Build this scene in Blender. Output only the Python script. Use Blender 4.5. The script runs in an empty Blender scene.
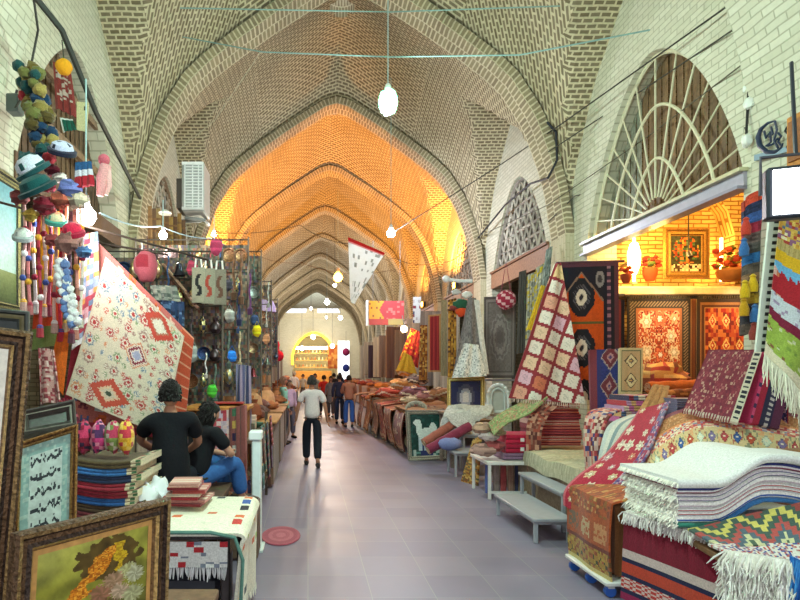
import bpy, math, random
from mathutils import Vector, Matrix, noise
from math import sin, cos, pi, sqrt, exp, floor, hypot, atan2
random.seed(7)
SC = bpy.context.scene
COLL = SC.collection
F = 578.0; CX = 308.0; CY = 373.0; EYE = 1.75
def P(px, py, Y):
    return Vector(((px-CX)*Y/F, Y, EYE+(CY-py)*Y/F))
def lin(c):
    if isinstance(c, str):
        c = tuple(int(c[i:i+2], 16)/255 for i in (0, 2, 4))
    return tuple((x/12.92 if x <= .04045 else ((x+.055)/1.055)**2.4) for x in c[:3])+(1.,)
_h = {}
def H(c):
    if isinstance(c, tuple): return c
    if c not in _h: _h[c] = lin(c)
    return _h[c]
def mix(a, b, t):
    a = H(a); b = H(b)
    return tuple(a[i]*(1-t)+b[i]*t for i in range(3))+(1.,)
def shade(c, k):
    c = H(c); return tuple(min(1, x*k) for x in c[:3])+(1.,)
def rnd(a, b): return random.uniform(a, b)
def interp(x, pts):
    if x <= pts[0][0]: return pts[0][1]
    for (a, b), (c, d) in zip(pts, pts[1:]):
        if x <= c:
            return b+(d-b)*(x-a)/(c-a)
    return pts[-1][1]
def smooth(x, a, b):
    t = max(0, min(1, (x-a)/(b-a))); return t*t*(3-2*t)

# ------------------------------------------------------------ materials
class NT:
    def __init__(s, name):
        s.m = bpy.data.materials.new(name); s.m.use_nodes = True
        s.t = s.m.node_tree; s.b = s.t.nodes['Principled BSDF']
    def n(s, typ, **kw):
        nd = s.t.nodes.new(typ)
        for k, v in kw.items():
            if k in nd.inputs: nd.inputs[k].default_value = v
            else: setattr(nd, k, v)
        return nd
    def l(s, a, b): s.t.links.new(a, b)
def dyed(name, rough=.9, noise_scale=60, amt=.25, bump=.3, metal=0., spec=.3, sheen=0., dist=.01):
    """colour comes from the mesh's own dye attribute, with fine procedural variation"""
    N = NT(name)
    a = N.n('ShaderNodeAttribute'); a.attribute_name = 'Dye'
    tc = N.n('ShaderNodeTexCoord')
    nz = N.n('ShaderNodeTexNoise'); nz.inputs['Scale'].default_value = noise_scale; nz.inputs['Detail'].default_value = 3
    N.l(tc.outputs['Object'], nz.inputs['Vector'])
    mr = N.n('ShaderNodeMapRange'); mr.inputs['From Min'].default_value = .25; mr.inputs['From Max'].default_value = .75
    mr.inputs['To Min'].default_value = 1-amt; mr.inputs['To Max'].default_value = 1+amt
    N.l(nz.outputs['Fac'], mr.inputs['Value'])
    vm = N.n('ShaderNodeVectorMath'); vm.operation = 'SCALE'
    N.l(a.outputs['Color'], vm.inputs[0]); N.l(mr.outputs['Result'], vm.inputs['Scale'])
    N.l(vm.outputs[0], N.b.inputs['Base Color'])
    N.b.inputs['Roughness'].default_value = rough; N.b.inputs['Metallic'].default_value = metal
    N.b.inputs['Specular IOR Level'].default_value = spec
    if sheen: N.b.inputs['Sheen Weight'].default_value = sheen
    if bump:
        bp = N.n('ShaderNodeBump'); bp.inputs['Strength'].default_value = bump; bp.inputs['Distance'].default_value = dist
        N.l(nz.outputs['Fac'], bp.inputs['Height']); N.l(bp.outputs[0], N.b.inputs['Normal'])
    return N.m
WOOL = dyed('woven_wool', .95, 90, .22, .4, sheen=.15)
COTTON = dyed('soft_cotton', .85, 40, .12, .3)
WOODM = dyed('painted_wood', .55, 25, .3, .25)
METALM = dyed('painted_metal', .35, 12, .08, .05, spec=.5)
BRASS = dyed('worn_metal', .35, 30, .25, .2, metal=.9)
GILT = dyed('carved_gilt', .45, 70, .55, .9, metal=.35, dist=.02)
SKIN = dyed('skin', .55, 30, .05, .05)
PLASTIC = dyed('plastic', .4, 10, .04, 0, spec=.5)
PAINT = dyed('oil_paint', .45, 35, .2, .2)
CABLE = dyed('rubber_cable', .6, 20, .1, 0)
STONE = dyed('weathered_stone', .9, 9, .2, .4)
def translucent(name):
    m = dyed(name, .8, 40, .06, .1); t = m.node_tree; b = t.nodes['Principled BSDF']
    a = [n for n in t.nodes if n.type == 'ATTRIBUTE'][0]; o = [n for n in t.nodes if n.type == 'OUTPUT_MATERIAL'][0]
    tr = t.nodes.new('ShaderNodeBsdfTranslucent'); mx = t.nodes.new('ShaderNodeMixShader'); mx.inputs[0].default_value = .6
    t.links.new(a.outputs['Color'], tr.inputs['Color']); t.links.new(b.outputs[0], mx.inputs[1]); t.links.new(tr.outputs[0], mx.inputs[2]); t.links.new(mx.outputs[0], o.inputs['Surface'])
    return m
THIN = translucent('thin_cloth')
def emis(name, col, strength):
    N = NT(name); c = H(col)
    N.b.inputs['Base Color'].default_value = c
    N.b.inputs['Emission Color'].default_value = c
    N.b.inputs['Emission Strength'].default_value = strength
    return N.m
def brick(name, c1, c2, mortar, bw=.26, rh=.075, ms=.008, var=.25, rough=.9, rot=0, bump=.5, offs=.5, bias=0., stain=.3, stcol='6a5a44'):
    N = NT(name)
    uv = N.n('ShaderNodeUVMap'); mp = N.n('ShaderNodeMapping'); mp.inputs['Rotation'].default_value = (0, 0, rot)
    N.l(uv.outputs[0], mp.inputs[0])
    bt = N.n('ShaderNodeTexBrick'); bt.offset = offs
    bt.inputs['Scale'].default_value = 1; bt.inputs['Brick Width'].default_value = bw; bt.inputs['Row Height'].default_value = rh
    bt.inputs['Mortar Size'].default_value = ms; bt.inputs['Mortar Smooth'].default_value = .2; bt.inputs['Bias'].default_value = bias
    bt.inputs['Color1'].default_value = H(c1); bt.inputs['Color2'].default_value = H(c2); bt.inputs['Mortar'].default_value = H(mortar)
    nz0 = N.n('ShaderNodeTexNoise'); nz0.inputs['Scale'].default_value = 3.; N.l(uv.outputs[0], nz0.inputs['Vector'])
    vs = N.n('ShaderNodeVectorMath'); vs.operation = 'MULTIPLY_ADD'
    vs.inputs[1].default_value = (.03, .03, 0); N.l(nz0.outputs['Color'], vs.inputs[0]); N.l(mp.outputs[0], vs.inputs[2])
    N.l(vs.outputs[0], bt.inputs['Vector'])
    nz = N.n('ShaderNodeTexNoise'); nz.inputs['Scale'].default_value = .9; nz.inputs['Detail'].default_value = 6
    N.l(uv.outputs[0], nz.inputs['Vector'])
    cr = N.n('ShaderNodeMapRange'); cr.inputs['From Min'].default_value = .42; cr.inputs['From Max'].default_value = .75; cr.inputs['To Max'].default_value = stain
    N.l(nz.outputs['Fac'], cr.inputs['Value'])
    mx = N.n('ShaderNodeMix'); mx.data_type = 'RGBA'
    N.l(cr.outputs[0], mx.inputs['Factor']); N.l(bt.outputs['Color'], mx.inputs['A']); mx.inputs['B'].default_value = H(stcol)
    nf = N.n('ShaderNodeTexNoise'); nf.inputs['Scale'].default_value = 14; nf.inputs['Detail'].default_value = 3; N.l(uv.outputs[0], nf.inputs['Vector'])
    mr = N.n('ShaderNodeMapRange'); mr.inputs['To Min'].default_value = 1-var; mr.inputs['To Max'].default_value = 1+var
    N.l(nf.outputs['Fac'], mr.inputs['Value'])
    vm = N.n('ShaderNodeVectorMath'); vm.operation = 'SCALE'; N.l(mx.outputs['Result'], vm.inputs[0]); N.l(mr.outputs[0], vm.inputs['Scale'])
    N.l(vm.outputs[0], N.b.inputs['Base Color'])
    N.b.inputs['Roughness'].default_value = rough; N.b.inputs['Specular IOR Level'].default_value = .2
    bp = N.n('ShaderNodeBump'); bp.inputs['Strength'].default_value = bump; bp.inputs['Distance'].default_value = .02
    bp.invert = True
    N.l(bt.outputs['Fac'], bp.inputs['Height']); N.l(bp.outputs[0], N.b.inputs['Normal'])
    return N.m

# ------------------------------------------------------------ mesh builder
class Mb:
    def __init__(s): s.v = []; s.f = []; s.c = []; s.uv = []; s.mi = []
    def face(s, pts, col='808080', uv=None, mi=0):
        i = len(s.v); s.v += [tuple(p) for p in pts]; s.f.append(tuple(range(i, i+len(pts))))
        s.c.append(H(col)); s.uv.append(uv); s.mi.append(mi)
    def add(s, vs, fs, col='808080', cols=None):
        i = len(s.v); s.v += [tuple(p) for p in vs]
        for k, f in enumerate(fs):
            s.f.append(tuple(i+j for j in f)); s.c.append(H(cols[k] if cols else col)); s.uv.append(None); s.mi.append(0)
        return s
    def box(s, c, size, col='808080', rot=0, M=None, bev=0.):
        x, y, z = size[0]/2, size[1]/2, size[2]/2; c = Vector(c)
        R = M or Matrix.Rotation(rot, 3, 'Z')
        b = min(bev, x*.9, y*.9, z*.9)
        if b <= 0:
            vs = [c+R@Vector((sx*x, sy*y, sz*z)) for sz in (-1, 1) for sx, sy in ((-1, -1), (1, -1), (1, 1), (-1, 1))]
            return s.add(vs, [(3, 2, 1, 0), (4, 5, 6, 7), (0, 1, 5, 4), (1, 2, 6, 5), (2, 3, 7, 6), (3, 0, 4, 7)], col)
        rings = []
        for (zz, q) in ((-z, b), (-z+b, 0), (z-b, 0), (z, b)):
            xx, yy = x-q, y-q; bb = b*(1 if q == 0 else .4)
            rg = [(-xx+bb, -yy), (xx-bb, -yy), (xx, -yy+bb), (xx, yy-bb), (xx-bb, yy), (-xx+bb, yy), (-xx, yy-bb), (-xx, -yy+bb)]
            rings.append([c+R@Vector((a, d, zz)) for a, d in rg])
        return s.loft(rings, col, cap=True)
    def loft(s, rings, col='808080', cap=False, closed=True, colf=None):
        n = len(rings[0]); vs = [p for r in rings for p in r]; fs = []; cs = []
        for i in range(len(rings)-1):
            for j in range(n if closed else n-1):
                k = (j+1) % n
                fs.append((i*n+j, i*n+k, (i+1)*n+k, (i+1)*n+j)); cs.append(colf(i, j) if colf else col)
        if cap:
            fs.append(tuple(reversed(range(n)))); cs.append(colf(0, 0) if colf else col)
            fs.append(tuple((len(rings)-1)*n+j for j in range(n))); cs.append(colf(len(rings)-2, 0) if colf else col)
        return s.add(vs, fs, cols=cs)
    def tube(s, pts, r, col='808080', n=8, cap=True, colf=None):
        pts = [Vector(p) for p in pts]; rings = []
        up = None
        for i, p in enumerate(pts):
            d = (pts[min(i+1, len(pts)-1)]-pts[max(i-1, 0)])
            if d.length < 1e-9: d = Vector((0, 0, 1))
            d.normalize()
            if up is None:
                up = Vector((0, 0, 1)) if abs(d.z) < .9 else Vector((1, 0, 0))
            a = d.cross(up)
            if a.length < 1e-4: a = d.cross(Vector((0, 1, 0)))
            a.normalize(); b = a.cross(d).normalized(); up = b
            rr = r[i] if isinstance(r, (list, tuple)) else r
            rings.append([p+a*rr*cos(2*pi*k/n)+b*rr*sin(2*pi*k/n) for k in range(n)])
        return s.loft(rings, col, cap, colf=colf)
    def lathe(s, c, prof, col='808080', n=16, M=None, colf=None, cap=True, sx=1, sy=1):
        c = Vector(c); R = M or Matrix.Identity(3)
        rings = [[c+R@Vector((r*sx*cos(2*pi*k/n), r*sy*sin(2*pi*k/n), z)) for k in range(n)] for r, z in prof]
        return s.loft(rings, col, cap, colf=colf)
    def ball(s, c, r, col='808080', n=10, m=7, sc=(1, 1, 1), lump=0., M=None, colf=None):
        c = Vector(c); R = M or Matrix.Identity(3); rings = []
        for i in range(m+1):
            th = pi*i/m; rr = max(sin(th), .02)
            ring = []
            for k in range(n):
                d = Vector((rr*cos(2*pi*k/n)*sc[0], rr*sin(2*pi*k/n)*sc[1], -cos(th)*sc[2]))
                q = 1+(noise.noise(d*2.3+c*7)*lump if lump else 0)
                ring.append(c+R@(d*r*q))
            rings.append(ring)
        return s.loft(rings, col, True, colf=colf)
    def grid(s, fn, nu, nv, colf, uvs=None, mi=0):
        i0 = len(s.v)
        for j in range(nv+1):
            for i in range(nu+1): s.v.append(tuple(fn(i/nu, j/nv)))
        for j in range(nv):
            for i in range(nu):
                a = i0+j*(nu+1)+i
                s.f.append((a, a+1, a+nu+2, a+nu+1))
                s.c.append(H(colf((i+.5)/nu, (j+.5)/nv)) if colf else H('808080'))
                s.uv.append([uvs(*q) for q in ((i/nu, j/nv), ((i+1)/nu, j/nv), ((i+1)/nu, (j+1)/nv), (i/nu, (j+1)/nv))] if uvs else None)
                s.mi.append(mi)
        return s
    def sheet(s, fn, nu, nv, colf, th=.012, backcol=None):
        """woven sheet with real thickness; fn(u,v)->point"""
        Pn = [[Vector(fn(i/nu, j/nv)) for i in range(nu+1)] for j in range(nv+1)]
        def nrm(i, j):
            a = Pn[j][min(i+1, nu)]-Pn[j][max(i-1, 0)]; b = Pn[min(j+1, nv)][i]-Pn[max(j-1, 0)][i]
            c = a.cross(b); return c.normalized() if c.length > 1e-9 else Vector((0, 0, 1))
        Q = [[Pn[j][i]-nrm(i, j)*th for i in range(nu+1)] for j in range(nv+1)]
        i0 = len(s.v); W = nu+1; T = W*(nv+1)
        for A in (Pn, Q):
            for r in A:
                s.v += [tuple(p) for p in r]
        def pf(f, c): s.f.append(f); s.c.append(c); s.uv.append(None); s.mi.append(0)
        for j in range(nv):
            for i in range(nu):
                a = i0+j*W+i; c = H(colf((i+.5)/nu, (j+.5)/nv))
                pf((a, a+1, a+W+1, a+W), c)
                b = a+T; pf((b+W, b+W+1, b+1, b), H(backcol) if backcol else shade(c, .8))
        ec = lambda i, j: shade(colf(min(max((i+.5)/nu, 0), 1), min(max((j+.5)/nv, 0), 1)), .9)
        for i in range(nu):
            a = i0+i; pf((a+1, a, a+T, a+T+1), ec(i, 0))
            a = i0+nv*W+i; pf((a, a+1, a+T+1, a+T), ec(i, nv-1))
        for j in range(nv):
            a = i0+j*W; pf((a, a+W, a+W+T, a+T), ec(0, j))
            a = i0+j*W+nu; pf((a+W, a, a+T, a+W+T), ec(nu-1, j))
        return s
    def fringe(s, a, b, n, L, col='e8e2d0', sag=None, r=.004, jit=.3, d0=(0, 0, -1)):
        """strands hanging along the line a..b (points or function t->point)"""
        fn = a if callable(a) else (lambda t: Vector(a).lerp(Vector(b), t))
        for k in range(n):
            t = (k+.5)/n; p = Vector(fn(t)); d = Vector(d0)*L*rnd(.75, 1.1)
            q = p+d+Vector((rnd(-1, 1), rnd(-1, 1), 0))*L*jit*.5
            m = (p+q)/2+Vector((rnd(-1, 1), rnd(-1, 1), 0))*L*jit*.2
            s.tube([p, m, q], [r, r*1.3, r*.5], shade(col, rnd(.8, 1.1)), n=4)
        return s
    def build(s, name, mat, parent=None, smooth_=True, label=None, cat=None, group=None, kind=None, auto=40):
        me = bpy.data.meshes.new(name)
        if parent is not None: o0 = Vector(WL[parent.name])
        else:
            xs = [p[0] for p in s.v]; ys = [p[1] for p in s.v]; zs = [p[2] for p in s.v]
            o0 = Vector(((min(xs)+max(xs))/2, (min(ys)+max(ys))/2, min(zs)))
        me.from_pydata([(p[0]-o0[0], p[1]-o0[1], p[2]-o0[2]) for p in s.v], [], s.f)
        ca = me.color_attributes.new('Dye', 'FLOAT_COLOR', 'CORNER')
        buf = []
        for f, c in zip(s.f, s.c): buf += list(c)*len(f)
        ca.data.foreach_set('color', buf)
        if any(u is not None for u in s.uv):
            ul = me.uv_layers.new(name='UVMap'); buf = []
            for f, u in zip(s.f, s.uv):
                for k in range(len(f)): buf += list(u[k]) if u else [0, 0]
            ul.data.foreach_set('uv', buf)
        for m in (mat if isinstance(mat, (list, tuple)) else [mat]): me.materials.append(m)
        if isinstance(mat, (list, tuple)): me.polygons.foreach_set('material_index', s.mi)
        if smooth_:
            me.polygons.foreach_set('use_smooth', [True]*len(s.f))
            try: me.set_sharp_from_angle(angle=math.radians(auto))
            except Exception: pass
        me.validate(); me.update()
        o = bpy.data.objects.new(name, me); COLL.objects.link(o)
        if parent is not None:
            o.parent = parent; WL[o.name] = o0
        else:
            o.location = o0; WL[o.name] = o0
        if label: o['label'] = label
        if cat: o['category'] = cat
        if group: o['group'] = group
        if kind: o['kind'] = kind
        return o
WL = {}
def thing(name, label, cat, loc, group=None):
    o = bpy.data.objects.new(name, None); COLL.objects.link(o); o.location = loc; o.empty_display_size = .1
    o['label'] = label; o['category'] = cat
    if group: o['group'] = group
    WL[o.name] = Vector(loc); return o

# ------------------------------------------------------------ camera
cam = bpy.data.cameras.new('camera'); co = bpy.data.objects.new('camera', cam); COLL.objects.link(co)
co.location = (0, 0, EYE); co.rotation_euler = (pi/2, 0, 0)
cam.sensor_fit = 'HORIZONTAL'; cam.sensor_width = 36; cam.lens = 36*F/800
cam.shift_x = (400-CX)/800; cam.shift_y = (CY-300)/800
cam.clip_end = 200; cam.clip_start = .05
SC.camera = co
SC.view_settings.view_transform = 'Standard'; SC.view_settings.look = 'None'
SC.view_settings.gamma = 1; SC.view_settings.exposure = .12
# ------------------------------------------------------------ the building
XR = 4.7; XL = -3.17; XC = .765; HW = 3.935
BAY = 5.03; Y0 = 5.47; NB = 9
A_PROF = [(0, 9.02), (.35, 8.93), (.8, 8.65), (1.42, 8.25), (2.08, 7.78), (2.6, 7.38), (2.95, 7.05), (3.4, 6.35), (3.7, 5.5), (3.85, 4.9), (3.935, 4.4)]
B_PROF = [(0, 7.9), (.26, 7.3), (.6, 6.5), (.87, 5.3), (1., 4.4)]
def Az(x): return interp(abs(x-XC), A_PROF)
def Bz(t): return interp(abs(t), B_PROF)
def vault_z(x, t):
    u = min(1, abs(x-XC)/HW)
    a = Az(x)+1.05*(1-t*t)*(1-.55*u)
    return max(a-.02, Bz(t)) if u < .999 else Bz(t)
M_VAULT = brick('vault_brick', '766a52', '8a7f68', 'cec3a2', .165, .078, .0165, .3, stain=.25)
M_RIB = brick('rib_brick', '8c8068', 'a39878', 'd2c8aa', .09, .3, .016, .25)
M_WALL = brick('wall_brick', 'd6d4c0', 'cac8b2', 'b0ae98', .25, .082, .008, .1, stain=.2, stcol='a4a48e')
M_PLAST = brick('rib_side_brick', 'ccc4a8', 'c2b99a', 'b0a68a', .25, .09, .007, .12, stain=.3)
M_SHOP = brick('shop_brick', 'd9bd80', 'c29c5c', '8a6638', .27, .075, .012, .2, stain=.2)
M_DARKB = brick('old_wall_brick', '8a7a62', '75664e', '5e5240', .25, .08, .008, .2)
def floor_mat():
    N = NT('polished_floor_tile')
    tc = N.n('ShaderNodeTexCoord')
    bt = N.n('ShaderNodeTexBrick'); bt.offset = 0
    bt.inputs['Scale'].default_value = 1; bt.inputs['Brick Width'].default_value = .5; bt.inputs['Row Height'].default_value = .5
    bt.inputs['Mortar Size'].default_value = .004; bt.inputs['Mortar Smooth'].default_value = .3
    bt.inputs['Color1'].default_value = H('7c7488'); bt.inputs['Color2'].default_value = H('867e90'); bt.inputs['Mortar'].default_value = H('8e8f90')
    N.l(tc.outputs['Object'], bt.inputs['Vector'])
    nz = N.n('ShaderNodeTexNoise'); nz.inputs['Scale'].default_value = 1.6; nz.inputs['Detail'].default_value = 8; N.l(tc.outputs['Object'], nz.inputs['Vector'])
    mr = N.n('ShaderNodeMapRange'); mr.inputs['From Min'].default_value = .3; mr.inputs['From Max'].default_value = .7; mr.inputs['To Min'].default_value = .86; mr.inputs['To Max'].default_value = 1.08; N.l(nz.outputs['Fac'], mr.inputs['Value'])
    vm = N.n('ShaderNodeVectorMath'); vm.operation = 'SCALE'; N.l(bt.outputs['Color'], vm.inputs[0]); N.l(mr.outputs[0], vm.inputs['Scale'])
    N.l(vm.outputs[0], N.b.inputs['Base Color'])
    r2 = N.n('ShaderNodeMapRange'); r2.inputs['To Min'].default_value = .3; r2.inputs['To Max'].default_value = .55; N.l(nz.outputs['Fac'], r2.inputs['Value'])
    N.l(r2.outputs[0], N.b.inputs['Roughness']); N.b.inputs['Specular IOR Level'].default_value = .35
    bp = N.n('ShaderNodeBump'); bp.inputs['Strength'].default_value = .12; bp.inputs['Distance'].default_value = .01
    N.l(nz.outputs['Fac'], bp.inputs['Height']); N.l(bp.outputs[0], N.b.inputs['Normal'])
    return N.m
m = Mb(); m.box((1, 33, -.1), (26, 76, .2), 'b0b0b0')
m.build('floor', floor_mat(), kind='structure', smooth_=False)

# vault bays (one surface per bay) with an oculus in the crown
NX, NYV = 56, 28
vb = Mb()
def vault_bay(ya, mb):
    yc = ya+BAY/2
    def pos(i, j):
        x = XC-HW+2*HW*i/NX; t = -1+2*j/NYV
        return x, t
    for j in range(NYV):
        for i in range(NX):
            q = [pos(i, j), pos(i+1, j), pos(i+1, j+1), pos(i, j+1)]
            xm = sum(p[0] for p in q)/4; tm = sum(p[1] for p in q)/4
            if hypot(xm-XC, tm*BAY/2) < .3: continue
            pts = [(x, yc+t*BAY/2, vault_z(x, t)) for x, t in q]
            isB = Bz(tm) > Az(xm)+1.05*(1-tm*tm)*(1-.55*min(1, abs(xm-XC)/HW))
            if isB: uv = [(x, p[2]*.6+(y if False else 0)+abs(t)*BAY*.5*-.8) for (x, t), p in zip(q, pts) for y in (0,)]
            elif abs(xm-XC) > 1.9: uv = [((t*BAY/2)*.7+abs(x-XC)*.7, (t*BAY/2)*.7-abs(x-XC)*1.1) for x, t in q]
            else: uv = [(x, t*BAY/2) for x, t in q]
            mb.face([pts[0], pts[3], pts[2], pts[1]], 'a09070', [uv[0], uv[3], uv[2], uv[1]])
for k in range(-2, NB): vault_bay(Y0+k*BAY, vb)
# oculus drums
vb.build('ceiling', M_VAULT, kind='structure', auto=25)
dr = Mb()
for k in range(-2, NB):
    yc = Y0+(k+.5)*BAY
    R0, R1, z0, z1 = .42, .42, vault_z(XC, 0)-.12, vault_z(XC, 0)+.35
    n = 24
    for i in range(n):
        a, b = 2*pi*i/n, 2*pi*(i+1)/n
        def pp(an, r, z): return (XC+r*cos(an), yc+r*sin(an), z)
        uvq = [(a*.4, z0), (b*.4, z0), (b*.4, z1), (a*.4, z1)]
        dr.face([pp(a, R0-.1, z0+.02), pp(b, R0-.1, z0+.02), pp(b, R0-.1, z1), pp(a, R0-.1, z1)], 'a09070', uvq)
        dr.face([pp(b, R0-.1, z0+.02), pp(a, R0-.1, z0+.02), pp(a, R0+.1, z0+.05), pp(b, R0+.1, z0+.05)], 'a09070', uvq)
dr.build('trim_1', M_RIB, kind='structure')

# transverse ribs springing from pilasters
rb = Mb(); RW = .3; RD = .16
NR = 64
for k in range(-1, NB+1):
    y = Y0+k*BAY; RD, RW = (.16, .3) if k > 0 else (.03, .62)
    path = [(XL+.0, 0)]
    us = [-1+2*i/NR for i in range(NR+1)]
    outer = []
    for u in us:
        x = XC+HW*u
        outer.append((x, Az(x)))
    inner = []
    for i, (x, z) in enumerate(outer):
        a = outer[max(i-1, 0)]; b = outer[min(i+1, NR)]
        tx, tz = b[0]-a[0], b[1]-a[1]; L = hypot(tx, tz)
        inner.append((x+RD*tz/L, z-RD*tx/L))
    inner = [(XL+RD, 0)]+[(XL+RD, 4.2)]+inner[1:-1]+[(XR-RD, 4.2), (XR-RD, 0)]
    out2 = [(XL-.02, 0), (XL-.02, 4.2)]+[(x, z+.02) for x, z in outer[1:-1]]+[(XR+.02, 4.2), (XR+.02, 0)]
    s = 0
    for i in range(len(inner)-1):
        (x0, z0), (x1, z1) = inner[i], inner[i+1]; (a0, c0), (a1, c1) = out2[i], out2[i+1]
        d = hypot(x1-x0, z1-z0)
        mi = 2 if k <= 0 and z0 < 7.2 and z1 < 7.2 else (1 if (z0 < 4.6 and z1 < 4.6) else 0)
        uvs = lambda w: [(s, 0), (s+d, 0), (s+d, w), (s, w)] if mi < 2 else [(0, s), (0, s+d), (w, s+d), (w, s)]
        rb.face([(x0, y-RW, z0), (x1, y-RW, z1), (x1, y+RW, z1), (x0, y+RW, z0)], uv=uvs(2*RW), mi=mi)
        rb.face([(a0, y-RW, c0), (a1, y-RW, c1), (x1, y-RW, z1), (x0, y-RW, z0)], uv=uvs(.3), mi=mi)
        rb.face([(x0, y+RW, z0), (x1, y+RW, z1), (a1, y+RW, c1), (a0, y+RW, c0)], uv=uvs(.3), mi=mi)
        s += d
rb.build('trim_2', [M_RIB, M_PLAST, M_WALL], kind='structure', auto=30)

# side walls with pointed shop openings
OW = 1.75; SPR = 3.9; APX = 6.15
def open_z(d):
    d = abs(d)
    if d >= OW: return 0
    return SPR+(APX-SPR)*(1-(d/OW)**1.75)**.8
def side_wall(X, sgn, name):
    mb = Mb(); n = 56; T = .5
    for k in range(-2, NB):
        ya = Y0+k*BAY; yc = ya+BAY/2
        ds = sorted(set([-BAY/2+BAY*i/n for i in range(n+1)]+[-OW, OW, -OW+1e-3, OW-1e-3, -.01+0, 0]))
        for d0, d1 in zip(ds, ds[1:]):
            zb0, zb1 = open_z(d0), open_z(d1)
            if abs(d0) >= OW-1e-6 and abs(d1) <= OW: zb0 = zb1 if abs((d0+d1)/2) < OW else 0
            if abs(d1) >= OW-1e-6 and abs(d0) <= OW: zb1 = zb0 if abs((d0+d1)/2) < OW else 0
            if abs((d0+d1)/2) > OW: zb0 = zb1 = 0
            zt0, zt1 = Bz(d0/(BAY/2))+.03, Bz(d1/(BAY/2))+.03
            q = [(X, yc+d0, zb0), (X, yc+d1, zb1), (X, yc+d1, zt1), (X, yc+d0, zt0)]
            # split vertically for well-shaped quads
            mb.face(q, uv=[(p[1], p[2]) for p in q])
            if zb0 > 0:
                w = [(X, yc+d0, zb0), (X+sgn*T, yc+d0, zb0), (X+sgn*T, yc+d1, zb1), (X, yc+d1, zb1)]
                mb.face(w, uv=[(0, d0), (T, d0), (T, d1), (0, d1)])
        for e in (-OW, OW):
            w = [(X, yc+e, 0), (X+sgn*T, yc+e, 0), (X+sgn*T, yc+e, SPR), (X, yc+e, SPR)]
            mb.face(w, uv=[(p[0], p[2]) for p in w])
    mb.build(name, M_WALL, kind='structure', smooth_=False)
side_wall(XR, 1, 'wall_right'); side_wall(XL, -1, 'wall_left')
# shop rooms behind the openings
def room(X0, X1, ya, yb, z1, mb, dark=False, back=True):
    def q(pts, uv): mb.face(pts, uv=uv)
    for y in (ya, yb):
        q([(X0, y, 0), (X1, y, 0), (X1, y, z1), (X0, y, z1)], [(X0, 0), (X1, 0), (X1, z1), (X0, z1)])
    q([(X1, ya, 0), (X1, yb, 0), (X1, yb, z1), (X1, ya, z1)], [(ya, 0), (yb, 0), (yb, z1), (ya, z1)])
    q([(X0, ya, z1), (X1, ya, z1), (X1, yb, z1), (X0, yb, z1)], [(X0, ya), (X1, ya), (X1, yb), (X0, yb)])
mr_ = Mb()
for k in range(-1, NB):
    if k == 0: continue
    ya = Y0+k*BAY+.35
    room(XR+.3, XR+2.6, ya, ya+BAY-.7, 6.5, mr_)
mr_.build('wall_outer_right', M_DARKB, kind='structure', smooth_=False)
ml_ = Mb()
for k in range(-1, NB):
    ya = Y0+k*BAY+.35
    room(XL-.3, XL-2.2, ya, ya+BAY-.7, 6.5, ml_)
ml_.build('wall_outer_left', M_DARKB, kind='structure', smooth_=False)
# near right shop interior: end wall facing the hall mouth with a niche arch
SY = 9.95; SX1 = 8.0
ms = Mb()
def sw(pts, uv): ms.face(pts, uv=uv)
for (a, b) in ((5.2, 5.55), (7.35, SX1)):
    sw([(a, SY, 0), (b, SY, 0), (b, SY, 6.6), (a, SY, 6.6)], [(a, 0), (b, 0), (b, 6.6), (a, 6.6)])
nn = 16
def nz_(x):
    d = (x-6.45)/.9; return 4.15+.85*sqrt(max(0, 1-abs(d)**1.8))
for i in range(nn):
    a = 5.55+1.8*i/nn; b = 5.55+1.8*(i+1)/nn
    za, zb = nz_(a), nz_(b)
    sw([(a, SY, za), (b, SY, zb), (b, SY, 6.6), (a, SY, 6.6)], [(a, za), (b, zb), (b, 6.6), (a, 6.6)])
    sw([(a, SY+.35, za), (b, SY+.35, zb), (b, SY, zb), (a, SY, za)], [(a, 0), (b, 0), (b, .35), (a, .35)])
    sw([(a, SY+.35, 3.2), (b, SY+.35, 3.2), (b, SY+.35, zb), (a, SY+.35, za)], [(a, 3.2), (b, 3.2), (b, zb), (a, za)])
for x in (5.55, 7.35):
    sw([(x, SY, 3.2), (x, SY+.35, 3.2), (x, SY+.35, 4.15), (x, SY, 4.15)], [(0, 3.2), (.35, 3.2), (.35, 4.15), (0, 4.15)])
sw([(5.55, SY, 0), (7.35, SY, 0), (7.35, SY, 3.2), (5.55, SY, 3.2)], [(5.55, 0), (7.35, 0), (7.35, 3.2), (5.55, 3.2)])
sw([(SX1, 5.6, 0), (SX1, SY, 0), (SX1, SY, 6.6), (SX1, 5.6, 6.6)], [(5.6, 0), (SY, 0), (SY, 6.6), (5.6, 6.6)])
sw([(5.2, 5.8, 0), (SX1, 5.8, 0), (SX1, 5.8, 6.6), (5.2, 5.8, 6.6)], [(5.2, 0), (SX1, 0), (SX1, 6.6), (5.2, 6.6)])
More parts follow.
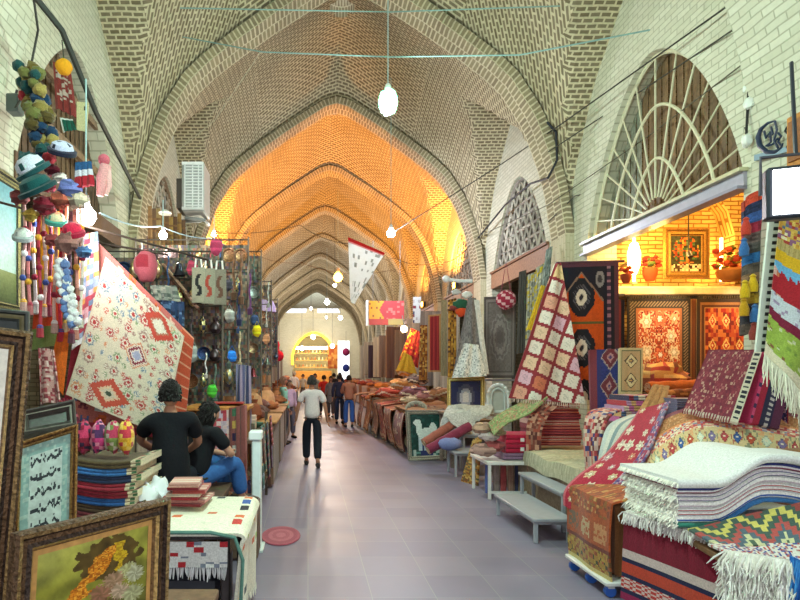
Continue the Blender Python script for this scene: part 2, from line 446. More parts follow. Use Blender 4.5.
# barrel vault over the shop running along y
for i in range(nn):
    a0 = pi*i/nn; a1 = pi*(i+1)/nn; xc = 6.6; r = 1.4
    pa = (xc-r*cos(a0), 3.95+1.15*sin(a0)); pb = (xc-r*cos(a1), 3.95+1.15*sin(a1))
    sw([(pa[0], 5.8, pa[1]), (pb[0], 5.8, pb[1]), (pb[0], SY, pb[1]), (pa[0], SY, pa[1])], [(5.8, a0*1.3), (5.8, a1*1.3), (SY, a1*1.3), (SY, a0*1.3)])
sw([(5.2, 5.8, 6.6), (SX1, 5.8, 6.6), (SX1, SY, 6.6), (5.2, SY, 6.6)], [(0, 0), (3, 0), (3, 4), (0, 4)])
sw([(5.2, SY, 2.0), (5.2, SY-.15, 2.0), (5.2, SY-.15, 3.95), (5.2, SY, 3.95)], [(0, 0), (.1, 0), (.1, 2), (0, 2)])
ms.build('wall_shop', M_SHOP, kind='structure', smooth_=False)
ls = Mb(); ls.box((6.5, SY-.15, 3.12), (2.9, .34, .16), 'e8d8b4', bev=.03)
ls.build('trim_3', STONE, kind='structure')

# lintel beams
b = Mb(); yc = Y0+BAY/2
b.box((XR+.02, yc, 3.83), (.12, 2*OW+.1, .17), 'a7a4b4'); b.box((XR-.03, yc, 3.93), (.14, 2*OW+.14, .04), 'c4bf9a'); b.box((XR-.03, yc, 3.74), (.16, 2*OW+.1, .035), '8d8a9c')
b.build('trim_4', METALM, kind='structure', smooth_=False)
for k in range(1, 6):
    b = Mb(); y = yc+k*BAY
    b.box((XR+.05, y, 4.1), (.14, 2*OW+.02, .42), '8b6650'); b.box((XR-.03, y, 4.29), (.06, 2*OW, .05), '7a553f')
    b.build('trim_%d' % (k+4), WOODM, kind='structure', smooth_=False)
for k in range(0, 6):
    b = Mb(); y = yc+k*BAY
    b.box((XL-.05, y, 4.0), (.14, 2*OW+.02, .3), '5d4634')
    b.build('trim_%d' % (k+10), WOODM, kind='structure', smooth_=False)

# lunettes above the beams
def pointed(d, s, z0, hgt):            # z of a pointed arch of half width s
    d = min(abs(d), s); return z0+hgt*(1-(d/s)**1.75)**.8
def lunette(X, yc, z0, name, kind, c1, c2, c3):
    """kind fan: metal fan over planks; lattice: carved stars"""
    sg = 1 if X > 0 else -1
    e = bpy.data.objects.new(name, None); COLL.objects.link(e); e.location = (X, yc, z0); e['kind'] = 'structure'; WL[name] = Vector((X, yc, z0))
    hgt = APX-z0-.02
    bk = Mb(); n = 44
    xb = X+sg*.28
    for i in range(n):
        a = -OW+2*OW*i/n; bb = -OW+2*OW*(i+1)/n
        za, zb = pointed(a, OW, SPR, APX-SPR), pointed(bb, OW, SPR, APX-SPR)
        off = .012*(i % 2)
        c = mix(c1, c2, random.random())
        if kind == 'fan':
            dmid = abs((a+bb)/2)
            if a > .6: c = mix('7d8070', '8c8a78', random.random())     # greyer boards toward the far side
        bk.face([(xb+off, yc+a, z0), (xb+off, yc+bb, z0), (xb+off, yc+bb, zb), (xb+off, yc+a, za)], c)
    bk.build('plank_panel', WOODM, parent=e, smooth_=False)
    xf = X+sg*.1
    fr = Mb()
    if kind == 'fan':
        def arc(s, w):
            pts = [Vector((xf, yc+d, pointed(d, OW*s, SPR, (APX-SPR)*s))) for d in [OW*s*(-1+2*i/30) for i in range(31)]]
            pts = [Vector((xf, pts[0].y, z0))]+pts+[Vector((xf, pts[-1].y, z0))]
            fr.tube(pts, w, c3, n=6)
        arc(.985, .03); arc(.68, .022); arc(.36, .022)
        for j in range(1, 14):
            th = pi*j/14
            # find radial limit on outer arch
            r = 0; 
            while r < 2.4:
                d = r*cos(th); z = SPR+r*sin(th)
                if abs(d) >= OW*.98 or z >= pointed(d, OW, SPR, APX-SPR)-.02: break
                r += .03
            fr.tube([(xf, yc+.3*cos(th)*.9, SPR+.3*sin(th)*.9), (xf, yc+r*cos(th), SPR+r*sin(th))], .014, c3, n=5)
        fr.build('fan_grille', METALM, parent=e)
    elif kind == 'plank':
        for z_ in (z0+.7, z0+1.4): fr.box((xf, yc, z_), (.06, 2*sqrt(max(.01, 1-((z_-z0)/hgt)**1.3))*OW*.9, .1), c3)
        fr.build('cross_batten', WOODM, parent=e)
    else:
        s = .36
        for iy in range(-6, 7):
            for iz in range(0, 8):
                cy_, cz_ = iy*s*.9+(s*.45 if iz % 2 else 0), z0+.1+iz*s*.8
                if cz_ > pointed(cy_, OW, SPR, APX-SPR)-.08 or abs(cy_) > OW-.05: continue
                for q in range(3):
                    th = pi*q/3+rnd(-.1, .1)
                    dv = Vector((0, cos(th), sin(th)))*s*.62
                    c = Vector((xf, yc+cy_, cz_))
                    fr.tube([c-dv, c+dv], .028, mix(c3, 'd8d2c0', random.random()*.7), n=4)
        pts = [Vector((xf, yc+d, pointed(d, OW*.985, SPR, (APX-SPR)*.985))) for d in [OW*.985*(-1+2*i/30) for i in range(31)]]
        fr.tube(pts, .05, c3, n=6)
        fr.build('lattice', STONE, parent=e)
lunette(XR, yc, 3.95, 'window_1', 'fan', '6f5a42', '866a4c', 'd6d1b2')
for k in range(1, 6): lunette(XR, yc+k*BAY, 4.3, 'window_%d' % (k+1), 'lattice', '6e655c', '857a70', '8c857a')
for k in range(0, 6): lunette(XL, yc+k*BAY, 4.15, 'window_%d' % (k+7), 'lattice' if k else 'plank', '5a4838', '75604a', '8a745c')

# crossing and end wall
YE = Y0+NB*BAY     # 50.74
me_ = Mb()
def wallq(x0, x1, z0, z1, y): me_.face([(x0, y, z0), (x1, y, z0), (x1, y, z1), (x0, y, z1)], uv=[(x0, z0), (x1, z0), (x1, z1), (x0, z1)])
EW = 60.
wallq(-7, -5.1, 0, 7.4, EW); wallq(-5.1, -3.7, 4.6, 7.4, EW); wallq(-3.7, -1.6, 0, 7.4, EW)
for i in range(16):
    a = -1.6+4.4*i/16; c = -1.6+4.4*(i+1)/16
    f = lambda x: 3.6+2.3*(1-abs((x-.6)/2.2)**1.9)**.7
    me_.face([(a, EW, f(a)), (c, EW, f(c)), (c, EW, 7.4), (a, EW, 7.4)], uv=[(a, 0), (c, 0), (c, 5), (a, 5)])
wallq(2.8, 3.0, 0, 7.4, EW); wallq(3.0, 4.3, 5.1, 7.4, EW); wallq(4.3, 9, 0, 7.4, EW)
for x in (-7, 9):
    me_.face([(x, YE, 0), (x, EW, 0), (x, EW, 7.4), (x, YE, 7.4)], uv=[(0, 0), (9, 0), (9, 9), (0, 9)])
wallq(-7, XL, 0, 10, YE); wallq(XR, 9, 0, 10, YE); 
for i in range(32):
    a = XL+2*HW*i/32; c = XL+2*HW*(i+1)/32
    me_.face([(a, YE, Az(a)), (c, YE, Az(c)), (c, YE, 10), (a, YE, 10)], uv=[(a, 0), (c, 0), (c, 4), (a, 4)])
# passage beyond the far arch
for x in (-1.9, 3.1):
    me_.face([(x, EW+.1, 0), (x, 70, 0), (x, 70, 6), (x, EW+.1, 6)], uv=[(0, 0), (10, 0), (10, 6), (0, 6)])
me_.face([(-1.9, EW+.1, 6), (3.1, EW+.1, 6), (3.1, 70, 6), (-1.9, 70, 6)], uv=[(0, 0), (5, 0), (5, 10), (0, 10)])
wallq(-1.9, 3.1, 0, 6, 70)
me_.build('wall_end', M_WALL, kind='structure', smooth_=False)
# crossing roof: sloped with open lantern
rf = Mb()
def ring4(x0, x1, y0, y1, z): return [(x0, y0, z), (x1, y0, z), (x1, y1, z), (x0, y1, z)]
r0 = ring4(-7, 9, YE, EW, 7.4); r1 = ring4(-1.6, 3.2, YE+2.6, EW-3.4, 10.6)
for i in range(4):
    j = (i+1) % 4
    if i == 2:                                   # far slope pierced by skylight windows
        a0, a1, b0, b1 = [Vector(q) for q in (r0[2], r0[3], r1[2], r1[3])]
        G = lambda u, v: a0.lerp(a1, u).lerp(b0.lerp(b1, u), v)
        for iu in range(12):
            for iv in range(6):
                if iv in (1, 2, 4) and 2 <= iu <= 9 and not (iv == 4 and iu % 2) and iu % 3: continue
                q = [(iu/12, iv/6), ((iu+1)/12, iv/6), ((iu+1)/12, (iv+1)/6), (iu/12, (iv+1)/6)]
                rf.face([G(*w) for w in q], uv=[(w[0]*12, w[1]*5) for w in q])
        continue
    rf.face([r0[i], r0[j], r1[j], r1[i]], uv=[(0, 0), (9, 0), (7, 3), (2, 3)])
for xx in (-.7, .7, 2.1):
    rf.box((xx, (YE+EW)/2-.4, 10.6), (.12, 3.4, .16))
rf.build('ceiling_crossing', M_WALL, kind='structure', smooth_=False)
ar = Mb()
pts = [Vector((x, EW-.12, 3.6+2.3*(1-abs((x-.6)/2.2)**1.9)**.7)) for x in [-1.6+4.4*i/30 for i in range(31)]]
ar.tube([Vector((-1.6, EW-.12, 2.6))]+pts+[Vector((2.8, EW-.12, 2.6))], .12, 'f0cf40', n=8)
ar.build('trim_30', emis('yellow_arch_glow', 'ffd23c', 2.2), kind='structure')  # arch edge set glowing to give the arch its yellow light
# ------------------------------------------------------------ light
W = bpy.data.worlds.new('world'); SC.world = W; W.use_nodes = True
bg = W.node_tree.nodes['Background']; bg.inputs['Color'].default_value = (.9, .95, 1., 1); bg.inputs['Strength'].default_value = 1.8
def point(name, loc, col, power, r=.08):
    l = bpy.data.lights.new(name, 'POINT'); l.color = H(col)[:3]; l.energy = power; l.shadow_soft_size = r
    o = bpy.data.objects.new(name, l); o.location = loc; COLL.objects.link(o); return o
E_FAR = emis('added_far_bulb', 'fff8ec', 14)
# ------------------------------------------------------------ woven patterns: functions of (u across, v along) -> colour
def stripes(cols, ws=None, ax=1, rep=1):
    ws = ws or [1]*len(cols); tot = sum(ws)
    def f(u, v):
        x = ((v if ax else u)*rep % 1)*tot
        for c, w in zip(cols, ws):
            if x < w: return c
            x -= w
        return cols[-1]
    return f
def bordered(field, bands, asp=1.):
    """bands: list of (width, colour or fn); asp = length/width"""
    def f(u, v):
        d = min(u, 1-u, v*asp, (1-v)*asp)
        s = 0
        for w, c in bands:
            if d < s+w: return c(u, v) if callable(c) else c
            s += w
        return field((u-s)/(1-2*s), (v*asp-s)/(asp-2*s))
    return f
def checks(c1, c2, nu, nv):
    return lambda u, v: c1 if (int(u*nu)+int(v*nv)) % 2 else c2
def hashr(i, j, s=0):
    x = sin(i*12.9898+j*78.233+s*37.7)*43758.5453; return x-floor(x)
def speckle(base, cols, nu, nv, dens=.5, seed=0):
    def f(u, v):
        i, j = int(u*nu), int(v*nv); h = hashr(i, j, seed)
        return cols[int(hashr(i, j, seed+1)*len(cols)) % len(cols)] if h < dens else base
    return f
def mirror(f): return lambda u, v: f(abs(u-.5)*2, v)
def mirror2(f): return lambda u, v: f(abs(u-.5)*2, abs(v-.5)*2)
def lozenges(base, rings, nu=1, nv=3, seed=0, alt=None):
    """rings: list of (radius, colour) largest first"""
    def f(u, v):
        a, b = u*nu, v*nv; i, j = floor(a), floor(b)
        d = abs(a-i-.5)+abs(b-j-.5)
        d += (int(a*14+b*14) % 2)*.02
        for r, c in reversed(rings):
            if d < r:
                if alt and c == rings[0][1] and (i+j) % 2: return alt
                return c
        return base(u, v) if callable(base) else base
    return f
def rosettes(base, cols, nu, nv, r=.36, centre='f4ead2', seed=0, dens=.8, asp=1):
    def f(u, v):
        a, b = u*nu, v*nv; i, j = floor(a), floor(b)
        if hashr(i, j, seed) > dens: return base(u, v) if callable(base) else base
        dx = a-i-.5+(hashr(i, j, seed+3)-.5)*.3; dy = b-j-.5+(hashr(i, j, seed+4)-.5)*.3
        an = atan2(dy, dx); d = hypot(dx, dy); rr = r*(.8+.2*cos(6*an))*(0.7+.5*hashr(i, j, seed+5))
        c = cols[int(hashr(i, j, seed+2)*len(cols)) % len(cols)]
        if d < rr*.35: return centre
        if d < rr*.6: return shade(c, .6)
        if d < rr: return c
        return base(u, v) if callable(base) else base
    return f
def stairs(cols, n=6, steps=18, amp=.2):
    """stepped zigzag bands"""
    def f(u, v):
        k = int(u*steps); z = abs((k % 8)-4)/4*amp
        return cols[int((v+z)*n) % len(cols)]
    return f
def medallion(base, rings, cu=.5, cv=.5, ru=.4, rv=.4, jag=.06):
    def f(u, v):
        dx, dy = abs(u-cu)/ru, abs(v-cv)/rv
        d = dx+dy+jag*(int((dx-dy)*8) % 2)
        for r, c in reversed(rings):
            if d < r: return c
        return base(u, v) if callable(base) else base
    return f
def oval(base, rings, cu=.5, cv=.5, ru=.4, rv=.4):
    def f(u, v):
        an = atan2((v-cv)/rv, (u-cu)/ru)
        d = hypot((u-cu)/ru, (v-cv)/rv)*(1+.06*cos(12*an))
        for r, c in reversed(rings):
            if d < r: return c
        return base(u, v) if callable(base) else base
    return f
def tpose(f): return lambda u, v: f(v, u)

# ------------------------------------------------------------ cloth makers
def quad(a, b, c, d, wav=0., wn=3, sag=0., seed=0, bulge=None):
    """a top-left, b top-right, c bottom-right, d bottom-left -> fn(u,v)"""
    a, b, c, d = map(Vector, (a, b, c, d)); n = ((b-a).cross(d-a)).normalized()
    def f(u, v):
        p = (a.lerp(b, u)).lerp(d.lerp(c, u), v)
        p = p+n*(wav*sin(u*wn*2*pi+seed+v*1.3)*(.35+.65*v))
        p = p-Vector((0, 0, 1))*(sag*sin(pi*u)*(1-v*.6))
        if bulge: p = p+n*bulge(u, v)
        return p
    return f
def hang(name, cat, label, corners, pat, nu=30, nv=45, wav=.015, wn=3, sag=0., th=.012, fr=None, frc='e8e2d0', frn=40, top=None, group=None, mat=None, seed=0, bulge=None):
    """a hung textile; corners = 4 world points; fr = fringe length at the bottom"""
    fn = quad(*corners, wav=wav, wn=wn, sag=sag, seed=seed, bulge=bulge)
    mb = Mb(); mb.sheet(fn, nu, nv, pat, th)
    if fr:
        ctr = (Vector(corners[2])+Vector(corners[3]))/2
        t = thing(name, label, cat, ctr, group)
        mb.build('woven_cloth', mat or WOOL, parent=t)
        f = Mb(); f.fringe(lambda q: fn(q, 1), None, frn, fr, frc, r=.005); f.build('fringe', COTTON, parent=t)
        if top:
            f = Mb(); f.fringe(lambda q: fn(q, 0), None, frn, top, frc, r=.005, d0=(0, -.2, 1)); f.build('fringe', COTTON, parent=t)
        return t
    return mb.build(name, mat or WOOL, label=label, cat=cat, group=group)
def folded(name, cat, label, c, size, pat, rot=0, layers=2, group=None, zf=None, edge=None, fr=None, frc='f0ece0', ftop=None, seed=0, n=16):
    """a folded rug lying flat: rounded fold at its front, visible leaves. c = centre of its underside"""
    w, d, h = size; R = Matrix.Rotation(rot, 3, 'Z'); c = Vector(c); zf = zf or (lambda x, y: 0)
    lh = h/layers
    t = thing(name, label, cat, c, group) if fr else None
    mb = Mb()
    for L in range(layers):
        z0 = L*lh
        prof = []
        for k in range(7):
            a = -pi/2+pi*k/6; prof.append((-d/2-cos(a)*lh*.45+lh*.4, z0+lh/2+sin(a)*lh*.49))
        prof = prof+[(d/2, z0+lh*.98), (d/2, z0+lh*.02)]
        # top face subdivided along y
        top = []
        m = 8
        pr = [(y, z) for y, z in prof[:7]]+[(-d/2+lh*.4+(d-lh*.4)*(k+1)/m, z0+lh*.99) for k in range(m)]+[(d/2-(d-lh*.4)*k/m, z0+lh*.01) for k in range(m)]
        rings = []
        for i in range(n+1):
            x = -w/2+w*i/n; jj = (hashr(L, seed, 3)-.5)*.02
            ring = []
            for (y, z) in pr:
                q = R@Vector((x, y+jj, 0)); wz = zf(c.x+q.x, c.y+q.y)
                ring.append(c+q+Vector((0, 0, z+wz)))
            rings.append(ring)
        npr = len(pr)
        def cf(i, j, L=L):
            u = (i+.5)/n
            if j < 6: v = .04+.02*j/6
            elif j < 6+m: v = .08+.9*(j-6)/m
            else: v = .5
            return shade(pat(u, v), 1 if L % 2 == 0 else .93)
        mb.loft(rings, cap=True, colf=cf)
    if not fr: return mb.build(name, WOOL, label=label, cat=cat, group=group)
    mb.build('woven_cloth', WOOL, parent=t)
    f = Mb()
    def line(q):
        y = -d/2+d*q; p = R@Vector((-w/2, y, 0)); return c+p+Vector((0, 0, h*.6+zf(c.x+p.x, c.y+p.y)))
    f.fringe(line, None, int(d*150), fr*.8, frc, r=.004, jit=.9, d0=tuple(R@Vector((-.5, -.1, -.7))))
    f.build('fringe', COTTON, parent=t)
    return t
def block(name, cat, label, mat, group=None, parts=(), **kw): pass
def frame_pic(name, cat, label, corners, fw, depth, fcol, fmat, picf, nu=30, nv=36, mat_w=0., matcol='e8e0cc', inner=None, group=None, prof=None, glass=False, picname='canvas'):
    """a framed picture in a plane through 4 corners (a TL, b TR, c BR, d BL)"""
    a, b, c, d = map(Vector, corners); n = (b-a).cross(d-a).normalized()*-1
    if n.y > 0: n = -n
    ctr = (c+d)/2
    t = thing(name, label, cat, ctr, group)
    W_ = (b-a).length; H_ = (d-a).length
    def pos(x, y, z):      # x,y metres from TL
        u, v = x/W_, y/H_
        return (a.lerp(b, u)).lerp(d.lerp(c, u), v)+n*z
    fb = Mb(); prof = prof or [(0, 0), (0, depth*.75), (.12, depth), (.3, depth*.93), (.42, depth*.6), (.6, depth*.62), (.78, depth*.8), (.9, depth*.55), (1, depth*.3), (1, 0)]
    rings = []
    for s, z in prof:
        o = s*fw; rings.append((o, z))
    N = 10
    for (o0, z0), (o1, z1) in zip(rings, rings[1:]):
        segs = [((o0, o0), (W_-o0, o0), (W_-o1, o1), (o1, o1)), ((W_-o0, o0), (W_-o0, H_-o0), (W_-o1, H_-o1), (W_-o1, o1)),
                ((W_-o0, H_-o0), (o0, H_-o0), (o1, H_-o1), (W_-o1, H_-o1)), ((o0, H_-o0), (o0, o0), (o1, o1), (o1, H_-o1))]
        mid = ((o0+o1)/2)/fw
        for sgm in segs:
            cc = fcol(mid) if callable(fcol) else fcol
            p0, p1, p2, p3 = [Vector((q[0], q[1], 0)) for q in sgm]
            for k in range(N):
                A_ = p0.lerp(p1, k/N); B_ = p0.lerp(p1, (k+1)/N); C_ = p3.lerp(p2, (k+1)/N); D_ = p3.lerp(p2, k/N)
                fb.face([pos(A_.x, A_.y, z0), pos(B_.x, B_.y, z0), pos(C_.x, C_.y, z1), pos(D_.x, D_.y, z1)], cc)
    fb.face([pos(0, 0, 0), pos(0, H_, 0), pos(W_, H_, 0), pos(W_, 0, 0)], '4a3a2a')
    fb.build('frame', fmat, parent=t)
    o = fw
    if mat_w:
        mt = Mb(); q = fw+mat_w
        for seg in (((o, o), (W_-o, o), (W_-q, q), (q, q)), ((W_-o, o), (W_-o, H_-o), (W_-q, H_-q), (W_-q, q)), ((W_-o, H_-o), (o, H_-o), (q, H_-q), (W_-q, H_-q)), ((o, H_-o), (o, o), (q, q), (q, H_-q))):
            mt.face([pos(x, y, depth*.28) for x, y in seg], matcol)
        mt.build('mount', PAINT, parent=t, smooth_=False); o = q
    pc = Mb()
    pc.grid(lambda u, v: pos(o+(W_-2*o)*u, o+(H_-2*o)*v, depth*.25), nu, nv, picf)
    pc.build(picname, PAINT, parent=t, smooth_=False)
    return t
# ------------------------------------------------------------ right stall, foreground
C_RED = 'a02a38'; C_MAR = '7c1a34'; C_CRM = 'e6dcc2'; C_ORG = 'c8602c'; C_NAVY = '232650'; C_GLD = 'c09440'; C_TEAL = '2f6f76'; C_WHT = 'efefec'
def wood_table(name, label, x0, x1, y0, y1, z, col='8a6a48', th=.04, leg=.05, cat='table', mat=None, zleg=0, parts=('table_top', 'leg'), group=None, shelf=None):
    t = thing(name, label, cat, ((x0+x1)/2, (y0+y1)/2, 0), group); mat = mat or WOODM
    m = Mb(); m.box(((x0+x1)/2, (y0+y1)/2, z-th/2), (x1-x0, y1-y0, th), col, bev=.006); m.build(parts[0], mat, parent=t)
    for sx in (x0+leg, x1-leg):
        for sy in (y0+leg, y1-leg):
            m = Mb(); m.box((sx, sy, (z-th)/2+.001), (leg, leg, z-th-.002), col, bev=.004); m.build(parts[1], mat, parent=t)
    if shelf:
        m = Mb(); m.box(((x0+x1)/2, (y0+y1)/2, shelf), (x1-x0-.02, y1-y0-.02, .025), col); m.build('shelf', mat, parent=t)
    return t
def ribbon(A, B, n=40):
    """surface between two polylines"""
    def cat(P_, t):
        s = t*(len(P_)-1); i = min(int(s), len(P_)-2); f = s-i
        p0 = P_[max(i-1, 0)]; p1 = P_[i]; p2 = P_[i+1]; p3 = P_[min(i+2, len(P_)-1)]
        return .5*((2*p1)+(p2-p0)*f+(2*p0-5*p1+4*p2-p3)*f*f+(3*p1-p0-3*p2+p3)*f**3)
    A = [Vector(p) for p in A]; B = [Vector(p) for p in B]
    return lambda u, v: cat(A, v).lerp(cat(B, v), u)
def drape(name, cat, label, fn, pat, nu=24, nv=60, th=.015, group=None, fr=None, frc='e8e2d0', frn=30, mat=None, frd=(0, 0, -1)):
    mb = Mb(); mb.sheet(fn, nu, nv, pat, th)
    if not fr: return mb.build(name, mat or WOOL, label=label, cat=cat, group=group)
    t = thing(name, label, cat, fn(.5, 1), group)
    mb.build('woven_cloth', mat or WOOL, parent=t)
    f = Mb(); f.fringe(lambda q: fn(q, 1), None, frn, fr, frc, r=.005, d0=frd); f.build('fringe', COTTON, parent=t)
    return t

# low table under the blankets
TB = .66
t = thing('display_table', 'low display table under the red and maroon kilim at the front right corner', 'table', (3.3, 3.8, 0))
m = Mb(); m.box((3.3, 3.82, TB-.03), (1.5, 1.2, .05), '7a5a3c', rot=-.18, bev=.01); m.build('table_top', WOODM, parent=t)
R_ = Matrix.Rotation(-.18, 3, 'Z')
for sx in (-.65, .65):
    for sy in (-.5, .5):
        q = Vector((3.3, 3.82, 0))+R_@Vector((sx, sy, 0)); m = Mb(); m.box((q.x, q.y, (TB-.055)/2), (.06, .06, TB-.055), '7a5a3c'); m.build('leg', WOODM, parent=t)
eA = Vector((2.46, 4.42, TB)); eB = Vector((2.84, 2.9, TB))
def maroon(u, v):
    if v < .40: return shade('8a1330', .85+.15*hashr(int(u*80), 0))
    if v < .50: return 'd9c2bc'
    if v < .555: return '1c1f48'
    if v < .68: return 'c8442c'
    if v < .735: return '1c1f48'
    if v < .86: return 'c83a34' if (int(u*46)+int(v*40)) % 2 else 'e2c8c0'
    if v < .92: return '1c1f48'
    return '9a1c50'
def fA(u, v):
    p = eA.lerp(eB, u); return Vector((p.x-.03-.03*v+.015*sin(u*9)*v, p.y, TB+.004-v*(TB-.03)))
drape('kilim_rug', 'kilim', 'maroon kilim with cream, navy and orange stripes hanging down the front right table', lambda u, v: fA(u, v), maroon, 60, 60)
# blanket lying on the table, white fringe over the edge
t = thing('fringed_blanket', 'white fringed blanket spread directly on the front table above the maroon kilim', 'blanket', (3.2, 3.8, TB))
m = Mb()
nrm = Vector((1, .22, 0)).normalized()
m.sheet(lambda u, v: eA.lerp(eB, u)+nrm*(v*1.35-.035)+Vector((0, 0, .045+.0*u)), 20, 12, lambda u, v: 'e4e0d8', .04); m.build('woven_cloth', WOOL, parent=t)
m = Mb(); 
for rep in range(4): m.fringe(lambda q: eA.lerp(eB, q)-nrm*(.035+.01*rep)+Vector((0, 0, .035)), None, 190, .085, 'd8d0cc' if rep % 2 else 'f0ece6', r=.0045, jit=.9)
m.build('fringe', COTTON, parent=t)
def zf(x, y): return .17*smooth(x, 2.72, 3.08)-.05*smooth(x, 3.15, 3.5)
base_z = TB+.05
cols = [('2f7a68', '3f9080'), (None, None)]
t0 = folded('folded_blanket', 'blanket', 'teal green folded blanket at the very bottom of the white blanket stack', (3.06, 4.2, base_z), (1.16, .66, .03), lambda u, v: '35806f' if u < .25 else '3c78b4', layers=1, zf=zf, fr=.05, seed=1, group='folded blankets in the white wavy stack')
desc = [('white folded blanket with blue stripes just above the teal one', [C_WHT, '3c62b0', C_WHT, 'b4b4c4']),
        ('white folded blanket with red edge lines, second above the teal one', [C_WHT, 'b83c44', C_WHT, 'cdbcc6']),
        ('greyish white folded blanket in the middle of the wavy stack', ['dcdcdc', 'c4b4c0', C_WHT, '8c8ca0']),
        ('white folded blanket with navy stripe above the middle of the wavy stack', [C_WHT, '30366c', 'd8d0d8', C_WHT]),
        ('white folded blanket with red and navy piping, second from top of the wavy stack', ['8c3c54', 'e0dce0', '363c78', C_WHT]),
        ('plain white blanket with thin grey lines, topmost of the wavy stack', [C_WHT, C_WHT, C_WHT, C_WHT])]
z = base_z+.03; hh = .048
for i, (d, cs) in enumerate(desc):
    top = i == 5
    if top: pat = lambda u, v: 'a8a8b8' if (.14 < v < .16 or .80 < v < .83 or .9 < u < .91) else 'dedede'
    else: pat = lambda u, v, cs=cs: cs[0] if v < .045 else (cs[1] if v < .052 else (cs[2] if v < .057 else cs[3]))
    # rounded fold shows stripes along its height
    pat2 = pat if top else (lambda u, v, cs=cs: cs[int((v-.04)/.02*4) % 4] if v < .06 else C_WHT)
    if top: folded('folded_blanket', 'blanket', d, (3.06, 4.2, z), (1.2, .72, .06), pat, layers=1, zf=zf, fr=.05, seed=i+3, n=30, group='folded blankets in the white wavy stack')
    else: folded('folded_blanket', 'blanket', d, (3.06+rnd(-.012, .012), 4.2+rnd(-.02, .02), z), (1.14, .64, hh), pat2, layers=2 if i % 2 else 1, zf=zf, fr=.07, seed=i+3, n=24, group='folded blankets in the white wavy stack')
    z += hh
zz = stairs(['a8403a', '3c5a50', 'e4d46c', '3c5a50', 'c0504a', '506878', 'dcd8a8', '46604e'], 5, 30, .55)
drape('kilim_rug', 'kilim', 'kilim with stepped red, yellow and dark green zigzags in front of the white blanket stack',
      quad(P(688, 531, 3.8), P(850, 492, 3.75), P(850, 548, 3.2), P(722, 549, 3.42), wav=.008, wn=2), zz, 50, 30)
drape('patterned_blanket', 'blanket', 'white blanket with small red and blue checks at the lower right picture edge',
      quad(P(708, 546, 3.5), P(850, 545, 3.2), P(860, 585, 2.85), P(735, 558, 3.3)), speckle('e6e0da', ['c04c44', '3c4c9c', 'b8848c'], 60, 16, .45, 3), 60, 16)
f = Mb()
for rep in range(12): f.fringe(lambda q: P(728+62*q, 550+10*q, 3.36-.26*q)+Vector((-.02+.006*(rep % 4), -.012*(rep % 4), -.085*(rep//4))), None, 170, .13, ['f0eee8', 'dcd8ce', 'e8e4da'][rep % 3], r=.0045, jit=1.1)
f.sheet(lambda u, v: P(728+62*u, 550+10*u, 3.38-.26*u)+Vector((.01, .01, -.3*v)), 10, 10, lambda u, v: 'd8d4ca', .01)
t = f.build('thick_fringe', COTTON, label='shaggy white fringe of a blanket hanging over the front table corner at bottom right', cat='blanket')
f = Mb()
for rep in range(4): f.fringe(lambda q: P(791+40*q, 556+22*q, 3.08-.25*q)+Vector((.0, -.01*rep, 0)), None, 110, .3, ['2f74c4', '4a98d8', '2458a8'][rep % 3], r=.0045, jit=.2)
f.sheet(lambda u, v: P(791+40*u, 556+22*u, 3.10-.25*u)+Vector((.01, .01, -.3*v)), 8, 8, lambda u, v: '2c68b0', .01)
f.build('blue_fringe', COTTON, label='bright blue fringed blanket end hanging at the far lower right picture edge', cat='blanket')

# dolly with covered crate
t = thing('wheeled_dolly', 'white wheeled platform dolly with blue casters under the orange rug', 'dolly', (2.85, 4.82, 0))
m = Mb(); m.box((2.85, 4.82, .115), (1.1, .72, .035), 'd8d8d4', bev=.008); m.build('platform', METALM, parent=t)
for x, y in ((2.36, 4.52), (2.36, 4.82), (2.36, 5.12), (3.3, 4.52), (3.3, 5.12)):
    w = Mb(); w.lathe((x, y, .045), [(.02, -.022), (.043, -.02), (.045, 0), (.043, .02), (.02, .022)], '2a5ab0', n=14, M=Matrix.Rotation(pi/2, 3, 'X')); w.build('caster_wheel', PLASTIC, parent=t)
    w = Mb(); w.box((x, y, .085), (.05, .06, .025), 'c0c0c0'); w.build('caster_fork', METALM, parent=t)
m = Mb(); m.box((2.9, 4.84, .43), (.96, .6, .58), '8a5a34', bev=.02); m.build('rug_pile', WOOL, label='covered pile of rugs on the wheeled dolly under the orange patterned rug', cat='rug pile')
def sumac(u, v):
    if v > .93: return 'd8c27a'
    if v > .70: return bordered(lambda a, b: 'b48838', [(.02, '6c4a28')])(u, v) if int(u*10+int(v*18)) % 2 else ['9c5028', 'c8a040', '4c4a30', 'b06038'][int(hashr(int(u*26), int(v*30))*4)]
    if v > .66: return '7c3428'
    if .40 < v < .62 and abs((u*3) % 1-.5) < .36:
        a = (u*3) % 1; return ['7c6450', 'c8a87c', 'd09060'][int(u*3)] if hashr(int(u*34), int(v*34)) > .35 else 'b85c30'
    if v < .33 and hashr(int(u*30), int(v*40), 2) > .55: return ['8c4428', 'd09858', '94602c'][int(hashr(int(u*30), int(v*40))*3)]
    return shade('b45428', .8+.35*hashr(int(u*40), int(v*50), 7))
def fs(u, v):
    y = 5.17-.7*u
    if v < .14: q = v/.14; return Vector((2.62-.26*q, y, .80-.07*q))
    q = (v-.14)/.86; return Vector((2.35-.02*sin(q*3)+.01*sin(u*8), y, .73-q*(.61)))
drape('sumac_rug', 'rug', 'rusty orange patterned rug hanging over the crate on the wheeled dolly', fs, sumac, 44, 70, fr=.03, frc='d8d0b0')
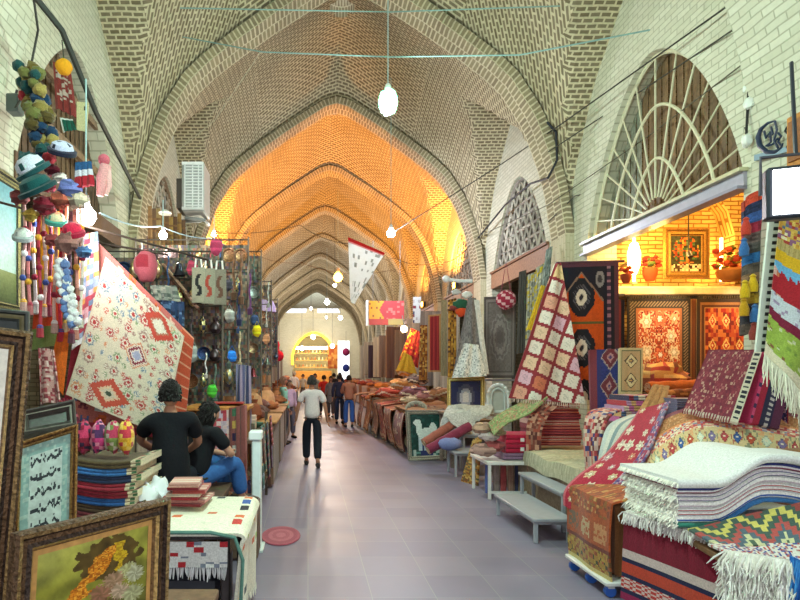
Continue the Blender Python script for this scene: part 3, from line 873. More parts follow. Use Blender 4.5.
# supporting heap of folded carpets under the sloping rugs
def dull(c): return lambda u, v: shade(c, .85+.3*hashr(int(u*40), int(v*30)))
for i, (c, z0) in enumerate((('8a4a34', .13), ('6c3c44', .33), ('9c6c44', .53), ('7c5040', .73))):
    folded('folded_carpet', 'carpet', ['brown', 'plum', 'tan', 'russet'][i]+' folded carpet, number %s from the floor in the big heap under the draped rugs' % ['one', 'two', 'three', 'four'][i], (3.95, 5.35, z0-.13), (1.3, 1.1, .2), dull(c), group='folded carpets inside the big right heap')
for i, (c, z0) in enumerate((('8a5a44', .8), ('a87850', .95))):
    folded('folded_carpet', 'carpet', ['sandy', 'golden'][i]+' folded carpet near the top of the heap behind the white blanket stack', (4.0, 5.3, z0), (1.05, .8, .15), dull(c), group='folded carpets inside the big right heap')
def goldrug(u, v):
    if u > .55:
        if u > .97: return 'c8a87c'
        j = int(v*20); cc = ['2c58a0', 'c04c30', 'd8e0cc', '7c6ca0', 'b83c44'][j % 5]
        return lozenges(lambda a, b: 'd8c090' if hashr(int(a*8), int(v*160), 2) > .3 else ['b86850', '8c8c70', 'e0a878'][j % 3], [(.36, shade(cc, .5)), (.3, cc), (.1, 'f0e4c8')], 1, 20)((u-.55)/.42, v)
    if u > .36:
        return ['d46a5c', 'e8c8b0', 'c84858', 'e0906c', '8c8ca8', 'f0dcc0'][int(hashr(int(u*40), int(v*90))*6)]
    if u > .34: return 'e0905c'
    if u < .08: return '8c4c5c'
    return ['c8885c', 'b47848', 'a86c3c', 'd09c70', 'a8744c', 'b88454'][int(hashr(int(u*34), int(v*130), 4)*6)]
gA = [P(598, 494, 5.25), P(625, 458, 5.3), P(652, 424, 5.4), P(690, 407, 5.5), P(740, 406, 5.45), P(798, 414, 5.4)]
gB = [P(622, 530, 4.6), P(640, 500, 4.62), P(664, 470, 4.72), P(697, 449, 4.85), P(745, 449, 4.9), P(800, 460, 4.9)]
drape('kelim_runner', 'rug', 'long golden brown rug with a red and blue dotted border sloping over the heap', ribbon(gA, gB), goldrug, 60, 200, .02)
def redrun(u, v):
    if u < .06 or u > .82:
        return ['6a4a8c', 'd4a8b8', 'a83858', '7c7c9c'][int(hashr(int(u*30), int(v*60))*4)] if u > .82 else 'd06a74'
    return rosettes(lambda a, b: shade('b82842', .85+.25*hashr(int(a*40), int(b*60))), ['e8c8a0', 'e09070', 'd8a8b0', 'f0dcc8'], 3, 11, .42, 'f8ecd8', 5, .75)((u-.06)/.76, v)
rA = [P(641, 412, 5.75), P(629, 430, 5.6), P(606, 458, 5.4), P(580, 478, 5.26), P(567, 492, 5.22), P(566, 507, 5.2)]
rB = [P(672, 404, 5.6), P(660, 432, 5.2), P(648, 460, 4.95), P(628, 484, 4.85), P(606, 505, 4.85), P(602, 528, 4.82)]
for L in (rA, rB):
    for p in L: p.x -= .012; p.z += .015
drape('runner_rug', 'rug', 'crimson runner with white rosettes running diagonally down the heap', ribbon(rA, rB), redrun, 70, 160, .015)
drape('grey_blanket', 'blanket', 'grey and white folded blanket lying along the left side of the crimson runner',
      ribbon([P(632, 416, 5.9), P(610, 426, 5.8), P(601, 448, 5.6), P(598, 474, 5.5)], [P(652, 416, 5.7), P(634, 426, 5.6), P(620, 446, 5.5), P(606, 470, 5.4)]), stripes(['c8ccc8', 'dcd8cc', '8c9ca0', 'd4d0c4', 'b4b4ac'], ax=0), 24, 30, .02)
def fmul(u, v): return ['b83c44', 'e0c8b0', '383c7c', 'd88878', '74302c', 'c8a8a0'][int(hashr(int(u*9), int(v*22), 8)*6)]
drape('patchwork_rug', 'rug', 'red, cream and blue small-patterned rug hanging left of the grey blanket',
      ribbon([P(603, 409, 6.35), P(588, 415, 6.2), P(585, 440, 6.1), P(587, 474, 6.05)], [P(622, 411, 6.1), P(610, 418, 5.9), P(602, 440, 5.85), P(603, 472, 5.8)]), fmul, 20, 44, .02)

# leaning kilims
def burg(u, v):
    if u > .86: return ('e8dcc8' if int(v*30) % 2 or abs(u-.93) > .04 else '2a2a3c') if u > .87 else '5c1c30'
    if v > .95: return 'd8c8b8' if int(u*40) % 2 else '8c2c40'
    if v < .03 or u < .03: return '7a2438'
    return ['8c3446', '9c3c4c', 'b86a6c', '7c2c44', 'd0a090'][int(hashr(int(u*34), int(v*26), 6)*5)] if (int(u*34)+int(v*26)) % 2 else '8c3044'
def pr(*q): return [P(*a) for a in q]
hang('leaning_kilim', 'kilim', 'burgundy small-patterned kilim with a white dotted edge leaning on the heap', pr((708, 352, 5.9), (762, 352, 5.7), (737, 425, 5.05), (682, 413, 5.3)), burg, 44, 50, wav=.004, th=.03)
def mag(u, v):
    if u < .22: return 'b82458'
    if u < .3: return 'd84878' if int(v*20) % 3 else '4c2c58'
    if u < .5: return 'a81c3c'
    if u < .6: return '2c2444'
    if u < .72: return 'c8b8b8' if int(v*26) % 2 else '3c3450'
    if u < .8: return '2c2040'
    return '5c2444'
hang('leaning_kilim', 'kilim', 'magenta and crimson striped kilim leaning right of the burgundy one', pr((760, 352, 5.8), (795, 372, 5.4), (776, 430, 5.15), (738, 422, 5.2)), mag, 30, 50, wav=.004, th=.03)
hang('leaning_kilim', 'kilim', 'dark purple speckled kilim with a red border leaning at the far right', pr((766, 378, 5.65), (789, 380, 5.45), (788, 436, 5.25), (755, 436, 5.4)), bordered(speckle('2c2440', ['7c3c5c', 'a87c8c', '40386c'], 24, 36, .6), [(.05, 'a02c34')], 1.5), 26, 40, wav=.003, th=.03)
def creamstack(i, z0):
    folded('folded_rug', 'rug', 'cream shaggy folded rug, %s of the three by the right picture edge' % ['lowest', 'middle', 'topmost'][i], (4.28, 5.25, z0), (.5, .7, .11), dull('d6d2bc'), group='cream folded rugs at the right picture edge')

# benches and platform
def metal_bench(label, x0, x1, y0, y1, z):
    t = wood_table('low_bench', label, x0, x1, y0, y1, z, '9ea2aa', .035, .04, 'bench', METALM, parts=('bench_top', 'leg'), group=None)
    m = Mb(); m.box(((x0+x1)/2, y0+.06, z-.055), (x1-x0-.1, .02, .035), 'a0a4a8'); m.box((x0+.05, (y0+y1)/2, z-.055), (.02, y1-y0-.1, .035), 'a0a4a8'); m.build('apron', METALM, parent=t)
metal_bench('low grey metal bench standing on the floor beside the aisle, the lower step', 2.3, 2.72, 5.9, 7.15, .26)
metal_bench('grey metal bench behind and above the lowest one, the upper step', 2.76, 2.99, 6.3, 7.6, .45)
t = wood_table('stall_platform', 'wooden stall platform under the striped kilim stack', 3.0, 4.55, 6.02, 9.3, .6, '8c7860', .06, .08, 'platform')
m = Mb(); m.box((3.03, 7.66, .27), (.02, 3.2, .5), '9c8c74'); m.build('side_board', WOODM, parent=t)
def shag(u, v): return 'b86848' if (u > .6 and .2 < v < .55) else shade('c4c0a0', .75+.4*hashr(int(u*40), int(v*60)))
def fsh(u, v):
    x = 2.99+1.2*u; y = 8.0-1.95*v; z = .66+.04*noise.noise(Vector((x*2, y*2, 0)))
    if u < .08: z -= (.08-u)*2.2; x = 3.0+.1*u
    return Vector((x, y, z))
drape('shaggy_rug', 'rug', 'pale greenish shaggy rug with an orange patch lying on the platform', fsh, shag, 40, 60, .03)
def strip_pat(s): return lambda u, v: [['a83848', 'e0c0b4', '8c2c3c', 'c87060'], ['b04450', '3c3450', 'd8b4a8', 'a84440'], ['c45c50', 'f0d8c8', '7c2c40', 'b84c50']][s % 3][int((v*60+u*.0) % 4)] if v < .08 else 'a04850'
z = .70
for i in range(8):
    folded('folded_kilim', 'kilim', 'red and cream striped folded kilim, %s in the stack on the platform' % ['lowest', 'second from the bottom', 'third from the bottom', 'fourth from the bottom', 'fourth from the top', 'third from the top', 'second from the top', 'topmost striped one'][i], (3.6+rnd(-.02, .02), 8.6, z), (.72-.01*i, .5, .075), strip_pat(i), seed=i, group='red striped folded kilims on the platform')
    z += .076
for i in range(3):
    folded('folded_kilim', 'kilim', 'dark plum folded kilim, %s of the three crowning the striped stack' % ['lowest', 'middle', 'highest'][i], (3.58+rnd(-.04, .04), 8.6, z), (.5, .45, .07), stripes(['5c3848', '8c5060', '483850'], rep=14), seed=i+9, group='plum folded kilims crowning the striped stack')
    z += .071
def snake(u, v): return ['b86050', '6c3c3c', 'd8a890', '8c5048', 'a87868'][int(hashr(int(u*7), int(v*26), 3)*5)]
drape('kilim_runner', 'rug', 'rust checked runner hanging from the striped stack down to the bench', ribbon([P(543, 400, 8.2), P(531, 412, 8.1), P(526, 432, 8.), P(527, 472, 7.95)], [P(560, 404, 8.2), P(548, 416, 8.1), P(541, 434, 8.), P(541, 471, 7.95)]), snake, 14, 52, .02)
# white legged table with red stack
t = wood_table('side_table', 'white-legged low table carrying the red folded blankets', 2.47, 3.2, 7.95, 8.8, .53, 'e4e2dc', .05, .04, 'table', METALM)
m = Mb(); m.box((2.83, 7.99, .1), (.64, .03, .03), 'e0e0dc'); m.build('rail', METALM, parent=t)
for i, (x, c) in enumerate(((2.6, '54609c'), (2.72, '9c8c84'), (2.82, 'a84c4c'), (2.93, '9c7868'), (3.03, '3c3c58'))):
    m = Mb(); m.tube([(x, 8.35, .02), (x, 8.34, .2), (x, 8.35, .42)], [.042, .048, .04], c, n=10, colf=lambda i_, j, c=c: shade(c, .8+.4*hashr(i_, j)))
    m.build('rolled_cloth', WOOL, label='%s rolled cloth standing under the white-legged table' % ['blue', 'grey', 'red', 'tan', 'navy'][i], cat='cloth roll', group='rolled cloths under the white-legged table')
zz_ = .54
for i, c in enumerate(('8c6c88', 'b02040', 'c02444')):
    folded('folded_blanket', 'blanket', ['mauve folded blanket at the bottom of the pile on the white-legged table', 'lower crimson folded blanket on the white-legged table', 'upper crimson folded blanket on the white-legged table'][i], (2.98, 8.3, zz_), (.44 if i else .5, .5, .13 if i else .09), dull(c), group='blankets on the white-legged table')
    m = Mb()
    if i: m.box((2.98, 8.035, zz_+.06), (.05, .012, .05), 'e8e4e0'); m.build('paper_tag', COTTON, label='white paper tag on the %s crimson blanket' % ['', 'lower', 'upper'][i], cat='tag')
    zz_ += .13 if i else .09
drape('green_cloth', 'cloth', 'pale green embroidered cloth sloping down over the crimson blankets', ribbon([P(545, 390, 8.5), P(523, 402, 8.3), P(500, 414, 8.1), P(488, 424, 8.0)], [P(548, 398, 8.1), P(530, 414, 7.98), P(508, 424, 7.9), P(494, 436, 7.86)]), speckle('8ca068', ['a8b880', 'b09870', '7c8c5c', 'b87868'], 16, 40, .6), 18, 44, .02)
for i, (px, py, c, s) in enumerate(((484, 450, 'b08c80', .17), (494, 446, 'a05050', .15), (489, 436, 'd8ccc4', .14), (483, 428, 'b49078', .15), (496, 431, 'a8a078', .13))):
    p = P(px, py, 8.15); m = Mb(); m.ball(p, s, c, 14, 9, (1, .8, .55), .4, colf=lambda a, b, c=c: [c, shade(c, 1.3), shade(c, .6)][int(hashr(a, b//2)*3)])
    m.build('cloth_bundle', WOOL, label='%s crumpled cloth bundle at the left end of the white-legged table' % ['tan', 'dark red', 'white', 'brown', 'olive'][i], cat='cloth bundle', group='cloth bundles on the white-legged table')

# patchwork rug hung by its corner
def patch(u, v):
    w = (.09+.91*v)*1.05; x = (u-.62)*w; y = v*1.75
    a = .33; X_ = x*cos(a)+y*sin(a); Y_ = -x*sin(a)+y*cos(a)
    X_ += .03
    q = .205; i, j = floor(X_/q), floor(Y_/q); fx, fy = X_/q-i, Y_/q-j
    if min(fx, fy, 1-fx, 1-fy) < .11: return '9c3840'
    c = ['f0e0d0', 'f4ecdc', 'e8a890', 'f0d098', 'e08060', 'e8b8c8', 'f0c8a8', 'f4e8d8'][int(hashr(i, j, 4)*8)]
    if hypot(fx-.5, fy-.5) < .2 and int(fx*12+fy*12) % 2: return shade(c, .75)
    return c
hang('hanging_rug', 'rug', 'cream and pink square-patterned rug with a maroon grid hung up by its corner', (P(554, 264, 8.35), P(561, 263, 8.35), P(584, 404, 8.1), P(509, 398, 8.2)), patch, 60, 100, wav=.03, wn=1.6, fr=.07, frc='e8d8c8')
# orange medallion rug
def ork(u, v):
    x = (u-.36)*.85; 
    if u > .93 or v < .03: return '5c3444'
    if u > .86: return '1c1c2c'
    if u > .80: return '9c7080' if int(v*40) % 2 else '3c2c40'
    top = .08+abs(u-.36)*.55
    if v < top or u > .74: 
        if hypot((u-.68)/.08, (v-.12)/.06) < 1: return '8c8c90' if hypot((u-.68)/.08, (v-.12)/.06) > .5 else '3c3c44'
        return '8c7060' if v > top-.02 and u < .74 else '16182a'
    for cv in (.25, .62, .99):
        dx = (u-.36)/.24; dy = (v-cv)/.15
        d = max(abs(dx), abs(dy), (abs(dx)+abs(dy))*.72)+.04*(int((dx+dy)*6) % 2)
        if d < .16: return '2a2a38'
        if d < .42: return 'e0d8c8' if d > .2 else 'b8b0a0'
        if d < .62: return '55555e' if int((dx-dy)*10) % 2 else '1e1e2c'
        if d < .95: return '181a26'
    if abs(v-.435) < .012: return '5c5c30'
    return shade('cc5414', .9+.2*hashr(int(u*30), int(v*50)))
hang('hanging_rug', 'rug', 'orange rug with black and white star medallions beside the shop opening', (P(560, 264, 8.9), P(618, 262, 8.9), P(619, 400, 8.9), P(561, 400, 8.9)), ork, 66, 110, wav=.008)
m = Mb(); m.tube([P(556, 263, 8.93), P(624, 261, 8.93)], .018, '5c3c48'); m.build('hanging_rail', WOODM, label='dark rail holding the orange medallion rug', cat='rail')
def dk(u, v): return ['1c1c28', '3c2c38', '8c3c3c', '1c1c28'][int(u*4)] if int(v*30) % 3 else ['1c1c28', 'd8ccb8', '8c3c3c', '1c1c28'][int(u*4)]
hang('hanging_rug', 'rug', 'narrow black rug with white dashes right of the orange medallion rug', (P(611, 300, 8.95), P(624, 300, 8.95), P(624, 362, 8.95), P(611, 362, 8.95)), dk, 8, 40, wav=.004)
# kilims stood on the heap
hang('leaning_kilim', 'kilim', 'deep blue kilim with maroon diamonds leaning below the orange medallion rug', pr((588, 351, 8.3), (620, 350, 8.3), (614, 415, 7.9), (590, 415, 7.9)), lambda u, v: ('7c3848' if u < .22 else lozenges(lambda a, b: shade('2c3478', .8+.4*hashr(int(a*20), int(b*40))), [(.5, 'a89898'), (.43, '6c2c3c'), (.2, 'b08890'), (.1, '4c3c70')], 1, 2.2)(max(0, (u-.35)/.65), v+.1) if u > .35 else '2c3478'), 30, 50, wav=.004, th=.04)
hang('leaning_kilim', 'kilim', 'beige kilim with small octagon medallions beside the blue diamond kilim', pr((618, 349, 8.2), (641, 349, 8.2), (640, 395, 8.0), (618, 395, 8.0)), bordered(lozenges('c4a880', [(.42, '5c5040'), (.34, 'e0d4a8'), (.16, '6c5c58'), (.08, 'd8b070')], 1, 2), [(.08, 'cfc095'), (.04, '6c7050')], 1.6), 26, 40, wav=.003, th=.05)
# colourful folded piles on the heap
def multi(s): 
    C = ['d06ca8', 'e0c8b8', '3c3454', 'b83c48', 'c898c0', '5c6c94', 'd8a870', '8c2c40']
    return lambda u, v: C[int(hashr(int(u*9), int(v*70), s)*8)]
for i in range(5):
    folded('folded_textile', 'textile', 'pink and cream striped folded textile, %s of five behind the crimson runner' % ['lowest', 'second lowest', 'middle', 'second highest', 'highest'][i], (3.93+.02*i, 6.95, 1.18+.062*i), (.62-.02*i, .45, .06), multi(i), seed=i, n=20, group='pink striped textiles behind the runner')
for i in range(4):
    folded('folded_textile', 'textile', 'blue, cream and red folded textile, %s of four left of the burgundy kilim' % ['lowest', 'second', 'third', 'highest'][i], (4.05, 6.25, 1.28+.05*i), (.3, .3, .05), stripes(['c8ccd0', '6c6484', 'd8b8a8', '8c3c48'], rep=9), seed=i, n=8, group='blue and cream textiles left of the burgundy kilim')
for i, z0 in enumerate((.66, .92)):
    folded('folded_carpet', 'carpet', ['lower', 'upper'][i]+' wine coloured folded carpet under the pink striped textiles', (4.0, 6.95, z0), (.9, .7, .26), dull('6c3440'), seed=i, group='wine coloured carpets on the platform')
folded('folded_carpet', 'carpet', 'wine coloured folded carpet under the blue and cream textiles', (4.1, 6.27, 1.0), (.6, .5, .28), dull('70383c'))
folded('folded_carpet', 'carpet', 'deep brown folded carpet at the back of the heap on the platform', (4.1, 6.27, .68), (.7, .55, .32), dull('5c3434'))
hang('small_rug', 'rug', 'tan rug strip lying over the pile between pink textiles and burgundy kilim', pr((652, 386, 6.6), (668, 388, 6.6), (662, 410, 6.2), (640, 412, 6.2)), dull('c08c58'), 10, 20, wav=.01, th=.03)
def roll(name, cat, label, a, b, r, pat, group=None, n=16):
    a, b = Vector(a), Vector(b); d = (b-a).normalized(); m = Mb()
    pts = [a.lerp(b, i/14)+Vector((0, 0, .006*sin(i*1.7))) for i in range(15)]
    m.tube(pts, r, n=n, colf=lambda i, j: pat((j+.5)/n, (i+.5)/14))
    # spiral edge at both ends
    up = Vector((0, 0, 1)); s = d.cross(up); s = s.normalized() if s.length > .01 else Vector((1, 0, 0)); w = s.cross(d).normalized()
    for e, sg in ((a, -1), (b, 1)):
        m.tube([e+d*sg*.006+(s*cos(q*.6)+w*sin(q*.6))*r*(.15+.8*q/30) for q in range(31)], r*.05, 'd8c4a0', n=4)
    return m.build(name, WOOL, label=label, cat=cat, group=group)
roll('rolled_rug', 'rug roll', 'orange rolled rug lying under the niche rugs in the shop', P(648, 388, 8.6), P(705, 385, 8.6), .09, dull('b8602c'))
roll('rolled_rug', 'rug roll', 'brown rolled rug lying in front of the orange one in the shop', P(645, 397, 8.3), P(700, 394, 8.3), .09, speckle('7c4428', ['a87040', '5c3020'], 12, 20))
folded('folded_carpet', 'carpet', 'big brown folded carpet lying in the shop under the rolled rugs', (5.45, 8.35, .95), (1.5, .9, .36), dull('6c4430'))
t = wood_table('shop_counter', 'dark wooden counter inside the lit shop', 4.75, 7.6, 7.7, 9.3, .94, '5c4430', .05, .08, 'counter')
# heap bulge: big yellow orange bundled cloth at (655,375)
m = Mb(); m.ball(P(662, 378, 8.9), .32, 'c08850', 20, 12, (1.2, .8, .7), .5, colf=lambda a, b: ['c89050', 'a83c34', 'd8b070', '8c5038'][int(hashr(a, b)*4)]); m.build('cloth_bundle', WOOL, label='golden and red bundled rug at the foot of the left niche rug', cat='cloth bundle')
# shop interior rugs
def nrug1(u, v):
    f = mirror2(speckle('b8482c', ['e8c898', 'd8804c', '7c2420', 'e0b890', '8c3c28'], 22, 30, .6, 2))
    f2 = rosettes(f, ['f0d8b0', 'e0b080', 'e87850'], 3, 4, .46, 'fff0d8', 3, .95)
    return bordered(f2, [(.04, '2a2220'), (.07, lambda a, b: '8c7458' if int(a*40+b*60) % 2 else '2c2824'), (.03, '40362c'), (.03, 'a86840')], 1.35)(u, v)
def nrug2(u, v):
    f = lozenges(lambda a, b: ['a82c1c', 'c85428', '7c2018', 'd87838'][int(hashr(int(abs(a-1.5)*16), int(abs(b-1.5)*18), 3)*4)], [(.3, 'f0c878'), (.2, 'c83c24'), (.1, 'f8e0a0')], 3, 3)
    return bordered(f, [(.05, '3a2a20'), (.03, 'a06c40'), (.04, '5c3420'), (.02, 'c08850')], 1.35)(u, v)
for i, (x0, x1, pat, lab) in enumerate(((627, 690, nrug1, 'red rug with pale rosettes and dark border, left on the lit shop wall'), (684, 703, stripes(['5c3420', 'a87848', '7c4428', 'c89860', '4c3020'], ax=0), 'brown striped rug edge hanging between the two lit shop rugs'), (697, 754, nrug2, 'glowing red diamond rug hanging on the right of the lit shop wall'))):
    Yq = 9.55+(.06 if i == 1 else 0)
    hang('hanging_rug', 'rug', lab, (P(x0, 299, Yq), P(x1, 299, Yq), P(x1, 392, Yq), P(x0, 392, Yq)), pat, 80 if i != 1 else 20, 110, wav=.01, top=.07, fr=.05, frc='4c4436', frn=60)
m = Mb(); m.tube([(5.25, 9.58, 3.04), (7.9, 9.58, 3.04)], .015, '4a3c30'); m.build('hanging_rail', METALM, label='thin rail under the ledge carrying the shop rugs', cat='rail')
# framed picture in the niche
def flowers(u, v):
    h = hashr(int(u*14), int(v*18), 2)
    if v > .8: return ['c8b898', '4c3424', 'e8dcc0', '3c2c20'][int(h*4)]
    d = hypot((u-.5)/.45, (v-.42)/.4)
    if d < 1 and h > .3: return ['c85c24', 'e0a040', '8c3018', '34583c', 'd8783c', '4c7048'][int(hashr(int(u*14), int(v*18), 5)*6)]
    return ['2c3024', '3c4430'][int(h*2)]
def gold(m_): return ['b08848', '8c6430', 'c8a058', '6c4c24'][int(m_*9) % 4]
frame_pic('framed_painting', 'painting', 'gilt-framed flower still life standing in the niche of the lit shop', (P(663, 229, 9.86), P(708, 229, 9.86), P(708, 279, 9.78), P(663, 279, 9.78)), .13, .06, gold, GILT, flowers, 24, 30)
def pot(px, py, Y, r, h, c, label, leafc, nf=26, s=1):
    p = P(px, py, Y); t = thing('flower_pot', label, 'flower pot', p)
    m = Mb(); m.lathe(p, [(r*.55, 0), (r*.9, h*.4), (r, h*.8), (r*.85, h), (r*.8, h*.92), (r*.3, h*.9)], c, 14); m.build('pot', STONE, parent=t)
    m = Mb()
    for k in range(nf):
        d = Vector((rnd(-1, 1)*r*1.2, rnd(-.6, .6)*r, h+rnd(0, r*1.6)))
        m.ball(p+d, rnd(.03, .06)*s, random.choice(leafc), 7, 5, (1, 1, .7), .3)
    m.build('blossoms', COTTON, parent=t)
pot(650, 281, 9.75, .12, .22, 'a8502c', 'small terracotta pot of red and green flowers left of the niche painting', ['a83c2c', '5c6c34', 'c88048', '8c3028'])
pot(732, 281, 9.75, .24, .2, '8c5c34', 'wide basket of red flowers right of the niche painting', ['8c3028', 'a8482c', '5c5c2c', 'c87850', '7c6c30'], 46, 1.2)
pot(626, 283, 9.0, .08, .14, 'b04c28', 'little orange ornament pot hanging at the left jamb of the lit shop', ['d05828', 'b83820'], 8, .8)
# hidden strip lamps in the niche
for i, (x, z0) in enumerate(((5.68, 3.3), (7.2, 3.3))):
    p = Vector((x, SY+.12, z0)); t = thing('niche_lamp', ['warm strip lamp glowing at the left inside of the shop niche', 'warm strip lamp glowing at the right inside of the shop niche'][i], 'lamp', p, 'niche strip lamps')
    m = Mb(); m.tube([p+Vector((0, 0, .05)), p+Vector((0, 0, .8))], .025, 'ffffff', n=8); m.build('lamp_tube', emis('niche_glow_%d' % i, 'ffdf90', 12), parent=t)
    m = Mb(); m.box(p+Vector((0, 0, .02)), (.08, .06, .04), 'd0c8b8'); m.build('lamp_base', PLASTIC, parent=t)
    point('niche_light', p+Vector((.1 if i == 0 else -.1, -.2, .4)), 'ffc860', 45, .1)
p = P(634, 262, 9.5); t = thing('wall_lamp', 'bright lamp glowing at the left of the shop wall above the rugs', 'lamp', p)
m = Mb(); m.lathe(p, [(.04, -.2), (.09, -.06), (.1, .14), (.06, .3), (.02, .33)], 'ffffff', 14); m.build('lamp_shade', emis('shade_glow', 'fff0b8', 8), parent=t)
m = Mb(); m.box(p+Vector((0, .2, 0)), (.05, .34, .05), '8c7850'); m.build('wall_bracket', METALM, parent=t)
point('shop_light', p+Vector((.1, -.5, .1)), 'ffd070', 70, .12)
point('shop_light', (6.5, 8.4, 4.6), 'ffcc70', 130, .15)
for x in (5.9, 7.1):
    a = bpy.data.lights.new('rug_spot', 'SPOT'); a.energy = 70; a.color = (1, .82, .55); a.spot_size = 1.1; a.spot_blend = .9; a.shadow_soft_size = .05
    o = bpy.data.objects.new('rug_spot', a); o.location = (x, 8.9, 3.5); o.rotation_euler = Vector((0, .65, -.9)).to_track_quat('-Z', 'Y').to_euler(); COLL.objects.link(o)
    t = thing('spot_lamp', 'small black spot lamp over the %s shop rug' % ('left' if x < 6 else 'right'), 'lamp', (x, 8.92, 3.52))
    m = Mb(); m.tube([(x, 8.96, 3.62), (x, 8.92, 3.54)], .04, '2a2a2a', n=10); m.build('lamp_head', METALM, parent=t)
    m = Mb(); m.tube([(x, 8.96, 3.62), (x, 8.97, 5.0)], .01, '2a2a2a', n=6); m.build('stem', METALM, parent=t)
# gabbeh hanging at the right edge, post, floodlight, emblem
def gab(u, v):
    if u > .93: return 'ded4bc'
    w = v-.035*sin(u*3)+.03*u
    if w < .27: return ['d8b460', 'c49840', 'e8d8b0', '8c5c7c', 'a83c30', '5c6c7c', 'd0a850', 'c08c38'][int(hashr(int(u*22), int(v*60), 5)*8)]
    if w < .33: return 'a89058' if int(u*60) % 2 else 'b8a068'
    if w < .405: return 'd8a820'
    if w < .445+.03*((u*8) % 1): return '6ca8d0'
    if w < .60: return 'a8202c' if hashr(int(u*12), int(v*40), 2) > .12 else ['d8a89c', 'c8704c'][int(u*20) % 2]
    if w < .70: return 'c8ccd4' if hashr(int(u*20), int(v*60), 3) > .12 else 'a08ca8'
    if w < .755: return '7c1c38'
    if w < .93: return shade('96ac48', .9+.2*hashr(int(u*30), int(v*80), 6)) if hashr(int(u*20), int(v*56), 6) > .14 else ['7c9440', 'b4c060', 'c8c8a0', '84583c'][int(hashr(int(u*12), int(v*40))*4)]
    return 'dccfb4'
hang('hanging_gabbeh', 'rug', 'yellow, red and green banded rug with white fringe hanging at the right picture edge', (P(782, 196, 4.55), P(860, 215, 4.3), P(820, 412, 4.25), P(765, 352, 4.5)), gab, 44, 110, wav=.03, wn=1.4, fr=.22, frc='dcd8c4', frn=110)
def selv(u, v):
    return '23262c' if (int(v*44) % 2 and .38 < u < .75) else 'dce4d8'
hang('perforated_strip', 'post', 'white perforated strip with black holes running down beside the yellow banded rug', (P(770, 196, 4.65), P(783, 196, 4.65), P(767, 352, 4.6), P(754, 352, 4.6)), selv, 8, 88, wav=0, th=.02, mat=METALM)
def tassel(u, v):
    k = int(v*14)
    c = ['c84830', '2c3454', '3c5c9c', 'a83048', '6c5c58', '54504c', '2c6ca8', '5c5048', '8c6c50', '3c3430', 'b89830', '4c4440', '38343c', '5c4c44'][min(k, 13)]
    return shade(c, .6+.8*hashr(int(u*10), int(v*60)))
t = thing('hanging_saddlebag', 'tall dark saddlebag strip with red, blue and yellow bands hanging at the shop jamb', 'saddlebag', P(750, 330, 5.95))
m = Mb(); m.sheet(quad(P(741, 203, 5.95), P(762, 188, 5.85), P(757, 332, 5.85), P(742, 336, 5.95), wav=.03, wn=1.2), 14, 70, tassel, .05); m.build('woven_cloth', WOOL, parent=t)
for k, (px, py, c) in enumerate(((745, 288, 'd8b020'), (753, 282, 'd8b020'), (744, 306, 'c89820'), (755, 312, '3c6ca8'), (744, 246, '3c6ca8'), (754, 330, '8c3c34'), (746, 225, 'c04030'))):
    q = P(px, py, 5.8); m = Mb(); m.lathe(q, [(.01, .08), (.03, .06), (.022, .045), (.045, -.03), (.04, -.1), (.01, -.1)], c, 10); m.build('tassel', WOOL, parent=t)
# LED floodlight
p = P(800, 190, 3.7); Rf = Matrix.Rotation(-.35, 3, 'Z')
t = thing('led_floodlight', 'large black-framed white floodlight hanging at the upper right picture edge', 'floodlight', p)
m = Mb(); m.box(p+Rf@Vector((0, .06, 0)), (.34, .1, .34), '1c2230', M=Rf, bev=.015)
for k in range(7): m.box(p+Rf@Vector((-.14+.047*k, .135, 0)), (.012, .06, .3), '1c2230', M=Rf)
m.build('housing', METALM, parent=t)
m = Mb(); m.box(p+Rf@Vector((.005, .005, 0)), (.29, .012, .29), 'ffffff', M=Rf); m.build('light_panel', emis('led_panel', 'f4fbff', 6), parent=t)
m = Mb(); m.tube([p+Rf@Vector((-.19, .06, 0)), p+Rf@Vector((-.19, .06, .25)), p+Rf@Vector((.19, .06, .25)), p+Rf@Vector((.19, .06, 0))], .012, '2a2e38', n=6); m.tube([p+Rf@Vector((0, .06, .25)), p+Rf@Vector((0.1, .4, 1.0))], .012, '2a2e38', n=6); m.build('bracket', METALM, parent=t)
a = bpy.data.lights.new('flood_area', 'AREA'); a.energy = 12; a.size = .28; a.color = (.95, .98, 1)
o = bpy.data.objects.new('flood_area', a); o.location = p+Rf@Vector((.005, -.03, 0)); o.rotation_euler = (Rf@Vector((0, -1, 0))).to_track_quat('-Z', 'Y').to_euler(); COLL.objects.link(o)
# emblem on the pier
XE = XR-.09
def E(px, py): 
    Y = XE*F/(px-CX); return Vector((XE, Y, EYE+(CY-py)*Y/F))
t = thing('iron_emblem', 'dark iron calligraphic crescent emblem with a scroll on the brick pier at upper right', 'sign', E(770, 155))
m = Mb()
cr = [(775, 121), (768, 123), (761, 129), (758, 137), (760, 146), (767, 152), (775, 152), (781, 148), (783, 143)]
m.tube([E(*q) for q in cr], [.008, .014, .02, .024, .024, .022, .018, .012, .006], '1c2c48', n=8)
for pts in ([(775, 121), (777, 130), (774, 140), (778, 148)], [(764, 131), (766, 138), (770, 132), (771, 142), (766, 146)], [(771, 127), (773, 134), (769, 137)], [(778, 133), (781, 136), (778, 142), (782, 146)], [(768, 146), (773, 144), (778, 138)]):
    m.tube([E(*q) for q in pts], .011, '20304c', n=6)
for pts in ([(785, 131), (787, 127), (791, 127), (793, 132), (791, 140), (787, 147), (790, 152), (796, 152)], [(785, 131), (788, 134), (789, 131)]):
    m.tube([E(*q) for q in pts], .01, '1c2430', n=6)
m.build('calligraphy', METALM, parent=t)
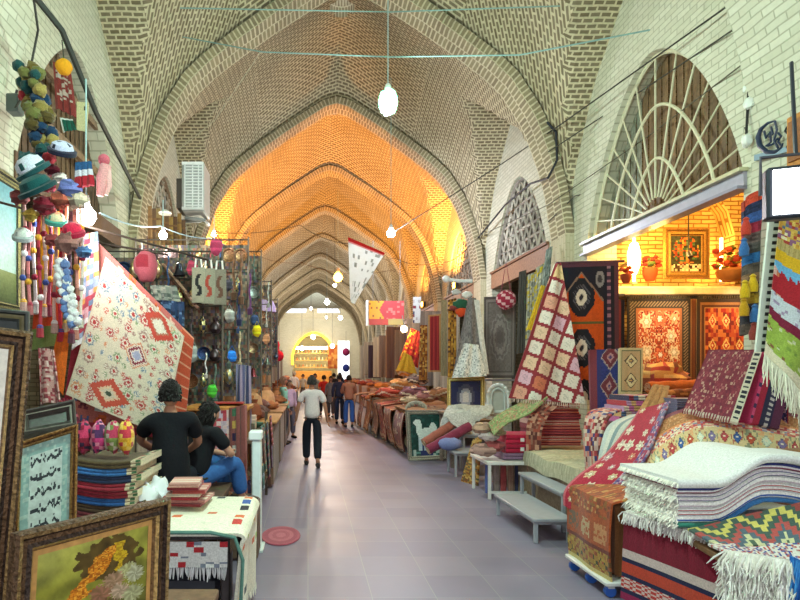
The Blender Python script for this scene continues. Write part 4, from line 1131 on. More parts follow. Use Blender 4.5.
m = Mb(); m.add([E(754, 155), E(789, 146), E(789, 151), E(754, 161)]+[E(*q)+Vector((.04, 0, 0)) for q in ((754, 155), (789, 146), (789, 151), (754, 161))], [(3, 2, 1, 0), (0, 1, 5, 4), (1, 2, 6, 5), (2, 3, 7, 6), (3, 0, 4, 7)], '7c96a8'); m.build('name_bar', METALM, parent=t)
m = Mb(); q = E(800, 140); m.box(q+Vector((0, 0, 0)), (.08, .22, .5), 'b8782c', bev=.01); m.box(q+Vector((-.045, 0, 0)), (.02, .14, .38), '8c5420'); m.build('wooden_sign', WOODM, label='orange wooden plaque on the pier at the right picture edge', cat='plaque')
for i, (px, py, s) in enumerate(((749, 103, .06), (747, 140, .065), (734, 88, .04))):
    q = E(px, py) if px > 745 else E(746, py); m = Mb()
    m.ball(q, s, 'dfe4da', 10, 8, (.7, 1, 1.1), .5); m.tube([q+Vector((0, .0, s)), q+Vector((0, .03, s+.08))], .008, '3a3a3a', n=5)
    m.build('junction_box', PLASTIC, label=['white lumpy cable junction upper on the pier edge', 'white lumpy cable junction lower on the pier edge', 'small grey cable joint above the fan window corner'][i], cat='junction box', group='cable junctions on the pier')
# cables
def cable(pts, r, c, label, sag=0., n=24, grp='overhead cables'):
    pts = [Vector(p) for p in pts]; out = []
    for a, b in zip(pts, pts[1:]):
        for i in range(n): 
            t = i/n; p = a.lerp(b, t); p.z -= sag*4*t*(1-t); out.append(p)
    out.append(pts[-1]); m = Mb(); m.tube(out, r, c, n=5)
    return m.build('overhead_cable', CABLE, label=label, cat='cable')
cable([P(183, 37, 9.6), P(262, 52, 8.8), P(390, 57, 8.), P(520, 55, 7.6), P(650, 30, 7.)], .010, '86a8a4', 'pale blue-green cable sagging right across the upper vault')
cable([P(180, 8, 8.), P(390, 12, 8.), P(560, 6, 8.)], .009, '7c9c94', 'thin green cable running straight along the top picture edge')
cable([P(262, 50, 10.), P(215, 120, 10.3), P(176, 152, 10.45)], .007, 'b0a890', 'thin pale wire slanting down left from the blue-green cable')
cable([E(735, 2)+Vector((-.02, 0, 0)), P(560, 125, 9.8), P(500, 165, 12.), P(392, 233, 14.2)], .011, '3c3a34', 'long black cable running from the top right down to the bright white bulb')
cable([E(748, 20), P(620, 105, 9.), P(548, 152, 10.0)], .010, '44423a', 'second dark cable slanting across the fan window top')
cable([E(748, 60), P(650, 135, 8.3), P(548, 205, 10.5), P(470, 240, 15.6)], .008, '5c5848', 'thin grey cable crossing the middle of the fan window')
cable([E(800, 55), E(775, 66), E(748, 40), E(747, 5)], .012, '23231f', 'black cable looping down the pier at the top right corner')
cable([E(800, 36), E(748, 90)], .009, '2a2a26', 'dark cable slanting over the pier bricks to the junction boxes')
cable([E(748, 0), E(750, 60), E(748, 100), E(746, 142)], .013, '23231f', 'bundle of black wires hanging down the pier edge')
cable([P(547, 122, 10.1), P(556, 132, 10.1), P(557, 160, 10.1), P(548, 178, 10.2), P(530, 184, 11.3), P(505, 205, 13.), P(478, 238, 15.2)], .022, '22242c', 'thick black cable bundle curving off the right pilaster toward the lattice window', n=6)
cable([P(610, 187, 9.6), P(575, 196, 10.05), P(548, 222, 10.6)], .01, '54504a', 'short dark cable between fan window and pilaster')
cable([P(470, 245, 15.3), P(440, 262, 18.), P(395, 258, 19.), P(352, 244, 12.2)], .01, '4c4438', 'cable sagging from the right wall to the white pennant', sag=.15)
cable([P(352, 244, 12.2), P(300, 225, 14.), P(215, 232, 14.5)], .008, '6c5c48', 'thin cable from the white pennant to the left wall', sag=.1)
cable([P(470, 262, 15.3), P(392, 270, 22.), P(300, 262, 24.), P(228, 238, 19.)], .008, '6c5440', 'thin wire sagging across the brown vault', sag=.3)
cable([P(30, -10, 5.0), P(62, 30, 5.4), P(95, 110, 6.2), P(140, 198, 9.9)], .03, '3c3e3a', 'thick dark cable slanting down the upper left wall over the recess', n=10)
cable([P(33, -6, 5.2), P(38, 30, 5.5), P(26, 90, 5.6), P(14, 110, 5.7)], .012, '3a3a34', 'thin black cable hanging down the left pier')
cable([P(100, 213, 6.), P(160, 226, 8.), P(214, 238, 10.4), P(262, 262, 14.)], .010, 'b8d0dc', 'pale blue light string from the brightest left bulb along the left stalls', sag=.06)
# mid right ---------------------------------------------------------------
def greyrug(u, v):
    f = oval(lambda a, b: shade('847a76', .85+.3*hashr(int(a*20), int(b*40))), [(1, '9c9290'), (.9, '7c7270'), (.75, '9a908c'), (.5, '7a6e6c'), (.3, '6c605e')], .5, .5, .42, .34)
    return bordered(f, [(.05, '645a58'), (.06, '948a86'), (.03, '6c6260')], 1.6)(u, v)
hang('hanging_rug', 'rug', 'grey rug with a faded oval medallion hanging in the second bay', (P(484, 297, 11.5), P(516, 296, 11.5), P(515, 378, 11.5), P(484, 378, 11.5)), greyrug, 36, 60, wav=.01)
m = Mb(); m.tube([P(480, 380, 11.6), P(518, 380, 11.6)], .02, 'a8a8b0'); m.build('shelf_rail', METALM, label='grey rail under the faded medallion rug', cat='rail')
hang('hanging_shawl', 'shawl', 'grey woollen shawl hung up by its corner left of the medallion rug', (P(468, 298, 10.9), P(476, 298, 10.9), P(487, 374, 10.8), P(453, 376, 10.9)), speckle('7c7474', ['8c8482', '6c6464'], 20, 40), 20, 40, wav=.04, wn=1.5)
hang('lace_cloth', 'cloth', 'white lace cloth hanging in front of the grey shawl', (P(464, 343, 10.7), P(478, 345, 10.7), P(487, 376, 10.6), P(452, 378, 10.7)), speckle('dcdedc', ['b8bcbc', 'f0f0ee', '98a0a0'], 24, 26, .5), 24, 26, wav=.03, wn=2)
hang('hanging_cloth', 'cloth', 'white edge cloth hanging at the right of the grey shawl', (P(474, 300, 10.75), P(479, 300, 10.75), P(489, 374, 10.7), P(484, 374, 10.7)), dull('d0d0cc'), 4, 30, wav=.01)
t = thing('round_bag', 'red and pink round bag hanging above the faded medallion rug', 'bag', P(506, 310, 11.2))
m = Mb(); m.ball(P(506, 300, 11.2), .2, 'a83c4c', 14, 10, (1, .5, .95), .1, colf=lambda a, b: 'a02c44' if (a+b) % 3 else 'e0b0b4'); m.build('bag_body', WOOL, parent=t)
m = Mb(); m.tube([P(501, 293, 11.2), P(506, 262, 11.2), P(511, 293, 11.2)], .01, '7c2c3c', n=5); m.build('strap', WOOL, parent=t)
for i, (pc, pat, lab, cc) in enumerate((
        (((519, 272), (526, 270), (526, 352), (517, 354)), dull('54504c'), 'dark grey vertical cloth strip hanging under the brown beam', 'cloth'),
        (((527, 275), (535, 272), (533, 345), (526, 348)), speckle('c8c4b0', ['d0b850', '8c8c84'], 6, 30), 'cream and yellow cloth strip beside the dark grey one', 'cloth'),
        (((536, 268), (546, 262), (536, 340), (530, 350)), speckle('b8b4a4', ['d8c040', '7c8c94', 'e0dccc'], 7, 30), 'pale floral scarf hanging diagonally beside the square-patterned rug', 'cloth'),
        (((546, 250), (552, 246), (544, 335), (533, 352)), speckle('8c9894', ['a8b0ac', '6c7874'], 6, 30), 'grey-green scarf hanging highest beside the pilaster', 'cloth'),
        (((544, 300), (551, 300), (528, 392), (518, 398)), speckle('d0c8b8', ['a83848', '3c6c50', 'e8e0d0'], 8, 40), 'white scarf with red spots along the edge of the square-patterned rug', 'cloth'),
        (((541, 285), (545, 286), (531, 330), (527, 330)), dull('dcbc30'), 'narrow bright yellow scarf hanging under the beam', 'cloth'))):
    hang('hanging_scarf', cc, lab, [P(a, b, 10.9-.12*i) for a, b in pc], pat, 8, 40, wav=.02, group='scarves beside the square-patterned rug')
# framed picture and silver mirror
frame_pic('framed_picture', 'picture', 'gilt-framed dark picture half covered by white lace on the second bay table', (P(447, 378, 10.9), P(484, 377, 10.9), P(484, 412, 10.8), P(447, 412, 10.8)), .07, .05, lambda m_: ['c8b068', 'a88c4c', 'dccc90'][int(m_*5) % 3], GILT, oval('1c2044', [(1, '3c3c50'), (.7, '8c8c98'), (.4, 'b0a8a8')], .5, .6, .3, .5), 20, 18)
t = thing('ornate_mirror', 'silver arched mirror frame standing right of the gilt picture', 'mirror', P(498, 412, 10.9))
m = Mb()
c0 = P(498, 398, 10.9)
for R0, cc, w in ((.19, 'd8dcda', .035), (.13, 'c0c8c4', .025)):
    m.tube([c0+Vector((-R0, 0, -.26))]+[c0+Vector((R0*cos(a), 0, .02+R0*1.2*sin(a))) for a in [pi-pi*k/16 for k in range(17)]]+[c0+Vector((R0, 0, -.26)), c0+Vector((-R0, 0, -.26))], w, cc, n=8)
for k in range(9):
    a = pi*k/8; m.ball(c0+Vector((.2*cos(a), -.02, .02+.24*sin(a))), .03, 'e8ece8', 8, 6)
m.build('frame', METALM, parent=t)
m = Mb(); m.box(c0+Vector((0, .02, -.08)), (.26, .02, .36), 'b8bcb4', bev=.004); m.build('mirror_glass', METALM, parent=t)
t = wood_table('display_table', 'table draped with grey wool in the second bay', 2.6, 4.2, 10.6, 11.6, 1.0, '8c7c70', .05, .06, 'table')
def furc(s): return lambda u, v: shade('d0d4d2', .75+.4*hashr(int(u*30), int(v*30), s))
drape('white_fleece', 'rug', 'white fleece rug spilling over the front of the second bay table', ribbon([P(450, 405, 10.9), P(444, 414, 10.55), P(440, 425, 10.5), P(442, 436, 10.5)], [P(492, 406, 10.9), P(492, 412, 10.55), P(484, 418, 10.5), P(470, 422, 10.5)]), furc(1), 40, 30, .04)
drape('grey_fleece', 'rug', 'grey curly fleece lying across the second bay table', lambda u, v: P(448+46*u, 402+12*v-3*sin(u*6), 11.2-.6*v)+Vector((0, 0, .03*noise.noise(Vector((u*6, v*5, 1))))), furc(2), 40, 20, .05)
drape('cream_shawl', 'shawl', 'cream shawl hanging over the table corner above the maroon rolls', ribbon([P(446, 416, 10.45), P(452, 424, 10.4), P(466, 432, 10.35)], [P(470, 410, 10.45), P(474, 420, 10.4), P(478, 436, 10.35)]), furc(3), 20, 20, .02)
metal_bench('grey bench under the maroon rolls in the second bay', 2.45, 3.35, 9.7, 10.3, .42)
metal_bench('upper grey shelf bench behind the maroon rolls', 2.75, 3.35, 10.32, 10.6, .66)
roll('rolled_rug', 'rug roll', 'maroon rolled rug sliding diagonally off the second bay table', P(428, 450, 10.1), P(470, 426, 10.25), .085, dull('7c3048'))
roll('rolled_rug', 'rug roll', 'brown rolled rug lying left along the maroon roll', P(424, 443, 10.3), P(456, 422, 10.5), .08, dull('94584c'))
m = Mb(); m.ball(P(450, 444, 9.98), .16, '7480b0', 14, 9, (1.3, .8, .7), .2); m.build('blue_bundle', COTTON, label='light blue cloth bundle on the grey bench in the second bay', cat='cloth bundle')
drape('gold_kilim', 'kilim', 'golden patterned kilim hanging to the floor right of the grey bench', quad(P(474, 440, 9.3), P(482, 436, 9.1), P(478, 492, 8.95), P(462, 482, 9.35)), speckle('b88838', ['d8b060', '8c5428', '6c6440'], 8, 30, .7), 10, 30, .03)
# painting with white horse leaning at the stall end
def horse(u, v):
    x, y = u, v
    def e(cx, cy, rx, ry): return ((x-cx)/rx)**2+((y-cy)/ry)**2 < 1
    if e(.5, .5, .26, .17) or e(.26, .32, .09, .2) or e(.2, .2, .1, .08) or e(.7, .36, .12, .16): return 'd8e0d8'
    if y > .55 and (abs(x-.3) < .06 or abs(x-.45) < .05 or abs(x-.62) < .06 or abs(x-.76) < .05) and y < .88: return 'b8c8d0'
    if y > .72 and .3 < x < .7: return '2c3464'
    if y > .86: return ['5c8c84', 'a8b8b0', '2c4c48'][int(hashr(int(x*14), int(y*20))*3)]
    return '123832' if hashr(int(x*14), int(y*18), 3) > .3 else '1c4c44'
frame_pic('framed_painting', 'painting', 'painting of a white horse in a carved silver-grey frame standing at the aisle', (P(405, 410, 11.7), P(447, 410, 11.7), P(446, 459, 11.6), P(408, 461, 11.6)), .09, .07, lambda m_: ['b0a898', '8c8478', 'ccc4b4'][int(m_*6) % 3], GILT, horse, 34, 40)
m = Mb(); c0 = P(416, 408, 11.65)
m.tube([c0+Vector((.2*cos(a), 0, .14*sin(a)-.02)) for a in [pi-pi*k/14 for k in range(15)]], .03, 'aca494', n=7)
for k in range(5): m.ball(c0+Vector((-.14+.07*k, -.01, .04+.03*(2-abs(k-2)))), .04, '9c9484', 8, 6)
m.build('frame_crest', STONE, label='carved arched crest above the white horse painting', cat='ornament')
t = wood_table('display_table', 'brown table behind the white horse painting', 2.05, 3.5, 11.9, 13.6, .95, '9c7450', .06, .06, 'table')
drape('brown_tablecloth', 'tablecloth', 'orange-brown cloth over the table behind the horse painting', lambda u, v: Vector((2.02+1.5*u, 13.6-1.75*v+.0, .97+.01*sin(u*9))) if v < .97 else Vector((2.02+1.5*u, 11.85, .6)), dull('b07848'), 20, 34, .02)
# rolled rugs and cloth heaps along the right side of the aisle
cols = ['a85838', 'b8683c', '9c4034', '8c6450', 'c08450', '7c4440', 'b04c3c', 'a08068', 'c4784c', '6c5048', 'b4a08c', 'd09058']
cn = ['rust', 'terracotta', 'dark red', 'brown', 'golden tan', 'maroon', 'brick red', 'beige brown', 'copper', 'dark brown', 'stone grey', 'orange']
rolls = []
kk = 0
for row, (Yr, zb) in enumerate(((14.0, .0), (15.6, .0), (17.2, .0), (19., .0))):
    for s in range(4):
        lv, xo = (0, 0) if s < 2 else ((1, .17) if s == 2 else (2, .3))
        c = cols[kk % 12]; x0 = 2.45+xo+(.36 if s == 1 else 0)-.05*(Yr-12.5); r = .17
        roll('rolled_carpet', 'carpet roll', '%s rolled carpet, %s in the %s heap along the right aisle edge' % (cn[kk % 12], ['outer bottom one', 'inner bottom one', 'second layer', 'highest one'][s], ['nearest', 'second', 'third', 'farthest'][row]),
             (x0, Yr-.7, .18+.29*lv), (x0+.1, Yr+.75, .18+.29*lv+.02), r, speckle(c, [shade(c, 1.3), shade(c, .6), 'd8b898'], 8, 12, .5, kk), group='carpet rolls along the right aisle edge', n=14)
        kk += 1
def heapcloth(i, px, py, Y, s, c, name_c):
    px += 10; s *= .8; m = Mb(); m.ball(P(px, py, Y), s, c, 26, 16, (1.3, .9, .55), .4, colf=lambda a, b: [c, shade(c, 1.3), shade(c, .55), 'c8a078', c, 'd8c0a8'][int((a*.45+.8*sin(b*.6+i)+3) % 6)])
    m.build('cloth_bundle', WOOL, label=name_c, cat='cloth bundle', group='bundled textiles on the right stalls')
for i, q in enumerate(((366, 398, 17., .3, 'b06038', 'copper bundle of cloth behind the first rolls on the right'), (378, 392, 15.5, .3, 'a84838', 'red bundle of cloth on the right stall heap'), (392, 384, 14.5, .3, 'c08048', 'golden bundle of cloth on the right stall heap'), (404, 392, 13.3, .3, '7c4c54', 'plum bundle above the horse painting'), (418, 396, 12.8, .26, '98605c', 'dusty rose bundle above the horse painting'), (432, 392, 12.4, .24, 'a06848', 'brown bundle right above the horse painting'), (400, 400, 12.9, .2, 'b8a080', 'beige bundle above the silver frame crest'), (395, 372, 14.8, .22, 'c88c40', 'yellow-brown bundle crowning the right stall heap'), (408, 380, 13.9, .24, '5c4440', 'dark bundle under the tilted red carpet'))):
    heapcloth(i, *q)
t = wood_table('display_table', 'long low table under the right stall heap', 2.6, 4.4, 13.9, 19.5, .62, '8c6848', .06, .07, 'table')
folded('folded_carpet', 'carpet', 'rust folded carpet on the long table under the tilted red carpet', (3.3, 14.6, .62), (1.2, 1.2, .3), dull('9c5834'))
folded('folded_carpet', 'carpet', 'tan folded carpet on the long table farther down the right stall', (3.2, 16.6, .62), (1.1, 1.6, .34), dull('a87850'))
# hung pieces on the right wall
for i, (pc, Y, pat, lab) in enumerate((
        (((411, 328), (421, 332), (418, 368), (399, 360)), 14.6, speckle('b82c24', ['e0a030', '8c1c1c', 'd84c2c'], 10, 16, .5), 'tilted red carpet with golden spots hanging in the third bay'),
        (((404, 352), (411, 356), (417, 374), (396, 370)), 14.4, dull('d8a028'), 'yellow cloth hanging under the tilted red carpet'),
        (((420, 325), (427, 325), (427, 380), (419, 380)), 13.4, speckle('b07030', ['e0b060', '7c4020'], 5, 30), 'golden brown narrow rug hanging left of the red banner'),
        (((428, 315), (441, 314), (441, 372), (428, 372)), 12.9, bordered(stripes(['b83c3c', '9c2c34'], ax=0, rep=3), [(.12, 'c09060')], 4), 'tall red banner rug with a tan border in the second bay'),
        (((448, 300), (456, 298), (456, 378), (448, 378)), 12.5, speckle('b87c30', ['e0a848', '6c4020'], 5, 40), 'golden rug strip hanging right of the red banner'),
        (((441, 300), (447, 300), (447, 376), (441, 376)), 12.7, dull('a89878'), 'beige rug strip hanging beside the red banner'))):
    hang('hanging_rug', 'rug', lab, [P(a, b, Y) for a, b in pc], pat, 14, 34, wav=.015, group='narrow rugs on the right wall of the middle bays')
hc = ['c8bca8', 'a09890', 'd8d0c0', '8c7c80', 'b8a898', '7c6c74', 'd0b8a0', '9c8c88', 'e0d8c8', 'a88478', '5c4c5c', 'c8b8a0', 'b09078', 'd8ccb8']
hn = ['pale beige', 'grey', 'off-white', 'mauve grey', 'light brown', 'dusky violet', 'peach', 'stone', 'cream', 'rosy brown', 'dark violet', 'sand', 'brown', 'ivory']
for i in range(14):
    Y = 17.+i*1.75; x = 4.25-.1*(i % 3); zt = 3.4+.5*hashr(i, 1); zb = 1.3+.4*hashr(i, 2)
    hang('hanging_shawl', 'shawl', '%s shawl hanging on the right wall, %s' % (hn[i], ['nearest past the red banner', 'second past the red banner', 'third past the red banner', 'fourth past the red banner', 'beneath the signboard', 'just past the signboard', 'midway down the hall', 'a little past midway', 'behind the couple in brown', 'far behind the couple', 'toward the far crossing', 'near the far crossing', 'next to last before the crossing', 'last before the crossing'][i]),
         (Vector((x-.55, Y, zt)), Vector((x+.2, Y+.1, zt)), Vector((x+.2, Y+.1, zb)), Vector((x-.55, Y, zb))), stripes([hc[i], shade(hc[i], .8), shade(hc[i], 1.15)], ax=0, rep=3), 12, 16, wav=.03, wn=3, group='shawls hanging along the right wall')
for i in range(7):
    Y = 21.+i*4.2
    m = Mb(); x = 3.2
    m.box((x+.3, Y, .55), (1.3, 2.6, 1.05), '9c6c50', bev=.05)
    t = thing('goods_counter', '%s covered goods counter along the far right side of the aisle' % ['first', 'second', 'third', 'fourth', 'fifth', 'sixth', 'seventh'][i], 'counter', (x+.3, Y, 0), 'covered counters down the right side')
    m.build('covered_table', WOOL, parent=t)
    for k in range(7):
        m = Mb(); ci = int(hashr(i, k, 8)*12); m.ball((x-.2+.16*k+.05, Y-1.1+.33*((k*3) % 7), 1.19), .15+.1*hashr(i, k), cols[ci], 12, 8, (1.2, 1.2, .6), .5)
        m.build('cloth_bundle', WOOL, label='%s bundle on the %s covered counter on the far right side' % (cn[ci], ['first', 'second', 'third', 'fourth', 'fifth', 'sixth', 'seventh'][i]), cat='cloth bundle', group='%s bundles on the %s far right counter' % (cn[ci], ['first', 'second', 'third', 'fourth', 'fifth', 'sixth', 'seventh'][i]))
ROS = lambda base, s: rosettes(lambda a, b: shade(base, .75+.5*hashr(int(a*30), int(b*40), s)), ['e0b088', 'c87850', 'e8d0b0', '6c3028'], 4, 7, .42, 'f0dcc0', s, .8)
for i, (Yr, c, nm) in enumerate(((12.75, '8c4038', 'dark red'), (13.9, 'a85c3c', 'rust'), (15.0, 'b04838', 'brick red'), (16.1, '94604c', 'rosy brown'), (17.2, 'b8703c', 'orange-brown'), (18.4, '9c4c40', 'faded red'), (19.8, 'a87458', 'tan'))):
    zt = .95+.22*hashr(i, 2)
    fnr = lambda u, v, Yr=Yr, zt=zt, i=i: Vector(((2.9-.85*min(1, v/.45) if v < .45 else 2.05-.06*sin((v-.45)*6+i))-.06*(Yr-12.5), Yr+.64-1.26*u, (zt-.08*min(1, v/.45)**2 if v < .45 else zt-.08-(v-.45)/.55*(zt-.16))+.02*sin(u*9+i)))
    drape('draped_rug', 'rug', '%s patterned rug draped to the floor over the right heap, %s along the aisle' % (nm, ['nearest', 'second', 'third', 'fourth', 'fifth', 'sixth', 'farthest'][i]), fnr, bordered(ROS(c, i), [(.05, shade(c, .45)), (.05, 'c8a078')], 1.6), 30, 44, .02, group='patterned rugs draped over the right heap', fr=.04, frc='d0c4a8')
# sign board, poster, pennant
def sb(u, v):
    if v > .74: return 'b83830' if u < .55 else 'a8945c'
    if u < .44-.15*(1-abs(v-.37)/.37): return 'ee9a28' if hashr(int(u*20), int(v*12), 2) > .12 else '8c5420'
    return 'b82c38' if (hashr(int(u*16), int(v*10), 3) > .14 or u < .5) else 'd86c68'
t = thing('hanging_signboard', 'orange and crimson rectangular signboard hanging over the right stalls', 'sign', P(386, 325, 15.))
m = Mb(); m.sheet(quad(P(369, 301, 15.), P(404, 301, 14.9), P(404, 325, 14.9), P(369, 325, 15.)), 40, 24, sb, .04); m.build('sign_panel', PLASTIC, parent=t, smooth_=False)
for px in (373, 400):
    m = Mb(); m.tube([P(px, 301, 14.95), P(px, 240, 14.95)], .006, '5c5c5c', n=5); m.build('suspension_wire', CABLE, parent=t)
m = Mb(); m.box(P(367, 313, 15.02), (.06, .05, .66), 'e8e4dc'); m.build('edge_light', PLASTIC, parent=t)
def poster(u, v): return 'e8e4e4' if hashr(int(u*5), int(v*9), 2) > .35 else ['8c3c4c', 'c8b8b8', '4c4c6c'][int(v*9) % 3]
hang('hanging_poster', 'poster', 'small white poster with dark red marks hanging right of the signboard', (P(413, 297, 14.4), P(421, 297, 14.4), P(420, 323, 14.4), P(413, 323, 14.4)), poster, 10, 18, wav=0)
p = P(404, 329, 14.6); t = thing('shop_lamp', 'glowing yellowish lamp just under the signboard', 'lamp', p)
m = Mb(); m.ball(p, .09, 'ffffff', 12, 8); m.build('glass_globe', emis('globe_glow', 'ffe4a0', 14), parent=t)
m = Mb(); m.tube([p+Vector((0, 0, .08)), p+Vector((0, .4, .5))], .012, '6c6c60'); m.build('arm', METALM, parent=t)
point('globe_light', p+Vector((0, -.15, -.1)), 'ffd890', 22, .1)
def penn(u, v): 
    if v < .07: return 'c83838'
    if v < .1 : return 'e8a0a0'
    return 'b8b8b0' if (hashr(int(u*16), int(v*22), 3) > .86 and v < .75) else ('c8e0e8' if v > .86 and u < .3 else 'f4f4f0')
fn = ribbon([P(348, 237, 12.2), P(349, 262, 12.15), P(350, 296, 12.1), P(352, 303, 12.1)], [P(385, 253, 12.1), P(376, 268, 12.1), P(358, 298, 12.1), P(355, 304, 12.1)])
hang_ = drape('hanging_pennant', 'pennant', 'big white triangular pennant with a red top edge hanging over the aisle', fn, penn, 30, 40, .006, mat=THIN)
# street-lamp arm with coloured cloth in second bay
t = thing('awning_arm', 'white horizontal lamp arm on the right wall above the red banner', 'bracket', P(470, 281, 12.6))
m = Mb(); m.tube([P(444, 279, 12.4), P(458, 281, 12.4), P(472, 281, 12.4)], .04, 'e4e8e8', n=8); m.build('arm', METALM, parent=t)
m = Mb(); m.ball(P(446, 279, 12.4), .08, 'f0f0f0', 10, 7); m.build('lamp_cap', PLASTIC, parent=t)
for i, (px, py, c, s, lab) in enumerate(((461, 304, '2c5c44', .13, 'dark green cloth toy hanging under the white arm'), (462, 312, 'd84c24', .12, 'orange cloth toy hanging under the green one'), (467, 295, 'e4e0d8', .1, 'white cloth toy hanging nearest the white arm'), (456, 292, 'c8c4c0', .08, 'grey cloth toy hanging left under the white arm'), (453, 308, '8c3c34', .07, 'brown cloth toy hanging leftmost under the white arm'))):
    m = Mb(); p = P(px, py, 12.35); m.ball(p, s, c, 12, 8, (1.2, .7, .8), .4); m.tube([p+Vector((0, 0, s*.7)), P(px, 281, 12.38)], .005, '4c4c4c', n=4); m.build('hanging_toy', WOOL, label=lab, cat='cloth toy', group='cloth toys under the white arm')
# ------------------------------------------------------------ left stall, foreground pictures
def gilt2(m_): return ['5c4430', '8c7048', '3c2c24', 'a08458', '6c5038', '4a3c34', 'b89860', '7a5c3c'][int(m_*8) % 8]
def bouquet(u, v):
    n1 = noise.noise(Vector((u*5, v*5, 0))); n2 = noise.noise(Vector((u*11, v*11, 3)))
    base = mix('a8a83c', '6c6c28', .5+n1) if v < .75 else mix('7c7c34', '4c4420', .5+n1)
    base = mix(base, 'c8c868', max(0, min(1, (.35-v)*1.6*(1.1-u)+.1)))
    if hypot((u-.62)/.3, (v-.25)/.25)+n2*.4 < 1: base = mix('4c3c1c', '6c5828', .5+n2)
    if abs((u-.42)+(v-.45)*.75+n2*.12) < .085 and .12 < v < .8: base = ['d88820', 'e8a838', 'a85c14', 'c87418'][int(hashr(int(u*60), int(v*70))*4)]
    if abs((u-.74)-(v-.5)*.1+n2*.08) < .04 and .1 < v < .5: base = ['d8b828', 'b89020'][int(hashr(int(u*60), int(v*70))*2)]
    for cx_, cy_, r, c in ((.78, .48, .1, 'd8dca0'), (.88, .55, .1, 'e4e8c4'), (.66, .56, .12, 'd0a488'), (.55, .66, .11, 'b87868'), (.74, .7, .1, 'e8c8b0'), (.6, .84, .12, '8c4848'), (.86, .78, .11, 'd4d8a8'), (.35, .8, .12, 'c89038'), (.45, .9, .1, '5c3024')):
        if hypot(u-cx_, v-cy_)*(1+.35*n2) < r*(.75+.3*sin(9*atan2(v-cy_, u-cx_))**2): base = mix(c, '5c5420', .25+.5*abs(sin(22*hypot(u-cx_, v-cy_)+3*atan2(v-cy_, u-cx_)))*.8)
    return base
a_, b_ = P(10, 533, 1.75), P(165, 497, 2.25)
dn = Vector((0, -.06, -.46)); 
frame_pic('framed_painting', 'painting', 'flower bouquet painting in a broad dark carved frame leaning at the lower left front', (a_, b_, b_+dn, a_+dn), .07, .045, gilt2, GILT, bouquet, 90, 80, matcol='c89858', mat_w=.018)
t = wood_table('picture_stand', 'low wooden stand carrying the framed paintings at the lower left front', -1.62, -.4, 1.35, 2.6, .78, '6c5038', .04, .05, 'stand')
def seaf(u, v): return mix('5c9cc8', 'a8c8d8', v) if v < .5 else mix('2c5c8c', '3c4c3c', v)
a_, b_ = P(-70, 318, 2.0), P(33, 332, 2.15)
frame_pic('framed_painting', 'painting', 'tall gilt frame with white mount and blue picture cut by the left picture edge', (a_, b_, b_+Vector((-.10, .0, -1.1)), a_+Vector((-.10, .0, -1.1))), .075, .05, gilt2, GILT, seaf, 20, 20, mat_w=.045, matcol='e8e4d4')
def calli(u, v):
    if min(u, 1-u) < .16 or min(v, 1-v) < .1: return '8cb0a8' if hashr(int(u*20), int(v*30)) > .3 else 'a8c4b8'
    x = (u-.16)/.68; y = (v-.1)/.8
    line = floor(y*5); fy = y*5-line; w = noise.noise(Vector((x*7+line*5, line*3.3, 0)))*.5+.5
    if abs(fy-.5-(w-.5)*.7) < .11 and .06 < x < .94 and noise.noise(Vector((x*15, line*9, 4))) > -.25: return '2c3438'
    if abs(fy-.35) < .25 and hashr(int(x*24), int(y*24), 5) > .86: return '3c4448'
    return 'c0d0c8'
a_, b_ = P(14, 444, 3.05), P(78, 424, 3.2)
frame_pic('framed_calligraphy', 'picture', 'framed black calligraphy on pale teal paper standing behind the bouquet painting', (a_, b_, b_+Vector((.03, -.1, -.6)), a_+Vector((.03, -.1, -.6))), .04, .035, lambda m_: ['8c6438', 'a87c44', '5c4028'][int(m_*5) % 3], GILT, calli, 60, 80)
frame_pic('small_picture', 'picture', 'thick dark grey empty wooden frame lying behind the calligraphy picture', (P(20, 416, 3.4), P(74, 404, 3.6), P(76, 430, 3.5), P(20, 440, 3.3)), .05, .06, lambda m_: ['5c5c54', '4c4440', '7c7468'][int(m_*5) % 3], WOODM, lambda u, v: '3c3834', 8, 8)  # empty frame, its inside only a plain dark panel
t = wood_table('picture_stand', 'wooden stand behind the front one carrying the calligraphy picture', -1.75, -1.1, 2.75, 3.75, .72, '5c4430', .04, .05, 'stand')
frame_pic('small_picture', 'picture', 'dark empty picture frame sticking up behind the tall gilt frame', (P(-40, 305, 2.4), P(30, 312, 2.5), P(30, 380, 2.5), P(-40, 380, 2.4)), .05, .04, lambda m_: ['4c504c', '2c3030', '6c6444'][int(m_*4) % 3], WOODM, lambda u, v: '343a38', 8, 8)  # also an empty frame with a plain dark back
# painting hanging on the left pier
Xp = XL+.12
def EL(px, py):
    Y = Xp*F/(px-CX); return Vector((Xp, Y, EYE+(CY-py)*Y/F))
def sky(u, v): return mix('5a9fa8', 'a8c8b8', v*1.3) if v < .72 else mix('7c8c54', '3c4c30', (v-.72)*3)
q = EL(20, 184); w_ = .95
frame_pic('wall_painting', 'painting', 'turquoise sky landscape painting in an olive gilt frame on the left pier', (Vector((Xp, q.y-w_, q.z+.0)), Vector((Xp, q.y, q.z)), Vector((Xp, q.y, 2.35)), Vector((Xp, q.y-w_, 2.35))), .11, .06, lambda m_: ['3c4034', '7c7c50', '2c302c', '8c8858', '4c5040', 'a8a068'][int(m_*7) % 6], GILT, sky, 20, 30)

